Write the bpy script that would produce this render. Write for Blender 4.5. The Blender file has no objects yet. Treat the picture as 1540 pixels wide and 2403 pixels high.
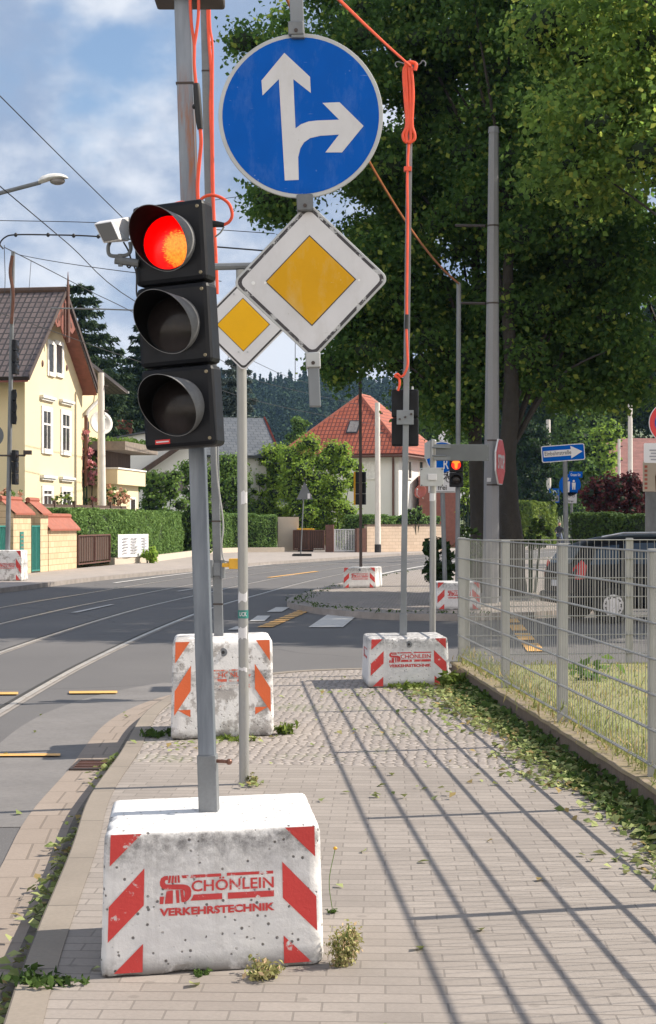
import bpy, bmesh, math, random
import numpy as np
from mathutils import Matrix, Vector
random.seed(7); RNG = np.random.default_rng(7)
C = bpy.context.scene; COL = C.collection
R = math.radians
# ------------------------------------------------------------------ camera, world, sun, exposure
EYE = 1.60
cd = bpy.data.cameras.new('camera'); cam = bpy.data.objects.new('camera', cd); COL.objects.link(cam)
cam.location = (0, 0, EYE); cam.rotation_euler = (R(90), 0, 0)
cd.sensor_fit = 'HORIZONTAL'; cd.sensor_width = 36; cd.lens = 89.68; cd.shift_y = 0.018
cd.clip_start = 0.1; cd.clip_end = 5000
C.camera = cam
SUN_EL, SUN_AZ = 41.0, 13.0        # azimuth counted from +X towards +Y
def setup_light():
    w = bpy.data.worlds.new('World'); C.world = w; w.use_nodes = True
    nt = w.node_tree; nt.nodes.clear(); N = nt.nodes.new; L = nt.links.new
    out = N('ShaderNodeOutputWorld'); bg = N('ShaderNodeBackground')
    sky = N('ShaderNodeTexSky'); sky.sky_type = 'NISHITA'; sky.sun_disc = False
    sky.sun_elevation = R(SUN_EL); sky.sun_rotation = R(90 - SUN_AZ); sky.air_density = 1.0; sky.dust_density = 0.6; sky.ozone_density = 1.6
    tc = N('ShaderNodeTexCoord')
    mp = N('ShaderNodeMapping'); mp.inputs['Scale'].default_value = (1, 1, 1.5); mp.inputs['Location'].default_value = (7.445, 1.915, 8.483)
    L(tc.outputs['Generated'], mp.inputs['Vector'])
    n1 = N('ShaderNodeTexNoise'); n1.inputs['Scale'].default_value = 7.5; n1.inputs['Detail'].default_value = 7; n1.inputs['Roughness'].default_value = 0.52
    n2 = N('ShaderNodeTexNoise'); n2.inputs['Scale'].default_value = 11.0; n2.inputs['Detail'].default_value = 8; n2.inputs['Roughness'].default_value = 0.55
    mp2 = N('ShaderNodeMapping'); mp2.inputs['Location'].default_value = (4.445, 3.578, 5.554); mp2.inputs['Scale'].default_value = (1, 1, 1.4)
    L(tc.outputs['Generated'], mp2.inputs['Vector'])
    L(mp.outputs[0], n1.inputs['Vector']); L(mp2.outputs[0], n2.inputs['Vector'])
    cover = N('ShaderNodeMapRange'); cover.interpolation_type = 'SMOOTHSTEP'
    cover.inputs['From Min'].default_value = 0.27; cover.inputs['From Max'].default_value = 0.43; L(n1.outputs['Fac'], cover.inputs['Value'])
    bright = N('ShaderNodeMapRange'); bright.interpolation_type = 'SMOOTHSTEP'
    bright.inputs['From Min'].default_value = 0.41; bright.inputs['From Max'].default_value = 0.68; L(n2.outputs['Fac'], bright.inputs['Value'])
    cc = N('ShaderNodeMixRGB'); cc.inputs[1].default_value = (2.3, 3.0, 4.25, 1); cc.inputs[2].default_value = (5.5, 5.8, 6.35, 1)
    sz = N('ShaderNodeSeparateXYZ'); L(tc.outputs['Generated'], sz.inputs[0]); hz = N('ShaderNodeMapRange'); hz.interpolation_type = 'SMOOTHSTEP'
    hz.inputs['From Min'].default_value = 0.15; hz.inputs['From Max'].default_value = 0.04; hz.inputs['To Max'].default_value = 0.7; L(sz.outputs[2], hz.inputs['Value'])
    ba = N('ShaderNodeMath'); ba.operation = 'ADD'; ba.use_clamp = True; L(bright.outputs[0], ba.inputs[0]); L(hz.outputs[0], ba.inputs[1]); L(ba.outputs[0], cc.inputs[0])
    cv = N('ShaderNodeMath'); cv.operation = 'ADD'; cv.use_clamp = True; L(cover.outputs[0], cv.inputs[0]); L(hz.outputs[0], cv.inputs[1])
    mx = N('ShaderNodeMixRGB'); L(cv.outputs[0], mx.inputs[0]); L(sky.outputs[0], mx.inputs[1]); L(cc.outputs[0], mx.inputs[2])
    # added warm gain on the unseen low sky behind the camera, filling shaded fronts
    sx = N('ShaderNodeSeparateXYZ'); L(tc.outputs['Generated'], sx.inputs[0])
    bk = N('ShaderNodeMapRange'); bk.interpolation_type = 'SMOOTHSTEP'; bk.inputs['From Min'].default_value = 0.15; bk.inputs['From Max'].default_value = -0.75
    L(sx.outputs[1], bk.inputs['Value'])
    gain = N('ShaderNodeMixRGB'); gain.inputs[1].default_value = (1, 1, 1, 1); gain.inputs[2].default_value = (3.3, 2.72, 2.12, 1); 
    lo = N('ShaderNodeMapRange'); lo.interpolation_type = 'SMOOTHSTEP'; lo.inputs['From Min'].default_value = 0.8; lo.inputs['From Max'].default_value = 0.3; L(sx.outputs[2], lo.inputs['Value'])
    bl = N('ShaderNodeMath'); bl.operation = 'MULTIPLY'; L(bk.outputs[0], bl.inputs[0]); L(lo.outputs[0], bl.inputs[1]); L(bl.outputs[0], gain.inputs[0])
    vm = N('ShaderNodeVectorMath'); vm.operation = 'MULTIPLY'; L(mx.outputs[0], vm.inputs[0]); L(gain.outputs[0], vm.inputs[1])
    bg.inputs['Strength'].default_value = 0.09
    L(vm.outputs[0], bg.inputs['Color']); L(bg.outputs[0], out.inputs['Surface'])
    sd = bpy.data.lights.new('sun', 'SUN'); sd.energy = 4.7; sd.angle = R(0.55); sd.color = (1.0, 0.91, 0.78)
    so = bpy.data.objects.new('sun', sd); COL.objects.link(so)
    d = Vector((math.cos(R(SUN_AZ))*math.cos(R(SUN_EL)), math.sin(R(SUN_AZ))*math.cos(R(SUN_EL)), math.sin(R(SUN_EL))))
    so.rotation_euler = d.to_track_quat('Z', 'Y').to_euler(); so.location = (30, 10, 40)
    C.view_settings.view_transform = 'Standard'; C.view_settings.look = 'None'; C.view_settings.exposure = 0.75; C.view_settings.gamma = 1
    C.cycles.use_denoising = True
    C.cycles.max_bounces = 7; C.cycles.diffuse_bounces = 3; C.cycles.glossy_bounces = 3; C.cycles.transmission_bounces = 4
    C.cycles.transparent_max_bounces = 6; C.cycles.caustics_reflective = False; C.cycles.caustics_refractive = False
setup_light()
# ------------------------------------------------------------------ measuring: photograph grid (1540 wide) -> metres
FP, HP, CX = 3836.0, 1229.3, 770.0
def W(px, py, d): return Vector(((px-CX)*d/FP, d, EYE+(HP-py)*d/FP))
def G(px, py, z=0.0):
    d = FP*(EYE-z)/(py-HP); return Vector(((px-CX)*d/FP, d, z))
def Gs(sx, sy, z=0.0): return G(sx/1.4968, sy/1.4968, z)
def PX(px, d): return (px-CX)*d/FP
def PZ(py, d): return EYE+(HP-py)*d/FP
class Plane:                                   # a vertical plane: origin, unit direction u, normal n
    def __init__(s, o, u):
        s.o = Vector((o[0], o[1], 0)); s.u = Vector((u[0], u[1], 0)).normalized(); s.n = Vector((s.u.y, -s.u.x, 0))
    def pick(s, px, py):
        r = Vector(((px-CX)/FP, 1, (HP-py)/FP)); t = (s.o-Vector((0, 0, EYE))).dot(s.n)/r.dot(s.n)
        p = Vector((0, 0, EYE))+r*t; return (p-s.o).dot(s.u), p.z
    def M(s): return Matrix(((s.u.x, -s.n.x, 0, s.o.x), (s.u.y, -s.n.y, 0, s.o.y), (0, 0, 1, 0), (0, 0, 0, 1)))  # local x=u, y=into wall, z=up
# ------------------------------------------------------------------ materials
def nodes(m):
    nt = m.node_tree; return nt, nt.nodes.new, nt.links.new, nt.nodes['Principled BSDF']
def mix(nt, fac, a, b):
    n = nt.nodes.new('ShaderNodeMixRGB')
    for i, v in ((0, fac), (1, a), (2, b)):
        if hasattr(v, 'links'): nt.links.new(v, n.inputs[i])
        elif i == 0: n.inputs[0].default_value = v
        else: n.inputs[i].default_value = (*v, 1)
    return n.outputs[0]
def noise(nt, scale, detail=4, rough=0.55, vec=None, sc=None):
    n = nt.nodes.new('ShaderNodeTexNoise'); n.inputs['Scale'].default_value = scale; n.inputs['Detail'].default_value = detail; n.inputs['Roughness'].default_value = rough
    if vec is None: vec = nt.nodes.new('ShaderNodeTexCoord').outputs['Object']
    if sc is not None:
        mp = nt.nodes.new('ShaderNodeMapping'); mp.inputs['Scale'].default_value = sc; nt.links.new(vec, mp.inputs[0]); vec = mp.outputs[0]
    nt.links.new(vec, n.inputs['Vector']); return n.outputs['Fac']
def ramp(nt, v, lo, hi, a=0.0, b=1.0):
    n = nt.nodes.new('ShaderNodeMapRange'); n.inputs['From Min'].default_value = lo; n.inputs['From Max'].default_value = hi
    n.inputs['To Min'].default_value = a; n.inputs['To Max'].default_value = b; nt.links.new(v, n.inputs['Value']); return n.outputs[0]
def math_(nt, op, a, b=None):
    n = nt.nodes.new('ShaderNodeMath'); n.operation = op
    for i, v in ((0, a), (1, b)):
        if v is None: continue
        if hasattr(v, 'links'): nt.links.new(v, n.inputs[i])
        else: n.inputs[i].default_value = v
    return n.outputs[0]
def bump(nt, b, h, strength=0.3, dist=0.01):
    n = nt.nodes.new('ShaderNodeBump'); n.inputs['Strength'].default_value = strength; n.inputs['Distance'].default_value = dist
    nt.links.new(h, n.inputs['Height']); nt.links.new(n.outputs[0], b.inputs['Normal'])
def mul(c, k): return tuple(min(1, x*k) for x in c)
MATS = {}
def mat(name, col, rough=0.7, metal=0.0, var=0.18, scale=6, col2=None, bumps=None, fine=0.0, sc=None, spec=None):
    """plain surface with two-scale noise; bumps = (scale, strength, distance)"""
    m = bpy.data.materials.new(name); m.use_nodes = True; nt, N, L, b = nodes(m)
    f = ramp(nt, noise(nt, scale, 6, 0.6, sc=sc), 0.3, 0.7)
    c = mix(nt, f, mul(col, 1-var), col2 or mul(col, 1+var))
    if fine:
        c = mix(nt, math_(nt, 'MULTIPLY', ramp(nt, noise(nt, scale*14, 3), 0.4, 0.75), fine), c, mul(col, 0.45))
    L(c, b.inputs['Base Color']); b.inputs['Metallic'].default_value = metal
    L(ramp(nt, noise(nt, scale*2.3), 0.2, 0.8, max(0.05, rough-0.12), min(1, rough+0.1)), b.inputs['Roughness'])
    if spec is not None: b.inputs['Specular IOR Level'].default_value = spec
    if bumps: bump(nt, b, noise(nt, bumps[0], 5, 0.6), bumps[1], bumps[2])
    MATS[name] = m; return m
def uv_brick(name, col, col2, mortar, bw, bh, off=0.5, msize=0.012, rough=0.85, bs=0.4, var=0.3, obj=False, rot=0.0):
    m = bpy.data.materials.new(name); m.use_nodes = True; nt, N, L, b = nodes(m)
    tc = N('ShaderNodeTexCoord'); vec = tc.outputs['Object' if obj else 'UV']
    mp = N('ShaderNodeMapping'); mp.inputs['Rotation'].default_value = (0, 0, rot); L(vec, mp.inputs[0]); vec = mp.outputs[0]
    br = N('ShaderNodeTexBrick'); br.offset = off; br.inputs['Scale'].default_value = 1.0
    br.inputs['Brick Width'].default_value = bw; br.inputs['Row Height'].default_value = bh; br.inputs['Mortar Size'].default_value = msize
    br.inputs['Mortar Smooth'].default_value = 0.3
    br.inputs['Color1'].default_value = (*col, 1); br.inputs['Color2'].default_value = (*col2, 1); br.inputs['Mortar'].default_value = (*mortar, 1); L(vec, br.inputs['Vector'])
    c = mix(nt, ramp(nt, noise(nt, 1.3, 6, 0.65), 0.3, 0.72, 0, var), br.outputs['Color'], mul(mortar, 0.8))
    c = mix(nt, ramp(nt, noise(nt, 55, 3), 0.35, 0.8, 0, 0.35), c, mul(col, 0.6))
    if obj:
        rw = N('ShaderNodeTexBrick'); rw.offset = 0; rw.inputs['Scale'].default_value = 1.0; rw.inputs['Brick Width'].default_value = 60.0; rw.inputs['Row Height'].default_value = bh; rw.inputs['Mortar Size'].default_value = msize*1.5; rw.inputs['Mortar Smooth'].default_value = 0.6; ms_ = N('ShaderNodeMapping'); ms_.inputs['Location'].default_value = (30, 0, 0); L(vec, ms_.inputs[0]); L(ms_.outputs[0], rw.inputs['Vector'])
        c = mix(nt, math_(nt, 'MULTIPLY', rw.outputs['Fac'], ramp(nt, noise(nt, 3.0, 5, 0.7, sc=(0.4, 2.5, 1)), 0.35, 0.65, 0.1, 0.75)), c, mul(mortar, 0.55))
        vo = N('ShaderNodeTexVoronoi'); vo.voronoi_dimensions = '2D'; vo.inputs['Scale'].default_value = 2.3; L(tc.outputs['Object'], vo.inputs['Vector'])
        c = mix(nt, ramp(nt, vo.outputs['Distance'], 0.055, 0.035, 0, 0.4), c, mul(mortar, 0.7))
        c = mix(nt, ramp(nt, noise(nt, 0.55, 7, 0.7, sc=(1, 0.5, 1)), 0.5, 0.72, 0, 0.5), c, mul(mortar, 0.85))
        c = mix(nt, ramp(nt, noise(nt, 7, 6, 0.7), 0.55, 0.75, 0, 0.35), c, mul(col, 1.25))
    L(c, b.inputs['Base Color']); b.inputs['Roughness'].default_value = rough
    h = math_(nt, 'ADD', math_(nt, 'MULTIPLY', br.outputs['Fac'], -1.0), math_(nt, 'MULTIPLY', noise(nt, 60, 3), 0.35))
    bump(nt, b, h, bs, 0.008); MATS[name] = m; return m
def leafmat(name, dark, light, trans=0.3, yellow=None, yfrac=0.0, nscale=0.8, rough=0.75):
    m = bpy.data.materials.new(name); m.use_nodes = True; nt, N, L, b = nodes(m)
    g = N('ShaderNodeNewGeometry'); rnd = g.outputs['Random Per Island']
    f = math_(nt, 'ADD', math_(nt, 'MULTIPLY', rnd, 0.55), math_(nt, 'MULTIPLY', noise(nt, nscale, 3), 0.6)); f = ramp(nt, f, 0.25, 0.85)
    c = mix(nt, f, dark, light)
    if yellow: c = mix(nt, ramp(nt, rnd, 1-yfrac-0.02, 1-yfrac), c, yellow)
    L(c, b.inputs['Base Color']); b.inputs['Roughness'].default_value = rough; b.inputs['Specular IOR Level'].default_value = 0.15
    t = N('ShaderNodeBsdfTranslucent'); L(mix(nt, 0.4, c, mul(light, 2.2)), t.inputs['Color'])
    ms = N('ShaderNodeMixShader'); ms.inputs[0].default_value = trans; L(b.outputs[0], ms.inputs[1]); L(t.outputs[0], ms.inputs[2])
    L(ms.outputs[0], nt.nodes['Material Output'].inputs['Surface']); MATS[name] = m; return m
def emit(name, col, strength):
    m = bpy.data.materials.new(name); m.use_nodes = True; nt, N, L, b = nodes(m)
    b.inputs['Base Color'].default_value = (*mul(col, 0.3), 1); b.inputs['Emission Color'].default_value = (*col, 1); b.inputs['Emission Strength'].default_value = strength
    b.inputs['Roughness'].default_value = 0.4; MATS[name] = m; return m
# ------------------------------------------------------------------ mesh building
ORG = {}
def org(o): return ORG.get(o.name, Vector((0, 0, 0)))
def setp(o, label=None, cat=None, group=None, kind=None):
    for k, v in (('label', label), ('category', cat), ('group', group), ('kind', kind)):
        if v: o[k] = v
    return o
def thing(name, label, cat, loc=(0, 0, 0), group=None):
    o = bpy.data.objects.new(name, None); COL.objects.link(o); o.location = loc; o.empty_display_size = 0.1
    ORG[o.name] = Vector(loc); return setp(o, label, cat, group)
def frame(p, q):
    z = (Vector(q)-Vector(p)).normalized(); a = Vector((0, 0, 1)) if abs(z.z) < 0.9 else Vector((1, 0, 0))
    x = a.cross(z).normalized(); return x, z.cross(x)
class MB:
    def __init__(s): s.v = []; s.f = []; s.uv = []
    def add(s, vs, fs, M=None, uvs=None):
        k = len(s.v)
        s.v += [tuple(M @ Vector(v)) if M is not None else tuple(v) for v in vs]
        for i, f in enumerate(fs):
            s.f.append([k+j for j in f]); s.uv.append(uvs[i] if uvs else None)
        return s
    def box(s, x0, x1, y0, y1, z0, z1, M=None):
        vs = [(x, y, z) for x in (x0, x1) for y in (y0, y1) for z in (z0, z1)]
        fs = [(0, 1, 3, 2), (4, 6, 7, 5), (0, 4, 5, 1), (2, 3, 7, 6), (0, 2, 6, 4), (1, 5, 7, 3)]
        uvs = []
        for f in fs:
            a = [vs[i] for i in f]
            if f in (fs[0], fs[1]): uvs.append([(p[1], p[2]) for p in a])
            elif f in (fs[2], fs[3]): uvs.append([(p[0], p[2]) for p in a])
            else: uvs.append([(p[0], p[1]) for p in a])
        return s.add(vs, fs, M, uvs)
    def cbox(s, c, sx, sy, sz, M=None): return s.box(c[0]-sx/2, c[0]+sx/2, c[1]-sy/2, c[1]+sy/2, c[2]-sz/2, c[2]+sz/2, M)
    def prism(s, poly, y0, y1, M=None):          # polygon in xz, thickness along y
        n = len(poly); vs = [(p[0], y0, p[1]) for p in poly]+[(p[0], y1, p[1]) for p in poly]
        fs = [tuple(range(n)), tuple(range(2*n-1, n-1, -1))]+[(i, n+i, n+(i+1) % n, (i+1) % n) for i in range(n)]
        uv = [[(vs[i][0], vs[i][2]) for i in f] for f in fs]
        return s.add(vs, fs, M, uv)
    def slab(s, poly, z0, z1, M=None):           # polygon in xy
        n = len(poly); vs = [(p[0], p[1], z0) for p in poly]+[(p[0], p[1], z1) for p in poly]
        fs = [tuple(range(n-1, -1, -1)), tuple(range(n, 2*n))]+[(i, (i+1) % n, n+(i+1) % n, n+i) for i in range(n)]
        return s.add(vs, fs, M)
    def cyl(s, p, q, r0, r1=None, seg=12, M=None, cap=True):
        r1 = r0 if r1 is None else r1; x, y = frame(p, q); vs = []
        for c, r in ((Vector(p), r0), (Vector(q), r1)):
            vs += [c+x*(r*math.cos(2*math.pi*i/seg))+y*(r*math.sin(2*math.pi*i/seg)) for i in range(seg)]
        fs = [(i, (i+1) % seg, seg+(i+1) % seg, seg+i) for i in range(seg)]
        if cap: fs += [tuple(range(seg-1, -1, -1)), tuple(range(seg, 2*seg))]
        return s.add(vs, fs, M)
    def sqtube(s, p, q, w, dpt=None, yaw=0.0):   # square tube, faces square to the street
        dpt = dpt or w; p = Vector(p); q = Vector(q); cx, sx = math.cos(yaw), math.sin(yaw)
        off = [(-w/2, -dpt/2), (w/2, -dpt/2), (w/2, dpt/2), (-w/2, dpt/2)]
        vs = [c+Vector((a*cx-b*sx, a*sx+b*cx, 0)) for c in (p, q) for a, b in off]
        return s.add(vs, [(0, 1, 5, 4), (1, 2, 6, 5), (2, 3, 7, 6), (3, 0, 4, 7), (3, 2, 1, 0), (4, 5, 6, 7)])
    def tube(s, pts, r, seg=8, rs=None):
        pts = [Vector(p) for p in pts]; n = len(pts); vs = []; px = None
        for i, p in enumerate(pts):
            t = (pts[min(i+1, n-1)]-pts[max(i-1, 0)]).normalized()
            if px is None:
                a = Vector((0, 0, 1)) if abs(t.z) < 0.9 else Vector((1, 0, 0)); px = a.cross(t).normalized()
            px = (px-t*px.dot(t)).normalized(); y = t.cross(px); rr = rs[i] if rs else r
            vs += [p+px*(rr*math.cos(2*math.pi*k/seg))+y*(rr*math.sin(2*math.pi*k/seg)) for k in range(seg)]
        fs = [(i*seg+k, i*seg+(k+1) % seg, (i+1)*seg+(k+1) % seg, (i+1)*seg+k) for i in range(n-1) for k in range(seg)]
        fs += [tuple(range(seg-1, -1, -1)), tuple(range((n-1)*seg, n*seg))]
        return s.add(vs, fs)
    def ball(s, c, rx, ry=None, rz=None, seg=12, rings=8, M=None):
        ry = rx if ry is None else ry; rz = rx if rz is None else rz; vs = [(c[0], c[1], c[2]-rz)]
        for j in range(1, rings):
            a = -math.pi/2+math.pi*j/rings
            vs += [(c[0]+rx*math.cos(a)*math.cos(2*math.pi*i/seg), c[1]+ry*math.cos(a)*math.sin(2*math.pi*i/seg), c[2]+rz*math.sin(a)) for i in range(seg)]
        vs.append((c[0], c[1], c[2]+rz)); e = len(vs)-1
        fs = [(0, 1+(i+1) % seg, 1+i) for i in range(seg)]
        for j in range(rings-2):
            b = 1+j*seg; fs += [(b+i, b+(i+1) % seg, b+seg+(i+1) % seg, b+seg+i) for i in range(seg)]
        b = 1+(rings-2)*seg; fs += [(b+i, b+(i+1) % seg, e) for i in range(seg)]
        return s.add(vs, fs, M)
    def quad(s, p, uv=None): return s.add(p, [(0, 1, 2, 3)], None, [uv] if uv else None)
    def build(s, name, m, parent=None, smooth=False, bevel=0.0, loc=None):
        me = bpy.data.meshes.new(name); o0 = org(parent) if parent else Vector(loc or (0, 0, 0))
        me.from_pydata([tuple(Vector(v)-o0) for v in s.v], [], s.f)
        if any(u is not None for u in s.uv):
            ul = me.uv_layers.new(name='UVMap'); d = []
            for f, u in zip(s.f, s.uv): d += [c for p in (u or [(0, 0)]*len(f)) for c in p]
            ul.data.foreach_set('uv', d)
        me.materials.append(m); me.update()
        if smooth:
            me.polygons.foreach_set('use_smooth', [True]*len(me.polygons)); me.set_sharp_from_angle(angle=R(40))
        o = bpy.data.objects.new(name, me); COL.objects.link(o)
        if parent: o.parent = parent; ORG[o.name] = o0
        else: o.location = o0; ORG[o.name] = o0
        if bevel:
            md = o.modifiers.new('bevel', 'BEVEL'); md.width = bevel; md.segments = 2; md.limit_method = 'ANGLE'; md.angle_limit = R(35)
        return o
def catmull(pts, k=8):
    P = [Vector(p) for p in pts]; P = [P[0]*2-P[1]]+P+[P[-1]*2-P[-2]]; out = []
    for i in range(1, len(P)-2):
        a, b, c, d = P[i-1:i+3]
        for j in range(k):
            t = j/k; out.append(0.5*((2*b)+(c-a)*t+(2*a-5*b+4*c-d)*t*t+(3*b-a-3*c+d)*t**3))
    return out+[P[-2]]
def sag(p, q, s, n=14): return [Vector(p).lerp(Vector(q), i/n)-Vector((0, 0, s*4*(i/n)*(1-i/n))) for i in range(n+1)]
def text_mesh(txt, w, h, bold=0.0, x0=0.0, z0=0.0):
    """the text fitted in a w x h box at (x0, z0), as flat faces in xz"""
    cu = bpy.data.curves.new('t', 'FONT'); cu.body = txt; cu.offset = bold; cu.resolution_u = 3
    ob = bpy.data.objects.new('t', cu); COL.objects.link(ob); bpy.context.view_layer.update()
    me = bpy.data.meshes.new_from_object(ob.evaluated_get(bpy.context.evaluated_depsgraph_get()))
    vs = np.array([v.co[:] for v in me.vertices]); fs = [tuple(p.vertices) for p in me.polygons]
    bpy.data.objects.remove(ob); bpy.data.curves.remove(cu); bpy.data.meshes.remove(me)
    mn, mx = vs.min(0), vs.max(0); k = (mx-mn); k[k == 0] = 1
    return [(x0+(v[0]-mn[0])/k[0]*w, z0+(v[1]-mn[1])/k[1]*h) for v in vs], fs
def put_text(mb, txt, w, h, x0, z0, y, M, bold=0.0):
    v, f = text_mesh(txt, w, h, bold, x0, z0); mb.add([(a, y, b) for a, b in v], f, M)
# ------------------------------------------------------------------ foliage
def leaf_obj(name, pts, size, m, parent=None, up=0.4, aspect=0.62, jit=0.35, out=None, loc=None, long=None):
    """one small folded leaf face per point; up = pull of the normals to the sky, out = outward directions"""
    n = len(pts); pts = np.asarray(pts, float); nr = RNG.normal(size=(n, 3)); nr /= np.linalg.norm(nr, axis=1)[:, None]
    nr[:, 2] += up
    if out is not None: nr += out
    nr /= np.linalg.norm(nr, axis=1)[:, None]+1e-9
    t = RNG.normal(size=(n, 3)) if long is None else np.asarray(long)+RNG.normal(size=(n, 3))*0.25
    t -= nr*(t*nr).sum(1)[:, None]; t /= np.linalg.norm(t, axis=1)[:, None]+1e-9
    b = np.cross(nr, t); s = (size*(1+jit*(RNG.random(n)*2-1)))[:, None]
    fold = nr*s*0.14
    V = np.empty((n, 4, 3)); V[:, 0] = pts-t*s*0.5; V[:, 1] = pts+b*s*aspect*0.5+fold; V[:, 2] = pts+t*s*0.5; V[:, 3] = pts-b*s*aspect*0.5+fold
    o0 = org(parent) if parent else Vector(loc or (0, 0, 0)); V -= np.array(o0[:])
    me = bpy.data.meshes.new(name); me.vertices.add(4*n); me.vertices.foreach_set('co', V.ravel())
    me.loops.add(4*n); me.loops.foreach_set('vertex_index', np.arange(4*n, dtype=np.int32))
    me.polygons.add(n); me.polygons.foreach_set('loop_start', np.arange(0, 4*n, 4, dtype=np.int32)); me.polygons.foreach_set('loop_total', np.full(n, 4, np.int32))
    me.materials.append(m); me.update(calc_edges=True); me.validate()
    o = bpy.data.objects.new(name, me); COL.objects.link(o)
    if parent: o.parent = parent
    else: o.location = o0
    ORG[o.name] = o0; return o
def rand_dirs(n, zmin=-1.0):
    z = RNG.uniform(zmin, 1, n); a = RNG.uniform(0, 2*math.pi, n); r = np.sqrt(1-z*z); return np.stack([r*np.cos(a), r*np.sin(a), z], 1)
def clump_points(centres, radii, per, flat=0.75):
    """leaves in the outer part of each clump"""
    P, O = [], []
    for c, r in zip(centres, radii):
        k = max(8, int(per*r*r)); d = rand_dirs(k); rr = r*np.clip(RNG.random(k)**0.45*(1+0.24*RNG.normal(size=k)), 0.1, 1.45)
        p = d*rr[:, None]; p[:, 2] *= flat; P.append(p+np.array(c)); O.append(d)
    return np.concatenate(P), np.concatenate(O)
def ell_clumps(c, rad, n, rmin=0.35, seed=None):
    d = rand_dirs(n); r = RNG.uniform(rmin**3, 1, n)**(1/3); return np.array(c)+d*r[:, None]*np.array(rad)
# ------------------------------------------------------------------ palette
M = MATS
def asphalt():
    m = bpy.data.materials.new('asphalt'); m.use_nodes = True; nt, N, L, b = nodes(m)
    c = mix(nt, ramp(nt, noise(nt, 0.35, 5, 0.6), 0.35, 0.68), (0.108, 0.102, 0.103), (0.152, 0.144, 0.143))
    c = mix(nt, ramp(nt, noise(nt, 160, 2), 0.35, 0.7), mul((0.09, 0.086, 0.086), 1), c)
    c = mix(nt, ramp(nt, noise(nt, 90, 2), 0.66, 0.74, 0, 0.6), c, (0.3, 0.29, 0.28))
    c = mix(nt, ramp(nt, noise(nt, 1.2, 6, 0.7, sc=(1, 0.12, 1)), 0.56, 0.72, 0, 0.35), c, (0.09, 0.085, 0.085))
    vt = N('ShaderNodeTexVoronoi'); vt.voronoi_dimensions = '2D'; vt.feature = 'DISTANCE_TO_EDGE'; vt.inputs['Scale'].default_value = 0.16; wn = N('ShaderNodeTexNoise'); wn.inputs['Scale'].default_value = 0.8
    tcs = N('ShaderNodeTexCoord'); L(tcs.outputs['Object'], wn.inputs['Vector']); aw = N('ShaderNodeMixRGB'); aw.blend_type = 'ADD'; aw.inputs[0].default_value = 1.2; L(tcs.outputs['Object'], aw.inputs[1]); L(wn.outputs['Color'], aw.inputs[2]); L(aw.outputs[0], vt.inputs['Vector'])
    c = mix(nt, ramp(nt, vt.outputs[0], 0.006, 0.0025, 0, 0.55), c, (0.05, 0.048, 0.048))
    L(c, b.inputs['Base Color']); b.inputs['Roughness'].default_value = 0.82
    bump(nt, b, noise(nt, 140, 3), 0.35, 0.006); M['asphalt'] = m
asphalt()
def cobbles():
    m = bpy.data.materials.new('cobbles'); m.use_nodes = True; nt, N, L, b = nodes(m)
    tc = N('ShaderNodeTexCoord'); mp = N('ShaderNodeMapping'); mp.inputs['Rotation'].default_value = (0, 0, 0.07); mp.inputs['Scale'].default_value = (1, 1.08, 1); L(tc.outputs['Object'], mp.inputs[0])
    wv = N('ShaderNodeTexNoise'); wv.inputs['Scale'].default_value = 2.2; L(mp.outputs[0], wv.inputs['Vector'])
    ad = N('ShaderNodeMixRGB'); ad.blend_type = 'ADD'; ad.inputs[0].default_value = 0.05; L(mp.outputs[0], ad.inputs[1]); L(wv.outputs['Color'], ad.inputs[2])
    v1 = N('ShaderNodeTexVoronoi'); v1.voronoi_dimensions = '2D'; v1.inputs['Scale'].default_value = 14.5; v1.inputs['Randomness'].default_value = 0.62; L(ad.outputs[0], v1.inputs['Vector'])
    v2 = N('ShaderNodeTexVoronoi'); v2.voronoi_dimensions = '2D'; v2.feature = 'DISTANCE_TO_EDGE'; v2.inputs['Scale'].default_value = 14.5; v2.inputs['Randomness'].default_value = 0.62; L(ad.outputs[0], v2.inputs['Vector'])
    sp = N('ShaderNodeSeparateColor'); L(v1.outputs['Color'], sp.inputs[0])
    c = mix(nt, sp.outputs[0], (0.255, 0.222, 0.203), (0.37, 0.325, 0.298))
    c = mix(nt, ramp(nt, noise(nt, 40, 3), 0.4, 0.75, 0, 0.35), c, (0.2, 0.17, 0.16))
    c = mix(nt, ramp(nt, v2.outputs[0], 0.03, 0.12, 0.9, 0), c, (0.13, 0.11, 0.09))
    g = math_(nt, 'MULTIPLY', ramp(nt, noise(nt, 1.1, 5, 0.65), 0.55, 0.68), ramp(nt, v2.outputs[0], 0.05, 0.2, 0.75, 0))
    c = mix(nt, g, c, (0.1, 0.13, 0.03)); L(c, b.inputs['Base Color']); b.inputs['Roughness'].default_value = 0.8
    bump(nt, b, math_(nt, 'ADD', ramp(nt, v2.outputs[0], 0.0, 0.3), math_(nt, 'MULTIPLY', noise(nt, 30, 3), 0.3)), 0.6, 0.012); M['cobbles'] = m
cobbles()
uv_brick('pavers', (0.252, 0.220, 0.196), (0.318, 0.279, 0.250), (0.19, 0.165, 0.146), 0.21, 0.105, 0.43, 0.0045, 0.85, 0.3, 0.3, True, R(2))
uv_brick('gutter_stone', (0.265, 0.215, 0.178), (0.30, 0.245, 0.205), (0.18, 0.145, 0.118), 0.185, 0.42, 0.35, 0.008, 0.85, 0.3, 0.3, False)
uv_brick('kerb_stone', (0.25, 0.212, 0.175), (0.285, 0.243, 0.2), (0.10, 0.085, 0.07), 50, 0.98, 0.0, 0.006, 0.85, 0.25, 0.35)
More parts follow.
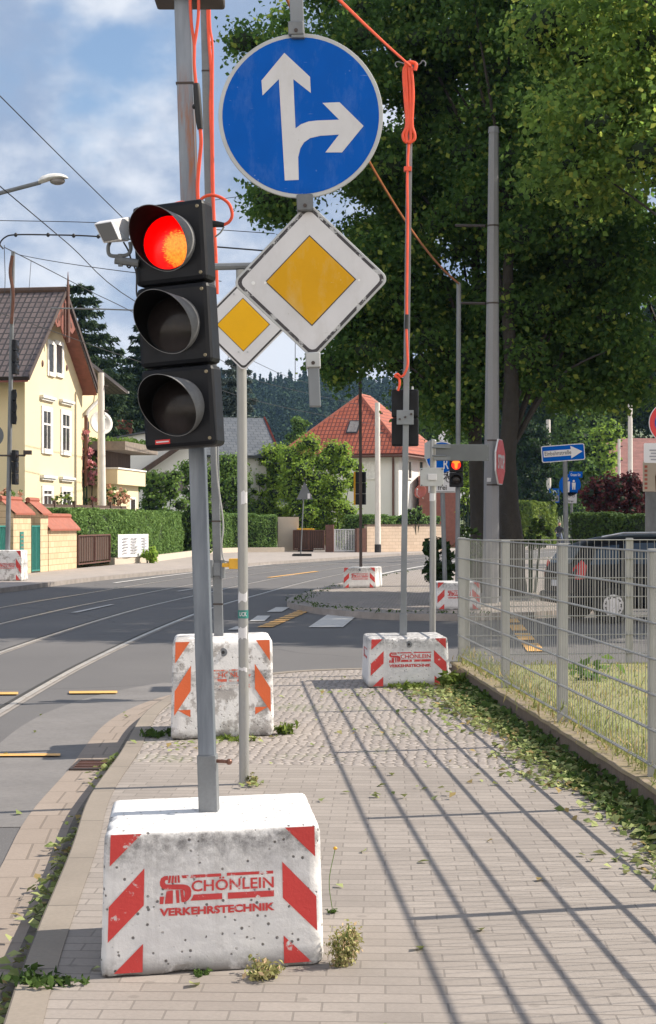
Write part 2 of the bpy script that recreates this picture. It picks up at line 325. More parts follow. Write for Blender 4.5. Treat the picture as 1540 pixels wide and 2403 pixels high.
mat('kerb_shadow_dirt', (0.10, 0.085, 0.07), 0.95, 0, 0.4, 9, (0.18, 0.15, 0.12))
mat('kerb_dark', (0.27, 0.24, 0.22), 0.85, 0, 0.2, 3, bumps=(60, 0.3, 0.004), fine=0.25)
mat('far_paving', (0.33, 0.29, 0.265), 0.85, 0, 0.14, 1.5, fine=0.3)
mat('soil', (0.16, 0.12, 0.085), 0.95, 0, 0.3, 3)
mat('dry_grass', (0.34, 0.29, 0.13), 0.95, 0, 0.3, 1.2, (0.24, 0.26, 0.09), bumps=(50, 0.6, 0.02))
mat('ground_green', (0.09, 0.11, 0.04), 0.95, 0, 0.3, 0.3)
mat('white_paint_road', (0.55, 0.53, 0.51), 0.75, 0, 0.12, 8, fine=0.4)
mat('yellow_tape', (0.66, 0.36, 0.10), 0.6, 0, 0.1, 6)
mat('rail_steel', (0.46, 0.425, 0.385), 0.35, 0.4, 0.2, 3)
mat('rail_groove', (0.03, 0.028, 0.026), 0.9)
mat('rail_seam', (0.24, 0.215, 0.195), 0.8, 0, 0.2, 2)
mat('asphalt_old', (0.16, 0.15, 0.146), 0.85, 0, 0.12, 2, fine=0.3, bumps=(140, 0.3, 0.005))
mat('iron', (0.07, 0.055, 0.05), 0.6, 0.5)
mat('galv', (0.185, 0.20, 0.215), 0.5, 0.3, 0.16, 5, bumps=(40, 0.08, 0.002), sc=(1, 1, 0.35))
mat('galv_dull', (0.175, 0.185, 0.195), 0.6, 0.3, 0.2, 6, fine=0.2, sc=(1, 1, 0.4))
mat('galv_fence', (0.27, 0.27, 0.262), 0.5, 0.25, 0.15, 6)
mat('fence_post', (0.345, 0.345, 0.335), 0.6, 0.2, 0.1, 4)
mat('post_round', (0.36, 0.365, 0.37), 0.5, 0.35, 0.15, 5, (0.32, 0.31, 0.28), sc=(1, 1, 0.3))
mat('mast_grey', (0.23, 0.228, 0.238), 0.7, 0, 0.08, 2, sc=(1, 1, 0.2), fine=0.1)
mat('concrete_mast', (0.62, 0.58, 0.53), 0.8, 0, 0.08, 3)
mat('black_plastic', (0.007, 0.0075, 0.010), 0.5, 0, 0.25, 8, spec=0.22)
mat('visor_dusty', (0.17, 0.17, 0.175), 0.8, 0, 0.3, 9, fine=0.3, spec=0.3)
mat('visor_plastic', (0.006, 0.006, 0.007), 0.8, 0, 0.3, 9, spec=0.05)
mat('dark_lens', (0.022, 0.018, 0.018), 0.22, 0, 0.4, 9, spec=0.22)
mat('screw_brass', (0.24, 0.2, 0.13), 0.6, 0.3)
mat('sign_white', (0.62, 0.61, 0.62), 0.5, 0, 0.05, 6, fine=0.06)
mat('sign_grey', (0.42, 0.43, 0.43), 0.5, 0.2, 0.1, 6)
mat('sign_back', (0.12, 0.13, 0.138), 0.6, 0.0, 0.1, 4)
mat('sign_blue', (0.0, 0.088, 0.42), 0.6, 0, 0.05, 5, (0.0, 0.095, 0.45), spec=0.06)
mat('sign_yellow', (0.78, 0.41, 0.004), 0.5, 0, 0.05, 5, spec=0.2)
mat('sign_yellow_old', (0.64, 0.33, 0.014), 0.55, 0, 0.08, 5, fine=0.1, spec=0.2)
mat('sign_black', (0.02, 0.018, 0.02), 0.5)
mat('sign_red', (0.58, 0.016, 0.018), 0.45, 0, 0.06, 5)
mat('orange_cable', (0.78, 0.085, 0.03), 0.5, 0, 0.12, 10)
mat('orange_wire', (0.42, 0.14, 0.04), 0.6)
mat('black_rubber', (0.012, 0.012, 0.013), 0.6)
mat('wire', (0.02, 0.02, 0.022), 0.6)
mat('grey_cable', (0.3, 0.3, 0.29), 0.6)
mat('yellow_plastic', (0.62, 0.33, 0.02), 0.45)
mat('bark', (0.032, 0.027, 0.022), 0.9, 0, 0.35, 3, bumps=(14, 0.9, 0.04), sc=(1, 1, 0.2))
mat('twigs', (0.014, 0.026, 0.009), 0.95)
mat('yellow_render', (0.68, 0.57, 0.37), 0.9, 0, 0.03, 0.7)
mat('white_render', (0.70, 0.69, 0.66), 0.9, 0, 0.03, 0.7)
mat('cream_render', (0.50, 0.43, 0.35), 0.9, 0, 0.06, 0.9)
mat('window_trim', (0.72, 0.70, 0.66), 0.7)
mat('glass_dark', (0.035, 0.035, 0.038), 0.08, 0, 0.3, 1.5)
mat('curtain', (0.22, 0.20, 0.19), 0.3, 0, 0.2, 2)
mat('brown_wood', (0.075, 0.045, 0.032), 0.8, 0, 0.3, 4, sc=(1, 1, 0.15))
mat('dark_trim', (0.07, 0.05, 0.045), 0.75, 0, 0.2, 4)
mat('faded_tiles', (0.23, 0.105, 0.09), 0.85, 0, 0.25, 1.5, sc=(1, 1, 3))
mat('red_wood', (0.21, 0.075, 0.055), 0.75, 0, 0.2, 4)
mat('grey_wood', (0.20, 0.165, 0.135), 0.85, 0, 0.25, 4)
mat('brown_metal', (0.12, 0.055, 0.04), 0.6, 0.1)
mat('green_metal', (0.03, 0.20, 0.17), 0.5, 0.1)
mat('copper_pipe', (0.13, 0.055, 0.035), 0.5, 0.3)
mat('zinc', (0.4, 0.39, 0.37), 0.5, 0.4)
mat('dish_white', (0.7, 0.69, 0.66), 0.5)
mat('dish_red', (0.40, 0.10, 0.07), 0.5)
mat('banner', (0.78, 0.77, 0.76), 0.6, 0, 0.03, 3)
mat('banner_ink', (0.3, 0.3, 0.33), 0.7)
mat('base_wall', (0.20, 0.155, 0.12), 0.92, 0, 0.3, 7, (0.1, 0.075, 0.06), bumps=(25, 0.6, 0.01), sc=(6, 6, 0.25))
mat('base_wall_top', (0.36, 0.28, 0.215), 0.92, 0, 0.25, 6, (0.19, 0.16, 0.07), bumps=(60, 0.4, 0.006))
mat('tile_cap', (0.30, 0.085, 0.05), 0.7, 0, 0.15, 5)
uv_brick('sandstone', (0.66, 0.51, 0.33), (0.58, 0.41, 0.25), (0.36, 0.25, 0.15), 0.44, 0.2, 0.5, 0.012, 0.9, 0.6, 0.2)
uv_brick('block_wall', (0.60, 0.47, 0.36), (0.52, 0.40, 0.30), (0.36, 0.28, 0.21), 0.5, 0.19, 0.5, 0.012, 0.9, 0.4, 0.2)
uv_brick('roof_dark', (0.115, 0.088, 0.085), (0.165, 0.125, 0.118), (0.03, 0.024, 0.024), 0.25, 0.36, 0.0, 0.045, 0.6, 1.0, 0.25)
uv_brick('roof_red', (0.38, 0.085, 0.04), (0.46, 0.12, 0.06), (0.13, 0.03, 0.02), 0.28, 0.38, 0.0, 0.05, 0.75, 1.0, 0.25)
uv_brick('roof_slate', (0.085, 0.095, 0.11), (0.12, 0.13, 0.145), (0.03, 0.033, 0.038), 0.45, 0.38, 0.5, 0.025, 0.6, 0.5, 0.2)
uv_brick('chimney_brick', (0.34, 0.10, 0.06), (0.40, 0.14, 0.08), (0.2, 0.12, 0.09), 0.24, 0.08, 0.5, 0.01)
leafmat('lime_leaf', (0.024, 0.062, 0.022), (0.105, 0.19, 0.04), 0.48, (0.27, 0.32, 0.06), 0.10, 0.9)
leafmat('lime_leaf_light', (0.04, 0.095, 0.03), (0.21, 0.31, 0.065), 0.56, (0.38, 0.4, 0.08), 0.16, 0.9)
leafmat('bright_leaf', (0.085, 0.17, 0.025), (0.27, 0.38, 0.06), 0.35)
leafmat('bush_leaf', (0.05, 0.11, 0.025), (0.16, 0.25, 0.055), 0.25)
leafmat('hedge_leaf', (0.06, 0.125, 0.03), (0.175, 0.275, 0.08), 0.22, None, 0, 2.0)
leafmat('thuja_leaf', (0.07, 0.13, 0.02), (0.2, 0.26, 0.05), 0.25)
leafmat('dark_leaf', (0.008, 0.022, 0.007), (0.03, 0.06, 0.016), 0.2)
leafmat('red_leaf', (0.03, 0.008, 0.010), (0.085, 0.022, 0.022), 0.25)
leafmat('spruce_leaf', (0.014, 0.032, 0.016), (0.045, 0.075, 0.03), 0.12)
leafmat('blue_spruce_leaf', (0.05, 0.075, 0.07), (0.14, 0.175, 0.155), 0.1)
leafmat('forest_leaf', (0.016, 0.034, 0.018), (0.03, 0.056, 0.024), 0.10, nscale=0.03, rough=0.95)
leafmat('litter_leaf', (0.10, 0.145, 0.035), (0.36, 0.39, 0.17), 0.15, (0.3, 0.22, 0.09), 0.12, 3.0)
leafmat('ivy_leaf', (0.03, 0.06, 0.016), (0.075, 0.125, 0.03), 0.2)
leafmat('grass_blade', (0.12, 0.155, 0.04), (0.31, 0.33, 0.12), 0.2, (0.36, 0.27, 0.12), 0.25, 2)
leafmat('green_blade', (0.06, 0.1, 0.02), (0.16, 0.21, 0.04), 0.25)
leafmat('sedum_leaf', (0.17, 0.19, 0.06), (0.46, 0.42, 0.2), 0.15, (0.5, 0.36, 0.22), 0.2, 5)
leafmat('rose_petal', (0.5, 0.14, 0.17), (0.72, 0.35, 0.36), 0.2)
leafmat('peach_petal', (0.5, 0.22, 0.13), (0.6, 0.36, 0.25), 0.2)
def weathered(name, col, dust, amount):
    m = bpy.data.materials.new(name); m.use_nodes = True; nt, N, L, b = nodes(m)
    c = mix(nt, ramp(nt, noise(nt, 5, 5, 0.6), 0.3, 0.7), mul(col, 0.93), mul(col, 1.07))
    c = mix(nt, ramp(nt, noise(nt, 9, 7, 0.75, sc=(1, 1, 0.35)), 0.5, 0.8, 0, amount), c, dust)
    v = N('ShaderNodeTexVoronoi'); v.inputs['Scale'].default_value = 38; tc = N('ShaderNodeTexCoord'); L(tc.outputs['Object'], v.inputs['Vector'])
    c = mix(nt, math_(nt, 'MULTIPLY', ramp(nt, v.outputs['Distance'], 0.14, 0.08), ramp(nt, noise(nt, 6, 2), 0.55, 0.6, 0, 0.45)), c, dust)
    c = mix(nt, ramp(nt, noise(nt, 14, 4, 0.6, sc=(1, 1, 9)), 0.69, 0.73, 0, 0.5), c, dust)
    L(c, b.inputs['Base Color']); b.inputs['Roughness'].default_value = 0.55; b.inputs['Specular IOR Level'].default_value = 0.1; M[name] = m
weathered('sign_blue_old', (0.0, 0.09, 0.43), (0.25, 0.36, 0.6), 0.22); weathered('sign_yellow_old', (0.64, 0.33, 0.014), (0.6, 0.47, 0.25), 0.5); weathered('sign_white_old', (0.62, 0.61, 0.62), (0.42, 0.40, 0.37), 0.45)
def block_paint(name, wear, wlo, whi, pits):
    m = bpy.data.materials.new(name); m.use_nodes = True; nt, N, L, b = nodes(m)
    c = mix(nt, ramp(nt, noise(nt, 3.5, 6, 0.65), 0.35, 0.7), (0.60, 0.59, 0.59), (0.70, 0.69, 0.68))
    sp = N('ShaderNodeSeparateXYZ'); tc = N('ShaderNodeTexCoord'); L(tc.outputs['Object'], sp.inputs[0])
    w = ramp(nt, noise(nt, 5, 8, 0.72), wlo, whi); c = mix(nt, math_(nt, 'MULTIPLY', w, wear), c, (0.27, 0.25, 0.235))
    band = math_(nt, 'MULTIPLY', ramp(nt, sp.outputs[2], 0.33, 0.47), ramp(nt, sp.outputs[2], 0.505, 0.494))
    dirt = math_(nt, 'MULTIPLY', math_(nt, 'MULTIPLY', band, 0.95), ramp(nt, noise(nt, 20, 8, 0.78), 0.36, 0.60)); c = mix(nt, dirt, c, (0.17, 0.165, 0.165))
    st = math_(nt, 'MULTIPLY', ramp(nt, noise(nt, 3.0, 6, 0.7, sc=(7, 7, 0.35)), 0.52, 0.72, 0, 0.55), ramp(nt, sp.outputs[2], 0.02, 0.48, 0.25, 1.0)); c = mix(nt, math_(nt, 'MULTIPLY', st, ramp(nt, sp.outputs[2], 0.505, 0.494)), c, (0.30, 0.285, 0.275))
    foot = math_(nt, 'MULTIPLY', ramp(nt, sp.outputs[2], 0.075, 0.005), ramp(nt, noise(nt, 10, 5, 0.7), 0.32, 0.5)); c = mix(nt, math_(nt, 'MULTIPLY', foot, 0.85), c, (0.08, 0.07, 0.06))
    v = N('ShaderNodeTexVoronoi'); v.inputs['Scale'].default_value = 30; L(tc.outputs['Object'], v.inputs['Vector'])
    pit = math_(nt, 'MULTIPLY', ramp(nt, v.outputs['Distance'], 0.20, 0.12), ramp(nt, noise(nt, 14, 3), 0.42, 0.48)); c = mix(nt, math_(nt, 'MULTIPLY', pit, pits), c, (0.06, 0.05, 0.048))
    L(c, b.inputs['Base Color']); b.inputs['Roughness'].default_value = 0.85
    h = math_(nt, 'SUBTRACT', math_(nt, 'MULTIPLY', noise(nt, 70, 4, 0.65), 0.6), math_(nt, 'MULTIPLY', pit, 1.5)); bump(nt, b, h, 0.6, 0.006); M[name] = m
block_paint('block_white', 0.35, 0.56, 0.7, 0.85); block_paint('block_peeled', 0.8, 0.50, 0.56, 0.5); block_paint('block_clean', 0.4, 0.6, 0.68, 0.5)
def worn_paint(name, col, lo=0.60, hi=0.66, under=(0.6, 0.59, 0.58), scale=14):
    m = bpy.data.materials.new(name); m.use_nodes = True; nt, N, L, b = nodes(m)
    c = mix(nt, ramp(nt, noise(nt, 3, 4), 0.3, 0.7), mul(col, 0.9), mul(col, 1.1))
    c = mix(nt, ramp(nt, noise(nt, scale, 8, 0.7), lo, hi), c, under)
    L(c, b.inputs['Base Color']); b.inputs['Roughness'].default_value = 0.7; bump(nt, b, noise(nt, 70, 4), 0.3, 0.004); M[name] = m
worn_paint('stripe_red', (0.53, 0.045, 0.04)); worn_paint('stripe_orange', (0.58, 0.11, 0.03), 0.64, 0.7)
worn_paint('letter_red', (0.50, 0.045, 0.045), 0.58, 0.64, scale=22); worn_paint('letter_faded', (0.5, 0.09, 0.05), 0.43, 0.5, (0.5, 0.48, 0.46), 9)
worn_paint('worn_line', (0.05, 0.045, 0.05), 0.52, 0.56, (0.45, 0.45, 0.45), 20)
def rusty():
    m = bpy.data.materials.new('galv_rusty'); m.use_nodes = True; nt, N, L, b = nodes(m)
    tc = N('ShaderNodeTexCoord'); sp = N('ShaderNodeSeparateXYZ'); L(tc.outputs['Object'], sp.inputs[0])
    c = mix(nt, ramp(nt, noise(nt, 9, 6, 0.65, sc=(1, 1, 0.12)), 0.32, 0.7), (0.095, 0.112, 0.14), (0.245, 0.275, 0.315))
    z = math_(nt, 'MULTIPLY', ramp(nt, sp.outputs[2], 2.28, 2.45), ramp(nt, sp.outputs[2], 2.85, 2.62))
    r_ = math_(nt, 'MULTIPLY', z, ramp(nt, noise(nt, 30, 6, 0.7, sc=(1, 1, 0.1)), 0.44, 0.6)); c = mix(nt, r_, c, (0.27, 0.10, 0.035))
    L(c, b.inputs['Base Color']); b.inputs['Metallic'].default_value = 0.35; b.inputs['Roughness'].default_value = 0.45; M['galv_rusty'] = m
rusty()
def lit_lens():
    m = bpy.data.materials.new('lit_red_lens'); m.use_nodes = True; nt, N, L, b = nodes(m)
    tc = N('ShaderNodeTexCoord'); sp = N('ShaderNodeSeparateXYZ'); L(tc.outputs['UV'], sp.inputs[0])
    x, z = sp.outputs[0], sp.outputs[1]
    nz = noise(nt, 16, 4, 0.7, tc.outputs['UV'], (0.5, 1.4, 1))
    dx = math_(nt, 'MULTIPLY', math_(nt, 'SUBTRACT', x, 0.40), 1.25); dz = math_(nt, 'MULTIPLY', math_(nt, 'ADD', z, 0.30), 1.05)
    d = math_(nt, 'SQRT', math_(nt, 'ADD', math_(nt, 'MULTIPLY', dx, dx), math_(nt, 'MULTIPLY', dz, dz)))
    e = math_(nt, 'ADD', d, math_(nt, 'MULTIPLY', math_(nt, 'SUBTRACT', nz, 0.5), 1.3))
    f = ramp(nt, e, 0.70, 0.60)
    grid = N('ShaderNodeTexWave'); grid.bands_direction = 'Y'; grid.inputs['Scale'].default_value = 9; L(tc.outputs['UV'], grid.inputs['Vector'])
    oc = mix(nt, ramp(nt, noise(nt, 9, 5, 0.7, tc.outputs['UV']), 0.3, 0.7), (1.0, 0.13, 0.004), (1.0, 0.42, 0.035)); oc = mix(nt, ramp(nt, grid.outputs['Fac'], 0.0, 0.4, 0.3, 0), oc, (1.0, 0.06, 0.0))
    c = mix(nt, f, (1.0, 0.0, 0.0), oc); L(c, b.inputs['Emission Color']); b.inputs['Emission Strength'].default_value = 0.85
    b.inputs['Base Color'].default_value = (0.05, 0.002, 0.002, 1); b.inputs['Roughness'].default_value = 0.3; M['lit_red_lens'] = m
lit_lens()
emit('lamp_red', (1.0, 0.01, 0.0), 0.8); emit('lamp_amber', (1.0, 0.22, 0.012), 1.0)
# ------------------------------------------------------------------ the ground
ZR = -0.12
mb = MB(); mb.quad([(-1600, -60, -0.3), (1600, -60, -0.3), (1600, 2400, -0.3), (-1600, 2400, -0.3)])
setp(mb.build('ground', M['ground_green']), kind='structure')
mb = MB(); mb.slab([(-14, -8), (60, -8), (60, 19), (34, 60), (34, 175), (22, 260), (10, 260), (14, 130), (40, 128), (24, 118), (2, 100), (-4, 92), (-9, 60), (-14, 40)], -0.2, ZR)
setp(mb.build('road', M['asphalt']), kind='structure')
KO = [(-0.55, 0), (-0.745, 2.5), (-1.075, 5.6), (-1.26, 8), (-1.40, 9.6), (-1.45, 11.4), (-1.51, 12.6), (-1.55, 13.8), (-1.50, 14.9), (-1.32, 16.0), (-0.95, 17.0), (-0.40, 17.75), (0.35, 18.1), (1.5, 18.3), (3.2, 18.4), (6, 18.5), (12, 18.6), (30, 18.7)]
KO = [(p.x, p.y) for p in catmull([(a, b, 0) for a, b in KO], 5)]
def offset(poly, d):
    out = []
    for i, p in enumerate(poly):
        a = poly[max(0, i-1)]; b = poly[min(len(poly)-1, i+1)]; t = Vector((b[0]-a[0], b[1]-a[1])).normalized()
        out.append((p[0]+t.y*d, p[1]-t.x*d))          # d > 0 : to the right of travel
    return out
def ribbon(poly, d0, d1, z, m, name, thick=None, uvw=True):
    a, b = offset(poly, d0), offset(poly, d1); mb = MB(); s = 0
    for i in range(len(poly)-1):
        l = math.dist(poly[i], poly[i+1])
        mb.quad([(*a[i], z), (*b[i], z), (*b[i+1], z), (*a[i+1], z)], [(d0, s), (d1, s), (d1, s+l), (d0, s+l)])
        if thick:
            mb.quad([(*a[i], z), (*a[i+1], z), (*a[i+1], z-thick), (*a[i], z-thick)]); mb.quad([(*b[i+1], z), (*b[i], z), (*b[i], z-thick), (*b[i+1], z-thick)])
        s += l
    return mb.build(name, m)
setp(ribbon(KO, 0, 0.125, 0.004, M['kerb_stone'], 'kerb', 0.19), kind='structure')
gut = [p for p in KO if p[1] < 16.6]
setp(ribbon(gut, -0.36, -0.002, ZR+0.006, M['gutter_stone'], 'gutter'), kind='structure')
KI = offset(KO, 0.122)
FX = lambda y: 1.355+(16.84-y)*0.0592             # the line of the fence along the pavement
near = [p for p in KI if p[1] < 11.0]; farp = [p for p in KI if p[1] >= 11.0 and p[0] < 1.31]
split = [(near[-1][0], 11.0)]
mb = MB(); mb.slab(near+[(near[-1][0], 11.0), (FX(10.6)-0.03, 10.6), (FX(0)-0.03, 0)], -0.19, 0)
setp(mb.build('pavement', M['pavers']), kind='structure')
mb = MB(); mb.slab([(near[-1][0], 11.0)]+farp+[(1.34, 18.3), (FX(16.8)-0.03, 16.8), (FX(10.6)-0.03, 10.6)], -0.19, -0.002)
setp(mb.build('cobbled_pavement', M['cobbles']), kind='structure')
mb = MB(); mb.slab([(FX(0)+0.1, 0), (FX(16.9)+0.1, 16.95), (3.2, 17.3), (9, 18.0), (24, 18.1), (24, 0)], -0.19, 0.13)
setp(mb.build('lawn', M['dry_grass']), kind='structure')
# opposite corner with cobbles
isl = [(2.6, 29.0), (1.19, 29.3), (0.2, 30.6), (-0.45, 32.3), (-0.72, 34.2), (-0.5, 37), (0.3, 43), (1.6, 50), (3.6, 58), (7.5, 70), (13, 84), (20, 100), (26, 112), (24, 90), (13, 52), (7.5, 36), (5, 31.3), (3.6, 29.5)]
isl = [(p.x, p.y) for p in catmull([(a, b, 0) for a, b in isl], 4)]
mb = MB(); mb.slab(isl, -0.19, 0.0); setp(mb.build('corner_pavement', M['cobbles']), kind='structure')
setp(ribbon(isl[:56], -0.14, -0.002, 0.004, M['kerb_dark'], 'corner_kerb', 0.15), kind='structure')
# far pavement along the gardens
FK = [(-14, 26), (-9.6, 36), (-8.2, 41), (-7.3, 48), (-5.6, 56), (-3.2, 66.6), (0.5, 78), (5.3, 92), (12, 106), (20, 120)]
FK = [(p.x, p.y) for p in catmull([(a, b, 0) for a, b in FK], 5)]
LOT = [(20, 128), (10, 110), (3, 99), (-3, 97), (-5, 95), (-6.5, 89), (-7.0, 78), (-7.7, 67.7), (-8.9, 60), (-9.7, 54), (-10.5, 49), (-16, 45), (-16, 26)]
mb = MB(); mb.slab(FK+LOT, -0.19, 0.0); setp(mb.build('far_pavement', M['far_paving']), kind='structure')
setp(ribbon(FK, -0.002, 0.14, 0.004, M['kerb_dark'], 'far_kerb', 0.15), kind='structure')
# tram rails
RC = [(-2.96, -4), (-2.96, 6)]+[tuple(Gs(a, b, ZR)[:2]) for a, b in ((0, 2509), (140, 2415), (280, 2343), (467, 2244), (680, 2158), (784, 2121), (875, 2101), (1050, 2049), (1155, 2023))]+[(2.3, 66), (5.6, 80), (10.5, 97), (17, 112)]
sm = [RC[0]]+[tuple((RC[i-1][k]+2*RC[i][k]+RC[i+1][k])/4 for k in (0, 1)) for i in range(1, len(RC)-1)]+[RC[-1]]
RC = [(p.x, p.y) for p in catmull([(a, b, 0) for a, b in sm], 6)]
for off in (0, -1.42, -2.9, -4.32):
    setp(ribbon(RC, off-0.085, off+0.075, ZR+0.004, M['rail_seam'], 'rail_bedding'), kind='structure')
    setp(ribbon(RC, off-0.035, off+0.035, ZR+0.010, M['rail_steel'], 'tram_rail'), kind='structure')
    setp(ribbon(RC, off-0.09, off-0.035, ZR+0.008, M['rail_groove'], 'rail_groove'), kind='structure')
def seg_of(poly, y0, y1): return [p for p in poly if y0 <= p[1] <= y1]
mk = MB()
def mark(pts, z=ZR+0.014): mk.quad([(*Vector(p)[:2], z) for p in pts])
zz = ZR
mark([Gs(1083, 2206, zz), Gs(1205, 2206, zz), Gs(1271, 2150, zz), Gs(1167, 2150, zz)])
mark([Gs(937, 2152, zz), Gs(990, 2151, zz), Gs(1018, 2135, zz), Gs(970, 2135, zz)])
mark([Gs(877, 2184, zz), Gs(930, 2184, zz), Gs(950, 2165, zz), Gs(905, 2165, zz)])
mark([Gs(800, 2215, zz), Gs(850, 2214, zz), Gs(872, 2203, zz), Gs(830, 2203, zz)])
mark([Gs(249, 2154, zz), Gs(272, 2154, zz), Gs(403, 2125, zz), Gs(388, 2125, zz)])
mark([Gs(617, 2079, zz), Gs(632, 2079, zz), Gs(760, 2058, zz), Gs(752, 2057, zz)])
setp(mk.build('road_marking', M['white_paint_road']), kind='structure')
setp(ribbon(gut, -0.085, -0.001, ZR+0.009, M['kerb_shadow_dirt'], 'kerb_shadow_dirt'), kind='structure')  # dark strip painting the kerb's shadow into the gutter, with some soil in it
cv = offset(RC, -5.35)
setp(ribbon(seg_of(cv, 47, 110), -0.07, 0.07, ZR+0.012, M['white_paint_road'], 'edge_line'), kind='structure')
cv = offset(RC, 1.35)
setp(ribbon(seg_of(cv, 44, 110), -0.08, 0.08, ZR+0.012, M['white_paint_road'], 'edge_line'), kind='structure')
mk = MB()
for a, b, y in ((-60, 212, 2659), (243, 412, 2437), (-80, 64, 2441)):
    mark([Gs(a, y-4, zz), Gs(b, y-5, zz), Gs(b, y+3, zz), Gs(a, y+4, zz)], ZR+0.016)
a0, a1 = Gs(930, 2206, zz), Gs(1090, 2138, zz)
for i in range(10):
    p, q = a0.lerp(a1, i/10), a0.lerp(a1, (i+0.72)/10); w_ = Vector((0.13, 0.02, 0)); mark([p-w_, p+w_, q+w_, q-w_], ZR+0.016)
b0, b1 = Gs(1790, 2172, zz), Gs(1895, 2305, zz)
for i in range(4):
    p, q = b0.lerp(b1, i/4), b0.lerp(b1, (i+0.7)/4); w_ = Vector((0.12, 0.0, 0)); mark([p-w_, p+w_, q+w_, q-w_], ZR+0.016)
p, q = Gs(945, 2030, zz), Gs(1115, 2008, zz); w_ = Vector((0.09, -0.03, 0)); mark([p-w_, p+w_, q+w_, q-w_], ZR+0.016)
setp(mk.build('yellow_marking', M['yellow_tape']), kind='structure')
# asphalt strip beside the gutter
setp(ribbon([p for p in KO if 9 < p[1] < 17.2], -1.05, -0.36, ZR+0.003, M['asphalt_old'], 'asphalt_patch'), kind='structure')
# ------------------------------------------------------------------ concrete foundation blocks with painted stripes
LOGO_S = [[(225,135),(185,137),(150,160),(138,195),(142,235),(165,265),(205,280),(380,285),(405,300),(412,330),(405,380),(418,418),(450,400),(478,360),(482,310),(470,270),(440,245),(390,232),(230,226),(205,222),(192,200),(200,180),(228,178)],
  [(238,135),(262,135),(250,213),(224,213)], [(270,135),(292,135),(286,213),(262,213)], [(300,135),(320,135),(320,213),(298,213)], [(328,135),(350,135),(356,213),(334,213)],
  [(212,290),(282,290),(282,428),(195,428)], [(310,290),(345,290),(355,425),(322,425)], [(360,290),(392,290),(412,420),(375,420)], [(140,350),(188,350),(178,428),(140,428)],
  [(372,138),(450,138),(450,168),(385,168)], [(466,137),(808,137),(808,169),(466,169)], [(870,135),(1385,135),(1385,166),(870,166)], [(505,346),(818,346),(818,409),(470,409),(492,380)], [(880,345),(1390,345),(1390,410),(880,410)]]
def block(label, FL, FR, dv, h, paint, group='foundation blocks carrying the signal poles', stripe='stripe_red', letter='letter_red', hole=True, only=None, rnd=0.035, cuts=22, top_stripe=0.985, bottom=0.0, rough=0.006, side_logo=False, lz=(0.405, 0.73)):
    FL, FR, dv = Vector((*FL, 0)), Vector((*FR, 0)), Vector((*dv, 0)); t = thing('concrete_block', label, 'concrete block', tuple((FL+FR+dv)/2), group)
    w, dl = (FR-FL).length, dv.length; ux = (FR-FL)/w; c0 = (FL+FR+dv)/2
    def mapp(x, y, z):                                # local metres: x along the front, y into the block, z up
        k = 1-0.035*(z/h); p = FL+ux*x+dv*(y/dl); q = c0+(p-c0)*k; return Vector((q.x, q.y, z))
    bm = bmesh.new(); bmesh.ops.create_cube(bm, size=1); bmesh.ops.subdivide_edges(bm, edges=bm.edges[:], cuts=cuts, use_grid_fill=True)
    from mathutils import noise as mn
    mb = MB(); vs = []; seed = Vector((FL.x*3, FL.y*7, 1))
    for v in bm.verts:
        p = Vector(((v.co.x+0.5)*w, (v.co.y+0.5)*dl, (v.co.z+0.5)*h)); q = Vector((min(max(p.x, rnd), w-rnd), min(max(p.y, rnd), dl-rnd), min(max(p.z, rnd*0.7), h-rnd)))
        e = p-q
        if e.length > 1e-6: p = q+e.normalized()*min(e.length, rnd)
        inw = (Vector((w/2, dl/2, h/2))-p); edge = (abs(p.x-w/2) > w*0.46)+(abs(p.y-dl/2) > dl*0.46)+(abs(p.z-h/2) > h*0.45)
        a = abs(mn.noise(p*4+seed))*rough*0.35+abs(mn.noise(p*30+seed))*rough*0.45
        if edge >= 2: a += max(0, mn.noise(p*11+seed*2)+0.1*mn.noise(p*40))*rough*3.0
        p += inw.normalized()*a; vs.append(mapp(*p))
    mb.add(vs, [tuple(x.index for x in f.verts) for f in bm.faces]); bm.free()
    body = mb.build('body', M[paint], t, smooth=True)
    def poly(mb, pts, pr=0.0025): mb.add([mapp(u*w, -pr, v*h) for u, v in pts], [tuple(range(len(pts)))])
    lo = bottom
    Lp = [[(0.03, top_stripe), (0.17, top_stripe), (0.03, 0.77)], [(0.03, 0.49), (0.185, 0.745), (0.185, 0.49), (0.03, 0.245)], [(0.185, 0.225), (0.185, 0.03+lo), (0.06, 0.03+lo)]]
    for sgn in (1, -1):
        for q in Lp:
            s = MB(); poly(s, [(u, v) if sgn > 0 else (1-u, v) for u, v in q]); s.build('warning_stripe', M[stripe], t)
    s = MB(); k = 0.52*w/1254/w; kz = 0.52*w/1254/h; u0 = 0.255; v0 = lz[0]
    ty = lambda x, Y: (u0+(x-138)*k, v0+(560-Y)*kz)
    for q in LOGO_S: poly(s, [ty(*p) for p in q])
    for txt, xa, xb, ya, yb, bo in (('CHÖNLEIN', 482, 1390, 316, 172, 0.018), ('VERKEHRSTECHNIK', 138, 1395, 558, 473, 0.045)):
        tv, tf = text_mesh(txt, xb-xa, ya-yb, bo)
        s.add([mapp(ty(xa+a, ya-b)[0]*w, -0.0025, ty(xa+a, ya-b)[1]*h) for a, b in tv], tf)
    s.build('lettering', M[letter], t)
    if hole:
        s = MB(); c = mapp(w*0.5, -0.004, h*0.87); s.cyl(c, c+Vector((0, 0.02, 0)), 0.032, 0.032, 16); hh = s.build('lifting_socket', M['galv_dull'], t)
        s = MB(); s.cyl(c+Vector((0, -0.004, 0)), c+Vector((0, 0.01, 0)), 0.013, 0.013, 12); s.build('socket_bore', M['sign_black'], hh)
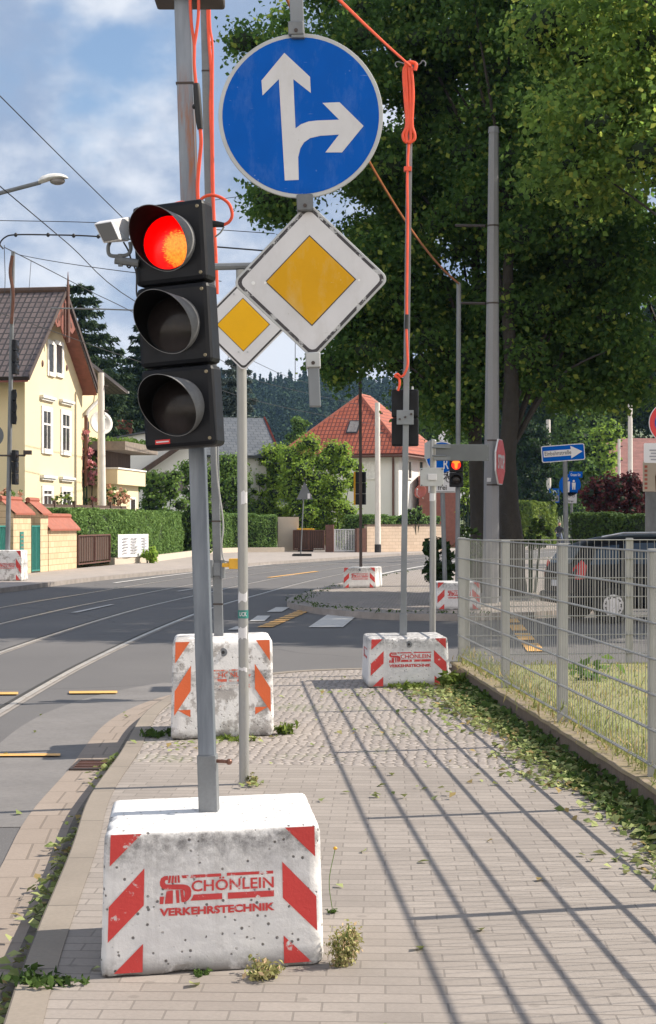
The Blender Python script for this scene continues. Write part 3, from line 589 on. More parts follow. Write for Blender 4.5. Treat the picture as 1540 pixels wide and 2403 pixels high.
    if side_logo:
        s = MB()
        for q in LOGO_S:
            s.add([mapp(-0.003, dl*(1-ty(*p)[0]), h*(ty(*p)[1]+0.05)) for p in q], [tuple(range(len(q)))])
        s.build('side_lettering', M[letter], t)
    return t
block('chipped white concrete block with red lettering, nearest to the viewer under the red signal', (-0.802, 5.742), (-0.012, 5.93), (-0.065, 0.74), 0.51, 'block_white', hole=False, rnd=0.026, cuts=46, rough=0.006)
block('tall peeling concrete block with faded orange stripes and mostly flaked off lettering beside the kerb', (-1.163, 12.07), (-0.405, 12.35), (-0.06, 0.8), 0.735, 'block_peeled', stripe='stripe_orange', letter='letter_faded', bottom=0.27, lz=(0.5, 0.8), cuts=30)
block('clean white concrete block with bright red stripes standing beside the fence corner', (0.388, 15.92), (1.2, 16.12), (-0.045, 0.85), 0.48, 'block_clean', side_logo=True, rnd=0.025)
block('white concrete block with red lettering half hidden behind the end of the mesh fence', (2.0, 30.3), (2.85, 30.4), (0.0, 0.85), 0.52, 'block_clean', hole=False, cuts=10)
block('shaded concrete block on the tip of the opposite corner, under a thin dark pole', (0.36, 40.5), (1.2, 40.8), (0.2, 0.85), 0.52, 'block_white', cuts=10)
block('tall grey white concrete block cut by the left photo edge on the far pavement', (-9.42, 45.5), (-8.56, 45.7), (0.03, 0.85), 0.86, 'block_peeled', hole=False, cuts=10)
# ------------------------------------------------------------------ signal heads
def head(parent, Mx, mods, lit=None, s=1.0, visor=0.185, fine=True, lit_mat='lit_red_lens', seg=28):
    H = 0.302*s; w = 0.285*s; z1 = H*mods/2
    for k in range(mods):
        zc = z1-H*(k+0.5); mb = MB(); mb.box(-w/2, w/2, -0.05*s, 0.055*s, zc-H*0.492, zc+H*0.492, Mx)
        hs = mb.build('housing', M['black_plastic'], parent, bevel=0.018*s)
        r = 0.098*s; mb = MB(); vs = [(0, -0.068*s, zc)]; uv = [(0, 0)]; rg = 5
        for j in range(1, rg+1):
            for i in range(seg):
                a = 2*math.pi*i/seg; q = j/rg
                vs.append((r*q*math.cos(a), -0.068*s+0.016*s*q*q, zc+r*q*math.sin(a))); uv.append((q*math.cos(a), q*math.sin(a)))
        fs = [(0, 1+i, 1+(i+1) % seg) for i in range(seg)]+[(1+(j-1)*seg+i, 1+j*seg+i, 1+j*seg+(i+1) % seg, 1+(j-1)*seg+(i+1) % seg) for j in range(1, rg) for i in range(seg)]
        mb.add(vs, fs, Mx, [[uv[i] for i in f] for f in fs])
        mb.build('lens', M[lit_mat if k == lit else 'dark_lens'], hs, smooth=True)
        if visor:
            mb = MB(); R0 = 0.104*s; th = 0.0022*s; rows = []; n = seg*2
            for i in range(n):
                a = 2*math.pi*i/n; q = (1+math.sin(a))/2; Lg = (0.003+(visor-0.003)*min(1, q**0.95))*s
                for rr in (R0, R0+th):
                    dr = 1.0
                    rows += [(rr*math.cos(a), -0.048*s, zc+rr*math.sin(a)), (rr*dr*math.cos(a), -0.048*s-Lg, zc+rr*dr*math.sin(a))]
            fi, fo, n = [], [], len(rows)//4
            for i in range(n):
                a, b = 4*i, 4*((i+1) % n); fi.append((a, b, b+1, a+1)); fo += [(a+2, a+3, b+3, b+2), (a+1, b+1, b+3, a+3)]
            mb.add(rows, fo, Mx); mb.build('visor', M['visor_dusty' if fine else 'visor_plastic'], hs, smooth=True); mb = MB(); mb.add(rows, fi, Mx); mb.build('visor_lining', M['visor_plastic'], hs, smooth=True)
        if fine:
            for sx in (1,):
                for sz in (-1, 1):
                    mb = MB(); c = (sx*w*0.42, -0.0495*s, zc+sz*H*0.40); mb.cyl(c, (c[0], c[1]-0.004, c[2]), 0.0068*s, 0.006*s, 10, Mx); mb.build('screw', M['screw_brass'], hs)
def mtx(p, yaw=0, lean=0): return Matrix.Translation(Vector(p)) @ Matrix.Rotation(R(yaw), 4, 'Z') @ Matrix.Rotation(R(lean), 4, 'Y')
# nearest traffic light
tl = thing('traffic_light', 'big black traffic light lit red, on a leaning galvanised pole in the nearest block', 'traffic light', (-0.452, 6.22, 0.5))
p0, p1 = Vector((-0.452, 6.22, 0.5)), Vector((-0.572, 6.22, 4.24))
mb = MB(); mb.sqtube(p0+(p1-p0)*0.05, p1, 0.062, yaw=R(-3)); mb.build('pole', M['galv_rusty'], tl, bevel=0.004)
mb = MB(); mb.sqtube(p0, p0+(p1-p0)*0.0595, 0.072, yaw=R(-3)); mb.build('pole_sleeve', M['galv_dull'], tl, bevel=0.004)
for sx, z in ((0.045, 0.70),):
    mb = MB(); mb.cyl((p0.x+0.03, 6.2, z), (p0.x+0.075, 6.18, z), 0.007, 0.007, 8); mb.ball((p0.x+0.078, 6.18, z), 0.012); mb.build('clamp_bolt', M['copper_pipe'], tl)
for z in (3.27, 2.77):
    q = p0.lerp(p1, (z-0.5)/3.74); mb = MB(); mb.sqtube(q-Vector((0, 0, 0.004)), q+Vector((0, 0, 0.004)), 0.068, yaw=R(-3)); mb.build('cable_tie', M['iron'], tl)
hp = W(419, 766, 6.02); HM = mtx(hp, -18, -3.4)
head(tl, HM, 3, 0)
mb = MB(); mb.box(-0.095, -0.037, -0.052, -0.0505, -0.432, -0.416, HM); stk = mb.build('sticker', M['sign_red'], tl)
mb = MB(); mb.box(-0.091, -0.041, -0.0532, -0.0525, -0.426, -0.4215, HM); mb.build('sticker_text', M['sign_white'], stk)
mb = MB(); q = HM @ Vector((0.0, 0.075, 0)); q2 = p0.lerp(p1, (q.z-0.5)/3.74)
for dz in (0.33, -0.33):
    a = HM @ Vector((0, 0.07, dz)); b = p0.lerp(p1, (a.z-0.5)/3.74); mb.tube([a, b], 0.02, 8)
mb.build('mounting_bracket', M['galv_dull'], tl)
# top plate and beam carrying the hanging signs
mb = MB(); mb.box(-0.665, -0.40, 6.12, 6.36, 3.598, 3.64); mb.build('top_plate', M['iron'], tl, bevel=0.01)
# detector with bracket
def dm(px, py, d=6.0): return W(px, py, d)
mb = MB(); A = [dm(220, 525, 5.92), dm(262, 518, 5.92), dm(282, 563, 5.92), dm(243, 571, 5.92)]; B = [dm(232, 519, 6.10), dm(306, 508, 6.10), dm(303, 566, 6.10), dm(262, 569, 6.10)]
A2 = [dm(222, 526, 5.92), dm(262, 518, 5.92), dm(286, 563, 5.92), dm(246, 571, 5.92)]
mb.add(A+B, [(0, 1, 2, 3), (0, 4, 5, 1), (1, 5, 6, 2), (2, 6, 7, 3), (3, 7, 4, 0), (4, 7, 6, 5)]); det = mb.build('detector', M['sign_white'], tl, bevel=0.004)
mb = MB(); e = Vector((0, -0.004, 0)); cc = sum(A, Vector())/4
mb.add([cc+(p-cc)*0.88+e for p in A], [(0, 1, 2, 3)]); mb.build('detector_front', M['glass_dark'], det)
mb = MB(); mb.tube(catmull([dm(258, 568), dm(254, 580), dm(256, 596), dm(268, 601), dm(298, 598), dm(307, 585), dm(305, 568)], 5), 0.007, 8)
mb.tube([dm(270, 610), dm(325, 618)], 0.015, 8); mb.tube([dm(282, 596), dm(283, 625)], 0.009, 8); mb.build('detector_bracket', M['galv_dull'], tl, smooth=True)
mb = MB(); mb.tube(catmull([dm(290, 568), dm(302, 590), dm(308, 615), dm(304, 628), dm(298, 622), dm(306, 612), dm(320, 640), dm(321, 690), dm(330, 708)], 6), 0.0035, 6); mb.build('detector_cable', M['black_rubber'], tl)
# orange cables on this pole
def cab(pts, d, r, parent, name='cable', m='orange_cable', k=8):
    mb = MB(); mb.tube(catmull([W(a, b, d) if len(q) == 2 else W(a, b, q[2]) for q in pts for a, b in [q[:2]]], k), r, 8); return mb.build(name, M[m], parent, smooth=True)
cab([(446, -20), (447, 20), (450, 60), (456, 105), (456, 150), (460, 196)], 6.15, 0.006, tl)
cab([(466, -20), (466, 30), (462, 70), (456, 108)], 6.15, 0.006, tl)
mb = MB(); mb.tube([W(461, 196, 6.15), W(462, 208, 6.15), W(464, 240, 6.15), W(468, 285, 6.15), W(470, 303, 6.15)], 0.013, 10, [0.012, 0.014, 0.015, 0.014, 0.011]); mb.ball(W(457, 250, 6.15), 0.010); mb.build('cable_coupling', M['black_rubber'], tl, smooth=True)
cab([(470, 300), (472, 335), (468, 380), (464, 430), (465, 468), (470, 490)], 6.15, 0.007, tl)
cab([(466, 480), (474, 466), (492, 458), (515, 462), (537, 478), (545, 503), (538, 520), (522, 529)], 6.1, 0.006, tl)
cab([(466, 484), (450, 478), (425, 475), (406, 481), (401, 492)], 6.1, 0.006, tl)
mb = MB(); mb.tube([W(494, 525, 6.1), W(510, 526, 6.1), W(526, 528, 6.1)], 0.012, 10, [0.014, 0.012, 0.009]); mb.build('plug', M['black_rubber'], tl, smooth=True)
cab([(526, 532), (518, 545), (505, 556)], 6.1, 0.003, tl, m='grey_cable')
# ------------------------------------------------------------------ hanging signs
DS = 5.95
hs = thing('hanging_sign', 'hanging tube with a round blue arrow sign above a worn yellow diamond sign', 'road sign', (-0.1, DS, 3.72))
def at(zx, zy, ox, oy, k, d): return W((ox+zx*k)/1.4968, (oy+zy*k)/1.4968, d)
a, b = W(692, -75, DS), W(740, 955, DS)
q1, q2 = a.lerp(b, 0.16), a.lerp(b, 0.50)
mb = MB(); mb.sqtube(a+Vector((0, 0.0, 0)), a.lerp(b, 0.163), 0.05); mb.sqtube(a.lerp(b, 0.163)+Vector((0, 0.034, 0)), a.lerp(b, 0.90)+Vector((0, 0.034, 0)), 0.05); mb.sqtube(a.lerp(b, 0.885), b, 0.042); mb.build('hanging_tube', M['galv'], hs, bevel=0.004)
mb = MB(); mb.tube([Vector((-0.556, 6.22, 3.72)), Vector((a.x, DS, 3.72))], 0.025, 10); mb.build('beam', M['galv_dull'], hs)
def disc(c, r, y0, y1, n=72): return [(c[0]+r*math.cos(2*math.pi*i/n), c[1]+r*math.sin(2*math.pi*i/n)) for i in range(n)]
c1 = W(706, 272, DS); DM = Matrix.Translation(c1) @ Matrix.Rotation(R(-1.5), 4, 'Y')
mb = MB(); mb.prism(disc((0, 0), 0.3, 0, 0), -0.004, 0.006, DM); panel = mb.build('round_panel', M['sign_grey'], hs, bevel=0.002)
mb = MB(); mb.prism(disc((0, 0), 0.285, 0, 0), -0.0055, -0.0045, DM); mb.build('blue_face', M['sign_blue_old'], panel)
arrow = [(577,358),(750,520),(755,628),(637,535),(652,866),(690,838),(740,820),(800,813),(945,808),(833,695),(948,690),(1110,850),(965,1028),(853,1028),(945,908),(820,916),(750,932),(710,960),(685,1000),(670,1060),(674,1213),(580,1217),(540,535),(430,645),(423,545)]
mb = MB(); mb.prism([((x-687)/1850, (780-y)/1850) for x, y in arrow], -0.0068, -0.006, Matrix.Translation(c1)); mb.build('white_arrow', M['sign_white_old'], panel)
def clip(c, lean, w=0.056, h=0.05, m='galv_dull', rust=True):
    Mx = Matrix.Translation(c) @ Matrix.Rotation(R(lean), 4, 'Y'); mb = MB(); mb.box(-w/2, w/2, -0.03, 0.05, -h/2, h/2, Mx); o = mb.build('clip', M[m], hs, bevel=0.005)
    mb = MB(); mb.cyl((0.0, -0.034, -h*0.2), (0, -0.03, -h*0.2), 0.007, 0.007, 8, Mx); mb.build('bolt', M['iron'], o)
clip(W(695, 70, DS), -2); clip(W(716, 478, DS), -2, 0.06, 0.06); clip(W(735, 846, DS), -2, 0.054, 0.056, 'sign_grey')
c2 = W(729.5, 659, DS); QM = Matrix.Translation(c2) @ Matrix.Rotation(R(-1.6), 4, 'Y')
def rdia(h, rr, n=6):                                # rounded square standing on a corner
    out = []
    for k in range(4):
        a0 = math.pi/2*k; c = (h-rr*math.sqrt(2))
        cx, cz = c*math.cos(a0), c*math.sin(a0)
        for i in range(n+1):
            a = a0-math.pi/4+math.pi/2*i/n; out.append((cx+rr*math.cos(a), cz+rr*math.sin(a)))
    return out
def diamond(parent, QM, hd, worn, yellow):
    mb = MB(); mb.prism(rdia(hd, 0.03), -0.003, 0.006, QM); pn = mb.build('diamond_panel', M['sign_grey' if worn else 'sign_white'], parent, bevel=0.002)
    mb = MB(); mb.prism(rdia(hd*0.96, 0.025), -0.0043, -0.0035, QM); mb.build('black_edge', M['worn_line' if worn else 'sign_black'], pn)
    mb = MB(); mb.prism(rdia(hd*0.905, 0.022), -0.0055, -0.0048, QM); mb.build('white_face', M['sign_white_old' if worn else 'sign_white'], pn)
    mb = MB(); mb.prism(rdia(hd*0.578, 0.001), -0.0067, -0.006, QM); mb.build('black_line', M['sign_black'], pn)
    mb = MB(); mb.prism(rdia(hd*0.56, 0.001), -0.0079, -0.0072, QM); mb.build('yellow_face', M[yellow], pn)
    return pn
diamond(hs, QM, 0.287, True, 'sign_yellow_old')
for x, r in ((-0.209, 0.007), (-0.165, 0.005), (0.176, 0.004)):
    mb = MB(); mb.cyl((x, -0.0068, -0.003), (x, -0.006, -0.003), r, r, 12, QM); mb.build('bolt_hole', M['banner'], hs)
# ------------------------------------------------------------------ road sign on the round post
rs = thing('road_sign', 'clean yellow and white diamond sign on a round grey post set in the paving', 'road sign', (-0.515, 10.05, 0))
mb = MB(); mb.cyl((-0.515, 10.05, 0), (-0.535, 10.05, 3.16), 0.031, 0.031, 18); mb.build('post', M['post_round'], rs, smooth=True)
mb = MB(); mb.cyl((-0.515, 10.05, 0.001), (-0.515, 10.05, 0.012), 0.045, 0.04, 16); mb.build('mortar_collar', M['cream_render'], rs)
q = W(571, 762, 9.99); diamond(rs, Matrix.Translation(q) @ Matrix.Rotation(R(-0.5), 4, 'Y'), 0.285, False, 'sign_yellow')
for x, y in ((549, 690), (560, 826), (581, 826)):
    q = W(x, y, 9.977); mb = MB(); mb.cyl(q, q-Vector((0, 0.004, 0)), 0.006, 0.006, 8); mb.build('rivet', M['sign_grey'], rs)
mb = MB(); mb.tube([W(500, 626, 10.05), W(596, 624, 10.05)], 0.022, 8); mb.build('cross_arm', M['galv_dull'], rs)
mb = MB()
for z0, z1, m_ in ((1.02, 1.07, 0),): mb.cyl((-0.5215, 10.05, z0), (-0.522, 10.05, z1), 0.0325, 0.0325, 18)
mb.build('sticker', M['green_metal'], rs)
for z0, z1 in ((0.90, 0.97), (1.12, 1.18), (0.70, 0.72), (1.72, 1.80)):
    mb = MB(); mb.add([(-0.521+0.0326*math.cos(a), 10.05+0.0326*math.sin(a), z+random.uniform(-.012, .012)) for z in (z0, z1) for a in np.linspace(R(200), R(320), 7)], [(i, i+1, 8+i, 7+i) for i in range(6)]); mb.build('sticker_remains', M['sign_white'], rs)
put = MB(); v, f = text_mesh('UCK', 0.05, 0.026, 0.02)
for vv in v: pass
put.add([(-0.5215+0.0332*math.sin((a-0.025)/0.0332), 10.05-0.0332*math.cos((a-0.025)/0.0332), 1.033+b) for a, b in v], f); put.build('sticker_lettering', M['sign_white'], rs)
# ------------------------------------------------------------------ other signal poles in the blocks
def sq_pole(name, label, cat, base, top, w, sleeve=0.25, group=None, m='galv_dull'):
    t = thing(name, label, cat, base, group); b, e = Vector(base), Vector(top)
    mb = MB(); mb.sqtube(b+(e-b)*0.01, e, w); mb.build('pole', M[m], t, bevel=0.004)
    if sleeve:
        q = b+(e-b)*(sleeve/(e-b).length); mb = MB(); mb.sqtube(b, q, w+0.014); mb.build('pole_sleeve', M['galv'], t, bevel=0.003)
    return t
P2 = sq_pole('signal_pole', 'square grey pole with an orange cable rising from the tall peeling block', 'pole', (-0.845, 12.65, 0.72), (-0.99, 12.65, 7.2), 0.062, 0)
def P2p(z): return Vector((-0.845-0.145*(z-0.72)/6.48, 12.65, z))
mb = MB(); mb.sqtube(P2p(0.72), P2p(1.31), 0.07); mb.build('pole_sleeve', M['galv_dull'], P2, bevel=0.003)
mb = MB(); c = P2p(1.25)
for dx in (-0.045, 0.045): mb.cyl(c+Vector((dx, -0.045, -0.07)), c+Vector((dx, -0.045, 0.07)), 0.02, 0.02, 10)
mb.box(c.x-0.045, c.x+0.045, c.y-0.05, c.y-0.04, c.z-0.05, c.z+0.05); mb.build('clamp', M['galv'], P2, smooth=True)
mb = MB(); c = W(549, 1323, 12.55); mb.cbox(c, 0.075, 0.06, 0.08); mb.cyl(c+Vector((-0.036, 0, -0.01)), c+Vector((-0.09, 0, -0.012)), 0.018, 0.016, 10); mb.build('yellow_connector', M['yellow_plastic'], P2, bevel=0.008)
for z in (5.1, 3.6, 2.33, 1.62, 0.98):
    c = P2p(z); mb = MB(); mb.sqtube(c-Vector((0, 0, .006)), c+Vector((0, 0, .006)), 0.076 if z < 1.3 else 0.067); mb.build('cable_tie', M['iron'], P2)
cab([(487, -40), (488, 40), (490, 90), (496, 180), (494, 250), (497, 340), (498, 430), (502, 500), (506, 580), (509, 650), (510, 690)], 12.58, 0.012, P2)
cab([(491, -40), (493, 60), (499, 110), (499, 230), (500, 360), (503, 520), (508, 600)], 12.56, 0.009, P2)
cab([(506, 1040), (509, 1110), (515, 1160), (521, 1200), (524, 1240), (520, 1280), (525, 1312), (537, 1320)], 12.56, 0.007, P2, m='grey_cable')
P3 = thing('signal_pole', 'square grey pole hung with a bundled orange cable, bearing the dark back of a signal', 'pole', (0.756, 16.45, 0.475))
b3, e3 = Vector((0.756, 16.45, 0.475)), Vector((0.828, 16.45, 6.22))
mb = MB(); mb.sqtube(b3.lerp(e3, .01), e3, 0.058); mb.build('pole', M['galv'], P3, bevel=0.004)
mb = MB(); mb.sqtube(b3, b3.lerp(e3, 0.038), 0.072); mb.build('pole_sleeve', M['galv'], P3, bevel=0.003)
HM3 = mtx((b3.lerp(e3, 0.37).x-0.0, 16.58, PZ(981, 16.6)), 176, 0); head(P3, HM3, 2, None, 0.96, 0.15, False)
mb = MB(); c = W(951, 979, 16.4); mb.box(c.x-0.085, c.x+0.085, c.y-0.012, c.y, c.z-0.075, c.z+0.07); cl = mb.build('clamp_plate', M['galv'], P3, bevel=0.003)
for dx, dz in ((-0.055, -0.02), (0.06, 0.03), (0.0, 0.0)):
    mb = MB(); mb.cyl((c.x+dx, c.y-0.012, c.z+dz), (c.x+dx, c.y-0.03, c.z+dz), 0.011, 0.011, 8); mb.build('bolt', M['iron'], cl)
for k, (x0, pts) in enumerate(((0, [(932, 158), (928, 151), (932, 145), (945, 148), (958, 152)]), (1, [(998, 155), (999, 147), (992, 142), (985, 150), (968, 152)]))):
    cab(pts, 16.45, 0.006, P3, 'hook', 'galv')
mb = MB(); mb.cyl(e3, e3+Vector((0, 0, 0.06)), 0.012, 0.008, 8); mb.build('pole_tip', M['galv'], P3)
for dx in (-9, -4, 3, 9):
    cab([(960+dx*0.2, 150), (957+dx, 165), (960+dx*1.1, 220), (961+dx*0.7, 290), (960+dx*1.5, 315), (960+dx*1.3, 328), (958+dx*0.3, 335)], 16.38, 0.016, P3)
cab([(950, 152), (962, 146), (976, 150), (974, 165)], 16.38, 0.02, P3)
cab([(960, 330), (957, 380), (958, 395), (956, 420), (957, 520), (956, 620), (955, 700), (955, 738)], 16.40, 0.013, P3)
cab([(955, 738), (954, 772)], 16.38, 0.019, P3, 'cable_coupling', 'black_rubber', 3)
cab([(954, 770), (956, 820), (957, 855), (950, 876), (942, 884), (933, 878), (927, 882), (936, 888), (938, 900), (934, 917)], 16.38, 0.012, P3)
mb = MB(); mb.sqtube(W(957, 392, 16.42), W(957, 402, 16.42), 0.075); mb.build('cable_tie', M['orange_cable'], P3)
for x in (933, 968):
    q = W(x, 914, 16.5); mb = MB(); mb.cyl(q, q+Vector((0, 0, 0.03)), 0.012, 0.01, 8); mb.build('cable_gland', M['sign_grey'], P3)
P4 = thing('pedestrian_signal', 'slim grey pole with a small signal glowing red, in the block behind the fence end', 'traffic light', (PX(1076, 30.6), 30.6, 0.51))
mb = MB(); mb.cyl((PX(1074, 30.6), 30.6, 0.51), (PX(1077, 30.6), 30.6, PZ(664, 30.6)), 0.045, 0.045, 10); mb.build('pole', M['galv_dull'], P4, smooth=True)
HM4 = mtx(W(1071, 1109, 30.45), -6, 0); head(P4, HM4, 2, None, 0.9, 0.13, False)
mb = MB(); z0 = 0.136
mb.prism([(-0.085, z0+0.055), (-0.06, z0+0.075), (0.06, z0+0.075), (0.085, z0+0.05), (0.03, z0+0.03), (0.025, z0-0.05), (0, z0-0.075), (-0.025, z0-0.05), (-0.03, z0+0.03)], -0.080, -0.074, HM4); mb.build('lit_symbol', M['lamp_amber'], P4)
mb = MB(); mb.prism(disc((0, z0+0.003), 0.088, 0, 0, 24), -0.072, -0.068, HM4); mb.build('lit_lens', M['lamp_red'], P4)
P5 = thing('signal_pole', 'thin dark pole with a signal back, rising from the shaded block on the opposite corner', 'pole', (PX(846, 41.1), 41.1, 0.5))
mb = MB(); mb.sqtube((PX(847, 41.1), 41.1, 0.5), (PX(845, 41.1), 41.1, PZ(745, 41.1)), 0.075); mb.build('pole', M['iron'], P5)
head(P5, mtx(W(847, 1146, 41.3), 160, 0), 3, None, 0.92, 0.15, False)
mb = MB(); c = W(835, 1146, 41.35); mb.box(c.x-0.05, c.x+0.0, c.y-0.02, c.y+0.05, c.z-0.42, c.z+0.42); mb.build('yellow_edge', M['sign_yellow_old'], P5)
P6 = thing('signal_pole', 'dark pole with three black signal boxes one above the other at the left photo edge', 'pole', (PX(20, 46.2), 46.2, 0.84))
mb = MB(); mb.cyl((PX(18, 46.2), 46.2, 0.84), (PX(31, 46.2), 46.2, PZ(590, 46.2)), 0.07, 0.055, 10); mb.build('pole', M['galv_dull'], P6, smooth=True)
for px, py, yw in ((37, 838, 80), (34, 955, 100), (36, 1097, 80)): head(P6, mtx(W(px, py, 46.15), yw, 0), 3, None, 1.08, 0, False, seg=12)
mb = MB(); mb.tube([W(-10, 1069, 46.1), W(60, 1069, 46.1)], 0.03, 6); mb.cbox(W(65, 1062, 46.1), 0.22, 0.15, 0.12); mb.build('camera_arm', M['iron'], P6)
mb = MB(); mb.prism(disc((0, 0), 0.32, 0, 0, 24), 0, 0.02, Matrix.Translation(W(-18, 1022, 46))); mb.build('round_panel', M['sign_back'], P6)
mb = MB(); mb.tube(catmull([W(29, 600, 46.1), W(24, 640, 46.1), W(31, 690, 46.1), W(27, 760, 46.1)], 4), 0.05, 6); mb.build('cable', M['copper_pipe'], P6)
for n_, lb, p_, q_, s_, r_, m_ in (('hanging_cable', 'orange cable slung from the bundled pole up towards the top of the picture', e3+Vector((0, -0.03, -0.02)), Vector((-0.571, 6.22, 4.22)), 0.03, 0.012, 'orange_cable'),
                         ('hanging_cable', 'brownish orange cable sagging behind the round blue sign towards the slim signal pole', P2p(7.15), Vector((PX(1077, 30.6), 30.6, PZ(665, 30.6))), 0.55, 0.018, 'orange_wire')):
    mb = MB(); mb.tube(sag(p_, q_, s_, 24), r_, 6); setp(mb.build(n_, M[m_], None, True), lb, 'cable')
# ------------------------------------------------------------------ street-name post, round blue sign post, stop mast, one-way sign
s4 = thing('street_name_sign', 'round grey post by the fence corner with grey sign backs pointing two ways', 'road sign', (PX(1016, 17.4), 17.4, 0))
D4 = 17.4
mb = MB(); mb.cyl((PX(1015, D4), D4, 0), (PX(1017, D4), D4, PZ(1034, D4)), 0.034, 0.034, 16); mb.build('post', M['post_round'], s4, smooth=True)
mb = MB(); mb.ball((PX(1017, D4), D4, PZ(1034, D4)), 0.034, 0.034, 0.015); mb.build('post_cap', M['galv'], s4)
k_ = lambda x, y, d=D4-0.06: W((1450+x*0.2273)/1.4968, (1500+y*0.2273)/1.4968, d)
def flat(mb, a, b, c, d, t=0.012):
    n = Vector((0, t, 0)); mb.add([a, b, c, d, a+n, b+n, c+n, d+n], [(0, 1, 2, 3), (7, 6, 5, 4), (0, 4, 5, 1), (1, 5, 6, 2), (2, 6, 7, 3), (3, 7, 4, 0)])
mb = MB(); flat(mb, k_(355, 262), k_(1185, 268), k_(1183, 525), k_(355, 520)); pn = mb.build('name_panel', M['sign_back'], s4, bevel=0.002)
for x, y in ((1160, 292), (1160, 497), (555, 292), (560, 480)):
    q = k_(x, y, D4-0.065); mb = MB(); mb.cyl(q, q-Vector((0, 0.008, 0)), 0.008, 0.008, 8); mb.build('rivet', M['galv'], pn)
for y in (312, 442):
    mb = MB(); mb.tube([k_(300, y, D4-0.08), k_(510, y+8, D4-0.08)], 0.008, 8); mb.box(k_(330, y-40).x, k_(585, y).x, D4-0.075, D4-0.062, k_(0, y+18 if y < 400 else y+66).z, k_(0, y-40 if y < 400 else y+15).z); mb.build('holder', M['galv'], s4)
mb = MB(); a, b = k_(182, 250, D4+0.5), k_(300, 185, D4-0.05); c, d = k_(300, 470, D4-0.05), k_(182, 500, D4+0.5)
n = Vector((0.012, 0, 0)); mb.add([a, b, c, d, a+n, b+n, c+n, d+n], [(0, 1, 2, 3), (7, 6, 5, 4), (0, 4, 5, 1), (1, 5, 6, 2), (2, 6, 7, 3), (3, 7, 4, 0)]); mb.build('cross_name_panel', M['sign_grey'], s4)
mb = MB(); flat(mb, k_(117, 632), k_(478, 628), k_(478, 915), k_(117, 915)); pn = mb.build('square_panel', M['sign_grey'], s4, bevel=0.004)
for x, y in ((140, 655), (455, 650), (140, 900), (460, 898)):
    q = k_(x, y, D4-0.065); mb = MB(); mb.cyl(q, q-Vector((0, 0.006, 0)), 0.007, 0.007, 8); mb.build('rivet', M['iron'], pn)
mb = MB(); a = k_(235, 725, D4-0.06); b = k_(372, 822, D4-0.06); mb.box(a.x, b.x, D4-0.085, D4-0.07, b.z, a.z); mb.build('clamp', M['sign_white'], s4, bevel=0.004)
mb = MB(); a = k_(262, 1025, D4); b = k_(330, 1145, D4); mb.cyl((PX(1016, D4), D4, b.z), (PX(1016.2, D4), D4, a.z), 0.0352, 0.0352, 16); mb.build('sticker', M['sign_white'], s4)
s5 = thing('cycle_path_sign', 'round blue sign with a white panel reading frei under it, behind the grey sign backs', 'road sign', (PX(1046, 31.4), 31.4, 0))
D5 = 31.4
mb = MB(); mb.cyl((PX(1046, D5), D5, 0), (PX(1036, D5), D5, PZ(1045, D5)), 0.045, 0.045, 10); mb.build('post', M['galv_dull'], s5, smooth=True)
c = k_(452, 470, D5-0.06); T5 = Matrix.Translation(c)
mb = MB(); mb.prism(disc((0, 0), 0.31, 0, 0, 40), 0, 0.02, T5); pn = mb.build('round_panel', M['sign_white'], s5)
mb = MB(); mb.prism(disc((0, 0), 0.29, 0, 0, 40), -0.006, -0.002, T5); mb.build('blue_face', M['sign_blue'], pn)
mb = MB()
put_text(mb, 'R', 0.1, 0.19, 0.03, -0.22, -0.012, T5, 0.01); mb.prism([(-0.16, -0.2), (-0.12, -0.2), (-0.11, 0.05), (-0.09, 0.12), (-0.16, 0.14), (-0.19, 0.0)], -0.012, -0.008, T5); mb.prism(disc((-0.13, 0.18), 0.035, 0, 0, 12), -0.012, -0.008, T5); mb.build('white_symbol', M['sign_white'], pn)
a, b = k_(242, 690, D5-0.06), k_(660, 1015, D5-0.06)
mb = MB(); mb.box(a.x, b.x, D5-0.06, D5-0.045, b.z, a.z); pn = mb.build('text_panel', M['sign_white'], s5, bevel=0.006)
I_ = Matrix.Identity(4); mb = MB()
mb.box(a.x+.015, b.x-.015, D5-0.064, D5-0.0615, b.z+0.012, b.z+0.022); mb.build('black_border', M['sign_black'], pn); mb = MB()
q = k_(385, 975, D5); put_text(mb, 'frei', 0.17, 0.10, q.x, q.z, D5-0.064, I_, 0.015)
def bike(mb, cx, cz, s, y, Mx=None):
    for sx in (-1, 1):
        n = 20; ring = []
        for i in range(n):
            a = 2*math.pi*i/n; ring += [(cx+sx*s*0.55+s*0.36*math.cos(a), y, cz+s*0.36*math.sin(a)), (cx+sx*s*0.55+s*0.27*math.cos(a), y, cz+s*0.27*math.sin(a))]
        mb.add(ring, [(2*i, 2*i+1, 2*((i+1) % n)+1, 2*((i+1) % n)) for i in range(n)], Mx)
    P_ = [(-.55, 0), (-.25, .5), (.4, .55), (.0, 0), (-.55, 0), (-.25, .5), (0, 0), (.4, .55), (.55, 0), (.35, .75), (.5, .8)]
    for (x0, z0), (x1, z1) in zip(P_[:-1], P_[1:]):
        d = Vector((x1-x0, z1-z0)); nn = Vector((-d.y, d.x)).normalized()*0.05
        mb.add([(cx+s*(x0+nn.x), y, cz+s*(z0+nn.y)), (cx+s*(x1+nn.x), y, cz+s*(z1+nn.y)), (cx+s*(x1-nn.x), y, cz+s*(z1-nn.y)), (cx+s*(x0-nn.x), y, cz+s*(z0-nn.y))], [(0, 1, 2, 3)], Mx)
mb.build('lettering', M['sign_black'], pn); mb = MB(); q = k_(480, 810, D5); bike(mb, q.x, q.z, 0.17, D5-0.065); mb.build('bicycle_symbol', M['sign_black'], pn)
D6 = 33.0
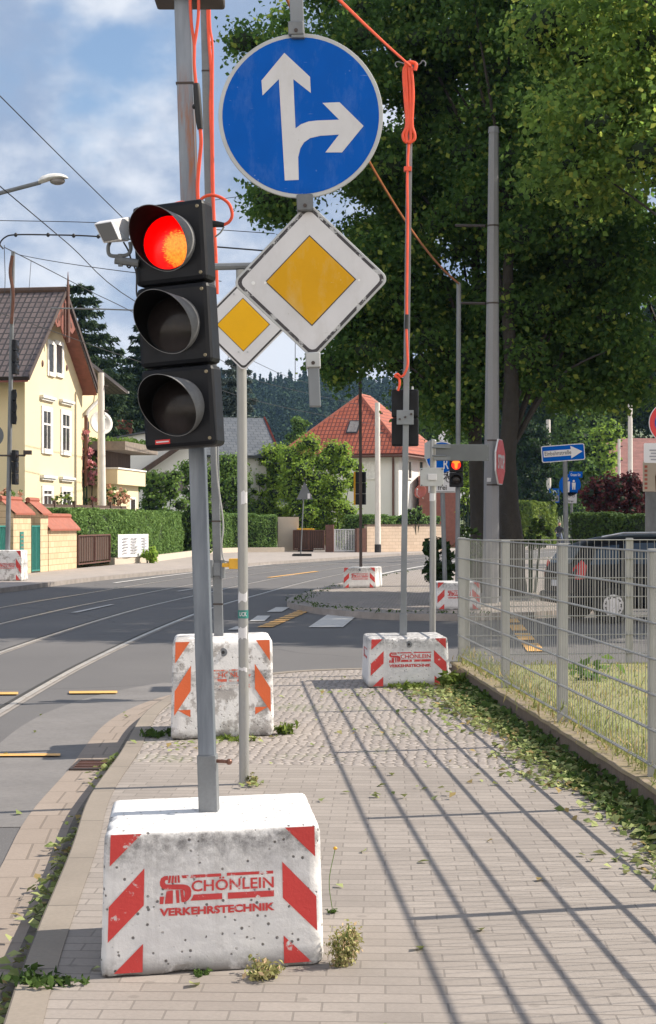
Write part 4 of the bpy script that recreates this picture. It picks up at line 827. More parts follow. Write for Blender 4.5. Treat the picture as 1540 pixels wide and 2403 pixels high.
ms = thing('street_mast', 'thick tapering grey octagonal mast in front of the lime trunks', 'mast', (PX(1152, D6), D6, 0))
mb = MB(); mb.cyl((PX(1152, D6), D6, 0), (PX(1159, D6), D6, PZ(312, D6)), 0.172, 0.10, 8); mb.build('shaft', M['mast_grey'], ms)
mb = MB(); mb.cyl((PX(1159, D6), D6, PZ(312, D6)), (PX(1159, D6), D6, PZ(298, D6)), 0.115, 0.10, 8); mb.build('cap', M['mast_grey'], ms)
for y in (1034, 1138, 530, 712):
    f = (y-312)/(1500-312); x = PX(1159-7*f, D6); r = 0.1+0.072*f+0.006; mb = MB(); mb.cyl((x, D6, PZ(y+2, D6)), (x, D6, PZ(y-2, D6)), r, r, 8); mb.build('band', M['iron'], ms)
for y, l in ((530, 70), (712, 60)):
    mb = MB(); mb.tube([W(1140, y, D6), W(1140-l, y-1, D6+0.5)], 0.03, 6); mb.build('bracket_arm', M['iron'], ms)
mb = MB(); mb.box(PX(1141, D6)-0.0, PX(1151, D6), D6-0.172, D6-0.165, PZ(1131, D6), PZ(1122, D6)); mb.build('sticker', M['sign_white'], ms)
st = thing('stop_sign', 'red octagonal stop sign turned almost edge on, strapped to the grey mast', 'road sign', W(1174, 1084, D6-0.2))
SM = Matrix.Translation(W(1175, 1084, D6-0.25)) @ Matrix.Rotation(R(73), 4, 'Z')
oc = lambda r: [(r*math.cos(R(22.5+45*i)), r*math.sin(R(22.5+45*i))) for i in range(8)]
mb = MB(); mb.prism(oc(0.49), 0, 0.03, SM); pn = mb.build('octagon_panel', M['sign_white'], st)
mb = MB(); mb.prism(oc(0.472), -0.01, -0.004, SM); mb.build('red_face', M['sign_red'], pn)
mb = MB(); put_text(mb, 'STOP', 0.68, 0.29, -0.34, -0.145, -0.016, SM, 0.03); mb.build('lettering', M['sign_white'], pn)
D7 = 34.0
ow = thing('one_way_sign', 'blue one way sign with a white arrow, above the roof of the dark car', 'road sign', (PX(1328, D7), D7, ZR))
mb = MB(); mb.cyl((PX(1331, D7), D7, ZR), (PX(1326, D7), D7, PZ(1050, D7)), 0.05, 0.05, 10); mb.build('post', M['galv_dull'], ow, smooth=True)
OM = Matrix.Translation(W(1322, 1063, D7-0.08)) @ Matrix.Rotation(R(-4.3), 4, 'Y')
def rrect(w, h, r, n=4):
    out = []
    for cx, cz, a0 in ((w/2-r, h/2-r, 0), (-w/2+r, h/2-r, 90), (-w/2+r, -h/2+r, 180), (w/2-r, -h/2+r, 270)):
        out += [(cx+r*math.cos(R(a0+90*i/n)), cz+r*math.sin(R(a0+90*i/n))) for i in range(n+1)]
    return out
mb = MB(); mb.prism(rrect(0.90, 0.345, 0.04), 0, 0.02, OM); pn = mb.build('panel', M['sign_white'], ow)
mb = MB(); mb.prism(rrect(0.865, 0.31, 0.03), -0.006, -0.002, OM); mb.build('blue_face', M['sign_blue'], pn)
mb = MB(); mb.prism([(-0.41, -0.062), (0.16, -0.062), (0.16, -0.125), (0.40, 0.005), (0.16, 0.135), (0.16, 0.066), (-0.41, 0.066)], -0.012, -0.008, OM); mb.build('white_arrow', M['sign_white'], pn)
mb = MB(); put_text(mb, 'Einbahnstraße', 0.55, 0.085, -0.385, -0.035, -0.017, OM, 0.0); mb.build('lettering', M['sign_black'], pn)
# ------------------------------------------------------------------ mesh fences on the low wall
wl = thing('base_wall', 'low weathered concrete wall with a ribbed face under the long mesh fence', 'wall', (FX(10), 10, 0))
mb = MB(); e = -0.06
mb.add([(FX(0)+e, 0, -0.1), (FX(17)+e, 17, -0.1), (FX(17)+e, 17, 0.155), (FX(0)+e, 0, 0.155), (FX(0)+e+.05, 0, 0.155), (FX(17)+e+.05, 17, 0.155)], [(0, 1, 2, 3)]); mb.build('front_face', M['base_wall'], wl)
def top_strip():
    n = 120; mb = MB(); rows = []
    for i in range(n+1):
        y = 17*i/n; j = random.uniform(-0.006, 0.006); rows.append([(FX(y)+e-0.012+j, y, 0.148), (FX(y)+e-0.010+j, y, 0.168+random.uniform(-.003, .004)), (FX(y)+e+0.14, y, 0.17), (FX(y)+e+0.14, y, 0.05)])
    for a, b in zip(rows[:-1], rows[1:]): mb.add(a+b, [(0, 1, 5, 4), (1, 2, 6, 5), (2, 3, 7, 6)])
    return mb
top_strip().build('coping', M['base_wall_top'], wl)
def fence(label, posts, z0, h, group, post_w=0.06):
    t = thing('mesh_fence', label, 'fence', (*posts[0], z0), group); n5 = 0.08
    for (x, y) in posts:
        mb = MB(); mb.box(x-post_w/2, x+post_w/2, y-0.022, y+0.022, z0-0.15, z0+h+0.02); mb.build('post', M['fence_post'], t, bevel=0.003)
    for (xa, ya), (xb, yb) in zip(posts[:-1], posts[1:]):
        u = Vector((xb-xa, yb-ya, 0)); L_ = u.length; u /= L_; nn = Vector((u.y, -u.x, 0)); mb = MB(); o = Vector((xa, ya, 0))+nn*0.035*(1 if nn.x < 0 or nn.y < -0.7 else -1)
        k = int(L_/n5)
        for i in range(k+1):
            p = o+u*min(L_, (i+0.3)*n5); mb.cyl((p.x, p.y, z0+0.02), (p.x, p.y, z0+h), 0.0024, 0.0024, 5, cap=False)
        for j in range(7):
            z = z0+0.03+0.2*j
            for s in (-1, 1):
                a = o+nn*0.0075*s; b = a+u*L_; mb.cyl((a.x, a.y, z), (b.x, b.y, z), 0.0058, 0.0058, 6)
        mb.build('mesh_panel', M['galv_fence'], t)
        for j in (0, 2, 4, 6):
            pass
    return t
fy = [17.0, 14.28, 11.82, 9.25, 7.0, 4.45, 1.9]
fence('long galvanised double wire mesh fence running along the pavement on the low wall', [(FX(y)+0.045, y) for y in fy], 0.215, 1.225, None, 0.075)
fence('galvanised mesh fence turning right from the corner along the side street', [(1.44, 17.08), (3.2, 17.35), (5.7, 17.7), (8.2, 18.0)], 0.20, 1.23, None, 0.075)
# drain
g = thing('drain_grate', 'rusty iron drain grate in the stone gutter', 'drain', (-1.62, 11.55, ZR))
mb = MB(); x0, x1, y0, y1 = -1.80, -1.46, 11.35, 11.80
mb.box(x0, x1, y0, y0+0.03, ZR+0.007, ZR+0.02); mb.box(x0, x1, y1-0.03, y1, ZR+0.007, ZR+0.02); mb.box(x0, x0+.02, y0+.03, y1-.03, ZR+.007, ZR+.02); mb.box(x1-.02, x1, y0+.03, y1-.03, ZR+.007, ZR+.02); mb.build('frame', M['iron'], g)
mb = MB()
for i in range(5): y = y0+0.06+i*0.075; mb.box(x0+.02, x1-.02, y, y+0.03, ZR+0.008, ZR+0.018)
mb.build('bars', M['copper_pipe'], g)
mb = MB(); mb.box(x0+.02, x1-.02, y0+.03, y1-.03, ZR+0.0065, ZR+0.0075); mb.build('drain_pit', M['rail_groove'], g)
# ------------------------------------------------------------------ houses and garden walls
def roof_slab(name, m, parent, Mx, p0, p1, p2, p3, th=0.16):
    """p0-p1 the eave, p3-p2 the ridge, local coordinates; laid with tiles in metres"""
    P = [Vector(p) for p in (p0, p1, p2, p3)]; n = (P[1]-P[0]).cross(P[3]-P[0]).normalized()
    if n.z < 0: n = -n
    e = (P[1]-P[0]).normalized(); up = (P[3]-P[0]); up = (up-e*up.dot(e)).normalized()
    uv = [((p-P[0]).dot(e), (p-P[0]).dot(up)) for p in P]; B = [p-n*th for p in P]; mb = MB()
    mb.add(P+B, [(0, 1, 2, 3), (7, 6, 5, 4), (0, 4, 5, 1), (1, 5, 6, 2), (2, 6, 7, 3), (3, 7, 4, 0)], Mx, [uv, uv[::-1]]+[[(0, 0), (0, .05), (.05, .05), (.05, 0)]]*4)
    return mb.build(name, m, parent)
def window(parent, pl, x0, y0, x1, y1, trim=0.14, bars=(0.5,), cross=0.68, cap=False, glass='glass_dark', Mx=None, proud=0.0):
    s0, z1 = pl.pick(x0, y0); s1, _ = pl.pick(x1, y0); _, z0 = pl.pick(x0, y1); Mx = Mx or pl.M()
    _, zb = pl.pick(x1, y0); z1 = (z1+zb)/2 if abs(z1-zb) < 1 else z1
    mb = MB(); o = -proud
    mb.box(s0-trim, s0, o-0.05, o+0.02, z0-trim, z1+trim, Mx); mb.box(s1, s1+trim, o-0.05, o+0.02, z0-trim, z1+trim, Mx)
    mb.box(s0, s1, o-0.05, o+0.02, z1, z1+trim, Mx); mb.box(s0, s1, o-0.09, o+0.02, z0-trim, z0, Mx); w = mb.build('window', M['window_trim'], parent)
    mb = MB(); mb.box(s0, s1, o-0.012, o-0.004, z0, z1, Mx); mb.build('pane', M[glass], w)
    mb = MB()
    for b in bars: x = s0+(s1-s0)*b; mb.box(x-0.022, x+0.022, o-0.035, o-0.013, z0, z1, Mx)
    if cross: z = z0+(z1-z0)*cross; mb.box(s0, s1, o-0.04, o-0.036, z-0.04, z+0.04, Mx)
    mb.box(s0, s0+.045, o-0.034, o-0.013, z0, z1, Mx); mb.box(s1-.045, s1, o-0.034, o-0.013, z0, z1, Mx)
    mb.build('sash', M['window_trim'], w)
    if cap:
        mb = MB(); mb.box(s0-trim-0.16, s1+trim+0.16, o-0.16, o, z1+trim+0.30, z1+trim+0.40, Mx); mb.box(s0-trim-0.1, s1+trim+0.1, o-0.10, o, z1+trim+0.22, z1+trim+0.30, Mx); mb.build('lintel', M['window_trim'], parent)
    return w
yh = thing('house', 'yellow house with a steep brown tiled roof and carved gable, behind the sandstone garden wall', 'house', (-12, 66, 0))
pl = Plane((-11.5, 62), (0.15, 0.99)); YM = pl.M()
apx = 10.75
mb = MB(); mb.prism([(0, -0.3), (7.3, -0.3), (7.3, 7.3), (3, 10.5), (0, 8.05)], 0, 0.3, YM); mb.box(0, 0.3, 0.3, 11.5, -0.3, 7.95, YM); mb.box(9.7, 10, 0.4, 11.5, -0.3, 7.5, YM)
mb.box(7.3, 10, 0.12, 0.4, -0.3, 7.7, YM); mb.build('wall', M['yellow_render'], yh)
roof_slab('roof', M['roof_dark'], yh, YM, (-1.45, -0.65, 7.05), (-1.45, 13, 7.05), (3, 13, apx+0.12), (3, -0.65, apx+0.12))
roof_slab('roof', M['roof_dark'], yh, YM, (7.5, -0.65, 7.25), (7.5, 13, 7.25), (3.01, 13, apx+0.12), (3.01, -0.65, apx+0.12))
for x0_, z0_ in ((-1.43, 6.85), (7.48, 7.05)):
    mb = MB(); mb.add([(x0_, -0.6, z0_), (x0_, 12.9, z0_), (3, 12.9, apx-0.09), (3, -0.6, apx-0.09)], [(0, 1, 2, 3)], YM); mb.build('roof_boards', M['red_wood'], yh)
roof_slab('wing_roof', M['roof_dark'], yh, YM, (13.7, -0.2, 7.75), (13.7, 9, 7.75), (6.2, 9, 8.75), (6.2, -0.2, 8.75))
mb = MB(); mb.box(13.6, 13.75, -0.25, 9, 7.62, 7.72, YM); mb.build('gutter', M['zinc'], yh)
mb = MB(); mb.box(10.0, 10.3, 2, 9, -0.3, 8.3, YM); mb.build('wing_wall', M['yellow_render'], yh)
mb = MB()
mb.prism([(-1.5, 6.95), (-1.5, 7.15), (3, apx+0.16), (3, apx-0.04)], -0.70, -0.66, YM); mb.prism([(7.55, 7.15), (7.55, 7.35), (3, apx+0.16), (3, apx-0.04)], -0.70, -0.66, YM); mb.build('bargeboard', M['dark_trim'], yh)
mb = MB(); mb.prism([(1.65, 9.6), (3, 10.62), (4.5, 9.55), (4.0, 9.25), (3.5, 9.4), (3, 8.95), (2.5, 9.4), (2.1, 9.3)], -0.6, -0.55, YM); cp = mb.build('carved_panel', M['red_wood'], yh)
mb = MB()
for i in range(9): mb.ball((2.1+0.22*i, -0.61, 9.6+0.5*(1-abs(i-4)/4)), 0.08, 0.02, 0.14, 8, 6, YM)
mb.build('carving', M['brown_metal'], cp)
mb = MB(); mb.cyl((3, -0.74, 8.8), (3, -0.74, 11.0), 0.09, 0.07, 6, YM); mb.cyl((3, -0.74, 11.0), (3, -0.74, 11.6), 0.06, 0.01, 6, YM); mb.cyl((2.6, -0.74, 9.1), (2.6, -0.74, 10.3), 0.05, 0.05, 6, YM); mb.build('finial', M['brown_metal'], yh)
mb = MB(); mb.cyl((3, -0.65, apx+0.14), (3, 13, apx+0.14), 0.13, 0.13, 8, YM); mb.build('ridge_tiles', M['brown_wood'], yh)
window(yh, pl, 113, 808, 125, 872, 0.16, (), None); window(yh, pl, 130, 810, 145, 874, 0.16, (), None)
window(yh, pl, 100, 966, 118, 1052, 0.2, (0.5,), 0.66, True); window(yh, pl, 145, 974, 162, 1056, 0.2, (0.5,), 0.66, True)
window(yh, pl, 101, 1152, 120, 1190, 0.2, (0.5,), 0.75, True); window(yh, pl, 146, 1154, 164, 1192, 0.2, (0.5,), 0.75, True)
for px, py in ((99, 853), (156, 863)):
    s, z = pl.pick(px, py); mb = MB(); mb.ball((s, -0.02, z), 0.09, 0.04, 0.14, 8, 6, YM); mb.build('wall_vent', M['brown_metal'], yh)
mb = MB(); mb.tube([YM @ Vector(p) for p in ((7.42, -0.12, 6.2), (7.42, -0.12, 3.2))], 0.075, 8); mb.build('downpipe', M['copper_pipe'], yh, smooth=True)
mb = MB(); mb.tube([YM @ Vector(p) for p in ((9.6, -0.2, 7.5), (9.4, -0.2, 7.1), (7.6, -0.14, 6.35), (7.42, -0.12, 6.1))], 0.085, 8); mb.build('downpipe_elbow', M['zinc'], yh, smooth=True)
mb = MB(); mb.box(8.0, 8.5, 0.06, 0.11, 4.6, 6.0, YM); mb.build('side_window', M['curtain'], yh)
# balcony annex
mb = MB(); mb.box(8.6, 12.6, -1.0, 1.4, -0.3, 3.3, YM); mb.build('annex_wall', M['yellow_render'], yh)
mb = MB(); mb.box(8.3, 12.9, -1.25, 1.4, 3.3, 3.95, YM); mb.build('balcony_parapet', M['yellow_render'], yh)
mb = MB(); mb.box(8.25, 12.95, -1.30, 1.4, 3.955, 4.02, YM); mb.build('parapet_cap', M['window_trim'], yh)
mb = MB(); mb.box(8.5, 12.7, -0.6, 1.3, 4.02, 4.75, YM); mb.build('timber_wall', M['brown_wood'], yh)
mb = MB(); mb.box(7.9, 13.4, -1.7, 1.4, 4.75, 5.12, YM); rf = mb.build('roof_planter', M['grey_wood'], yh)
pp = np.stack([RNG.uniform(7.9, 13.4, 700), RNG.uniform(-1.7, 1.2, 700), RNG.uniform(5.1, 5.3, 700)], 1); pp = np.array([tuple(YM @ Vector(p)) for p in pp]); leaf_obj('planter_leaves', pp, 0.2, M['bush_leaf'], yh, 0.6)
s0, z1 = pl.pick(285, 1148)
mb = MB(); mb.box(11.3, 12.0, -1.02, -1.005, 1.4, 2.7, YM); mb.build('annex_window', M['glass_dark'], yh); mb = MB(); mb.box(11.15, 12.15, -1.012, -1.0025, 1.3, 2.8, YM); mb.build('annex_window_frame', M['window_trim'], yh)
def dish(label, c, r, m, yaw, group=None):
    t = thing('satellite_dish', label, 'satellite dish', c, group); Mx = mtx(c, yaw) @ Matrix.Rotation(R(-18), 4, 'X'); mb = MB(); vs = []; seg, rg = 20, 4; vs.append((0, 0.14*r, 0))
    for j in range(1, rg+1):
        for i in range(seg): a = 2*math.pi*i/seg; q = j/rg; vs.append((r*q*math.cos(a), 0.14*r-0.28*r*q*q, r*1.08*q*math.sin(a)))
    fs = [(0, 1+i, 1+(i+1) % seg) for i in range(seg)]+[(1+(j-1)*seg+i, 1+j*seg+i, 1+j*seg+(i+1) % seg, 1+(j-1)*seg+(i+1) % seg) for j in range(1, rg) for i in range(seg)]
    mb.add(vs, fs, Mx); d = mb.build('reflector', M[m], t, smooth=True); md = d.modifiers.new('thick', 'SOLIDIFY'); md.thickness = 0.02
    mb = MB(); mb.tube([Mx @ Vector((0, 0, -r*0.9)), Mx @ Vector((0, -r*1.0, -r*0.8)), Mx @ Vector((0, -r*1.15, -r*0.1))], 0.02, 6); mb.ball((0, -r*1.15, -r*0.02), 0.06, M=Mx); mb.tube([Mx @ Vector((0, 0.1, 0)), Mx @ Vector((0, 0.5, -0.3))], 0.03, 6); mb.build('feed_arm', M['sign_grey'], t)
    return t
dish('white satellite dish behind the utility pole on the yellow house', W(237, 993, 70.5), 0.5, 'dish_white', 25)
# garden wall with pillars
def gpillar(label, a, b, dpt, h, cap, mail=False, low=None):
    a, b = Vector((*a, 0)), Vector((*b, 0)); p = Plane((a.x, a.y), (b-a).xy[:]); Mx = p.M(); L_ = (b-a).length
    t = thing('garden_wall', label, 'garden wall', tuple(a), None)
    mb = MB(); mb.box(0, L_, 0, dpt, -0.15, h, Mx); mb.build('masonry', M['sandstone'], t)
    ov = 0.12
    mid = dpt/2
    for y0, y1, za, zb in ((-ov, mid, h, h+cap), (dpt+ov, mid+0.001, h, h+cap)):
        k = max(4, int(L_/0.16)); xs = [-ov+(L_+2*ov)*i/k for i in range(k+1)]; mb2 = MB()
        for x0, x1 in zip(xs[:-1], xs[1:]):
            v = [(x0, y0, za), (x1-0.01, y0, za+0.0), (x1-0.01, y1, zb), (x0, y1, zb), ((x0+x1)/2, y0, za+0.05), ((x0+x1)/2, y1, zb+0.05), (x0, y0, za-0.04), (x1-.01, y0, za-0.04)]
            mb2.add(v, [(0, 4, 5, 3), (4, 1, 2, 5), (6, 7, 1, 4, 0)], Mx)
        mb2.build('tile_coping', M['tile_cap'], t)
    mb = MB(); mb.tube([Mx @ Vector((-ov, mid, h+cap+0.02)), Mx @ Vector((L_+ov, mid, h+cap+0.02))], 0.09, 8); mb.build('ridge_tiles', M['tile_cap'], t)
    for x in (0.0, L_-0.012):
        mb = MB(); mb.prism([(0, h-0.01), (dpt, h-0.01), (mid, h+cap-0.03)], 0, 0.012, Mx @ Matrix.Translation((x, 0, 0)) @ Matrix.Rotation(R(90), 4, 'Z') @ Matrix.Scale(-1, 4, (0, 1, 0))); mb.build('gable_end', M['sandstone'], t)
    if mail:
        mb = MB(); x0 = L_*0.35; mb.box(x0, x0+0.4, -0.02, 0.0, 0.75, 1.35, Mx); bx = mb.build('letterbox', M['green_metal'], t)
        mb = MB()
        for i in range(4): mb.box(x0+0.06, x0+0.34, -0.03, -0.021, 0.83+0.13*i, 0.88+0.13*i, Mx)
        mb.build('name_plate', M['screw_brass'], bx)
    return t, Mx
A0 = G(70, 1341); B0 = G(108, 1337.0)
gpillar('tall sandstone gate pillar with letterbox and red tile cap at the left photo edge', (-9.82, 51.0), (-9.63, 53.0), 0.8, 1.92, 0.45, True)
gpillar('sandstone gate pillar with red tile cap right of the narrow green gate', (-9.5, 54.0), (-9.42, 55.0), 0.8, 1.92, 0.45)
gpillar('low sandstone garden wall with red tile coping next to the brown garden gate', (-9.41, 55.05), (-9.0, 58.5), 0.6, 1.40, 0.45)
def bars_gate(name, label, a, b, z0, z1, m, bars, frame=True, back=None, posts=False):
    a, b = Vector((*a, 0)), Vector((*b, 0)); p = Plane((a.x, a.y), (b-a).xy[:]); Mx = p.M(); L_ = (b-a).length; t = thing(name, label, 'gate' if 'gate' in name else 'fence', tuple(a))
    mb = MB(); f = 0.05
    mb.box(0, f, -0.03, 0.03, z0, z1, Mx); mb.box(L_-f, L_, -0.03, 0.03, z0, z1, Mx); mb.box(f, L_-f, -0.025, 0.025, z0, z0+f, Mx); mb.box(f, L_-f, -0.025, 0.025, z1-f, z1, Mx); mb.box(L_/2-f/2, L_/2+f/2, -0.02, 0.02, z0+f, z1-f, Mx); mb.build('gate_frame', M[m], t)
    mb = MB()
    for i in range(bars): x = f+(L_-2*f)*(i+0.5)/bars; mb.box(x-0.018, x+0.018, -0.01, 0.01, z0+f, z1-f, Mx)
    mb.build('bars', M[m], t)
    if back: mb = MB(); mb.box(f, L_-f, 0.03, 0.05, z0+0.1, z1-0.05, Mx); mb.build('backing', M[back], t)
    return t
bars_gate('garden_gate', 'narrow turquoise green gate between two sandstone pillars', (-9.64, 53.05), (-9.53, 53.95), 0.05, 1.55, 'green_metal', 9, back='green_metal')
bars_gate('garden_gate', 'turquoise green gate at the very left photo edge beside the tall pillar', (-10.3, 49.0), (-9.95, 50.95), 0.05, 1.55, 'green_metal', 12, back='green_metal')
g = bars_gate('garden_gate', 'brown metal gate with dark wattle filling beside the white banner', (-8.98, 58.65), (-8.55, 64.1), 0.12, 1.2, 'brown_metal', 14, back='brown_wood')
# hedge kerb, banner
HL = [(-8.5, 64.3), (-7.5, 67.7), (-6.9, 78), (-6.36, 89), (-5, 92), (-2.5, 93)]
kb = MB()
t = thing('kerb_wall', 'low mossy concrete kerb wall along the foot of the long clipped hedge', 'wall', (-7, 78, 0))
for a, b in zip(HL[:-1], HL[1:]):
    p = Plane(a, (b[0]-a[0], b[1]-a[1])); mb = MB(); mb.box(0, math.dist(a, b)-0.01, -0.12, 0.12, -0.1, 0.26, p.M()); mb.build('wall_section', M['cream_render'], t)
bn = thing('banner', 'white banner with grey lines of text hanging on the hedge beside the brown gate', 'banner', (-8.2, 65.5, 0.3))
p = Plane((-8.45, 64.5), (0.28, 0.96)); BM = p.M(); mb = MB(); n = 12
vs = [(3.1*i/n, -0.18+0.02*math.sin(i*1.3), z) for i in range(n+1) for z in (0.27, 1.18)]; mb.add(vs, [(2*i, 2*i+2, 2*i+3, 2*i+1) for i in range(n)], BM); bb = mb.build('sheet', M['banner'], bn); md = bb.modifiers.new('thick', 'SOLIDIFY'); md.thickness = 0.01
for r_ in range(6):
    for x0, x1 in ((0.4, 0.4+random.uniform(.35, .6)), (1.2, 1.2+random.uniform(.5, .7)), (2.3, 2.85)):
        z = 1.0-0.115*r_; mb = MB(); mb.box(x0, x1, -0.225, -0.22, z, z+0.045, BM); mb.build('text_line', M['banner_ink'], bb)
# wattle fence behind the hedge
wf = thing('wattle_fence', 'dark brown woven wood fence between the yellow house and the hedge', 'fence', (-10, 67, 0))
p = Plane((-10.9, 60.5), (0.245, 0.97)); WM = p.M()
for i in range(5):
    mb = MB(); mb.box(i*1.9+0.06, i*1.9+1.84, 0, 0.06, 0.3, 2.35, WM); mb.build('woven_panel', M['brown_wood'], wf); mb = MB()
    for k in range(9): mb.box(i*1.9+0.08, i*1.9+1.82, -0.03, -0.005, 0.4+0.215*k, 0.53+0.215*k, WM)
    mb.build('slats', M['grey_wood'], wf); mb = MB(); mb.box(i*1.9-0.05, i*1.9+0.05, -0.05, 0.07, 0.0, 2.5, WM); mb.build('post', M['brown_wood'], wf)
# white house with slate roof
wh = thing('house', 'white house with dark slate roof and carved gable, half hidden by shrubs', 'house', (-8, 100, 0))
p = Plane((-12.5, 97.9), (0.97, 0.24)); HX_ = p.M(); HM_ = HX_ @ Matrix.Translation((4.3, 0, 0)); L_ = 4.7
mb = MB(); mb.box(0, L_, 0, 8.5, -0.3, 6.0, HM_); mb.prism([(0.0, 6.0), (8.5, 6.0), (4.25, 8.2)], 0, 0.3, HM_ @ Matrix.Translation((L_, 0, 0)) @ Matrix.Rotation(R(90), 4, 'Z')); mb.build('wall', M['white_render'], wh)
roof_slab('roof', M['roof_slate'], wh, HM_, (-0.4, -0.6, 5.75), (L_+0.7, -0.6, 5.75), (L_+0.7, 4.25, 8.35), (-0.4, 4.25, 8.35))
roof_slab('roof', M['roof_slate'], wh, HM_, (-0.4, 9.1, 5.75), (L_+0.7, 9.1, 5.75), (L_+0.7, 4.26, 8.35), (-0.4, 4.26, 8.35))
mb = MB()
for ya, yb in ((-0.65, 4.25), (9.15, 4.25)):
    mb.add([(L_+0.72, ya, 5.5), (L_+0.72, ya, 5.85), (L_+0.72, yb, 8.45), (L_+0.72, yb, 8.1), (L_+0.78, ya, 5.5), (L_+0.78, ya, 5.85), (L_+0.78, yb, 8.45), (L_+0.78, yb, 8.1)], [(0, 1, 2, 3), (4, 5, 6, 7), (0, 4, 5, 1), (3, 2, 6, 7)], HM_)
for yy in (2.6, 4.25, 5.9): mb.box(L_+0.73, L_+0.79, yy-0.05, yy+0.05, 6.9, 8.1 if yy == 4.25 else 7.4, HM_)
mb.box(L_+0.735, L_+0.785, 2.1, 6.4, 7.0, 7.12, HM_); mb.build('bargeboard', M['dish_red'], wh)
HM_ = HX_
mb = MB(); mb.prism([(-2.6, 2.0), (4.1, 2.0), (4.1, 7.42), (-2.6, 6.15)], -3.2, -2.0, HM_); mb.build('extension_wall', M['white_render'], wh)
roof_slab('extension_roof', M['roof_slate'], wh, HM_, (-2.9, -3.5, 6.2), (-2.9, 1.0, 6.2), (4.2, 1.0, 7.6), (4.2, -3.5, 7.6), 0.1)
mb = MB(); mb.prism([(0.2, 4.3), (4.2, 7.0), (4.6, 7.0), (0.3, 4.0)], -3.9, -3.3, HM_); mb.build('porch_verge', M['brown_wood'], wh)
mb = MB(); mb.box(2.0, 3.6, -3.24, -3.205, 3.4, 4.6, HM_); mb.build('window', M['glass_dark'], wh)
ch = MB(); c = W(285, 1000, 112); ch.box(c.x-0.45, c.x+0.1, 111.6, 112.4, 5, PZ(985, 112)); ch.box(c.x+0.12, c.x+0.75, 111.7, 112.3, 5, PZ(987, 112)); ch.build('chimney', M['chimney_brick'], wh)
mb = MB(); c = W(596, 995, 107); mb.box(c.x-0.4, c.x+0.9, 106.6, 107.4, 7, c.z); mb.build('chimney', M['chimney_brick'], wh)
# red roofed house
rh = thing('house', 'white house with a bright red tiled hip roof and skylight, behind the cream block wall', 'house', (3, 112, 0))
Cc = Vector((4.67, 108, 0)); u1 = Vector((-0.94, 0.34, 0)); v1 = Vector((0.34, 0.94, 0)); A_, B_ = 7.5, 8.4
pts = [Cc, Cc+u1*A_, Cc+u1*A_+v1*B_, Cc+v1*B_]
mb = MB(); mb.slab([(q.x, q.y) for q in pts], -0.3, 6.35); mb.build('wall', M['white_render'], rh)
ov = 0.75; E = [Cc-u1*ov-v1*ov, Cc+u1*(A_+ov)-v1*ov, Cc+u1*(A_+ov)+v1*(B_+ov), Cc-u1*ov+v1*(B_+ov)]; E = [Vector((q.x, q.y, 6.15)) for q in E]
r1 = Cc+u1*(A_/2)+v1*(B_/2-1.0); r2 = Cc+u1*(A_/2)+v1*(B_/2+1.0); r1.z = r2.z = 10.35
def hip(pp, nm='roof'):
    e = (pp[1]-pp[0]).normalized(); up = pp[2]-pp[0]; up = (up-e*up.dot(e)).normalized(); mb = MB(); mb.add(pp, [tuple(range(len(pp)))], None, [[((q-pp[0]).dot(e), (q-pp[0]).dot(up)) for q in pp]]); o = mb.build(nm, M['roof_red'], rh); md = o.modifiers.new('thick', 'SOLIDIFY'); md.thickness = 0.12; return o
hip([E[0], E[1], r1]); hip([E[1], E[2], r2, r1]); hip([E[2], E[3], r2]); hip([E[3], E[0], r1, r2])
mb = MB()
for a, b in ((E[0], r1), (E[1], r1), (r1, r2), (E[3], r2)): mb.tube([a+Vector((0, 0, .08)), b+Vector((0, 0, .08))], 0.13, 6)
mb.build('ridge_tiles', M['tile_cap'], rh)
for a, b in ((E[0], E[1]), (E[3], E[0])):
    mb = MB(); mb.tube([a+Vector((0, 0, -0.1)), b+Vector((0, 0, -0.1))], 0.09, 6); mb.build('gutter', M['brown_metal'], rh)
mb = MB()
nf = (E[1]-E[0]).cross(r1-E[0]).normalized(); nf = nf if nf.z > 0 else -nf; ef = (E[1]-E[0]).normalized(); uf = nf.cross(ef); uf = uf if uf.z > 0 else -uf
# skylight on the street-facing slope
r = (W(831, 1005, 1)-Vector((0, 0, EYE))); tt = (E[0]-Vector((0, 0, EYE))).dot(nf)/r.dot(nf); c = Vector((0, 0, EYE))+r*tt
def onroof(x, y, h): return c+ef*x+uf*y+nf*h
mb = MB(); mb.add([onroof(x, y, h) for h in (0.0, 0.16) for x, y in ((-.42, -.62), (.42, -.62), (.42, .62), (-.42, .62))], [(4, 5, 6, 7), (0, 1, 5, 4), (1, 2, 6, 5), (2, 3, 7, 6), (3, 0, 4, 7)]); sk = mb.build('skylight', M['sign_black'], rh)
mb = MB(); mb.add([onroof(x, y, 0.175) for x, y in ((-.33, -.52), (.33, -.52), (.33, .52), (-.33, .52))], [(0, 1, 2, 3)]); mb.build('pane', M['curtain'], sk)
pl1 = Plane((pts[1].x, pts[1].y), (Cc-pts[1]).xy[:]); pl2 = Plane((Cc.x, Cc.y), v1.xy[:])
window(rh, pl1, 853, 1086, 882, 1122, 0.1, (0.5,), None, glass='dish_white'); window(rh, pl2, 958, 1084, 965, 1122, 0.1, (), None); window(rh, pl2, 984, 1084, 992, 1120, 0.1, (), None); window(rh, pl2, 984, 1150, 992, 1180, 0.1, (), None)
mb = MB(); q = Cc+u1*0.35-v1*0.08; mb.tube([E[0]+u1*0.9+Vector((0, 0, -0.1)), q+Vector((0, 0, 5.6)), q+Vector((0, 0, 0.2))], 0.08, 8); mb.build('downpipe', M['brown_metal'], rh, smooth=True)
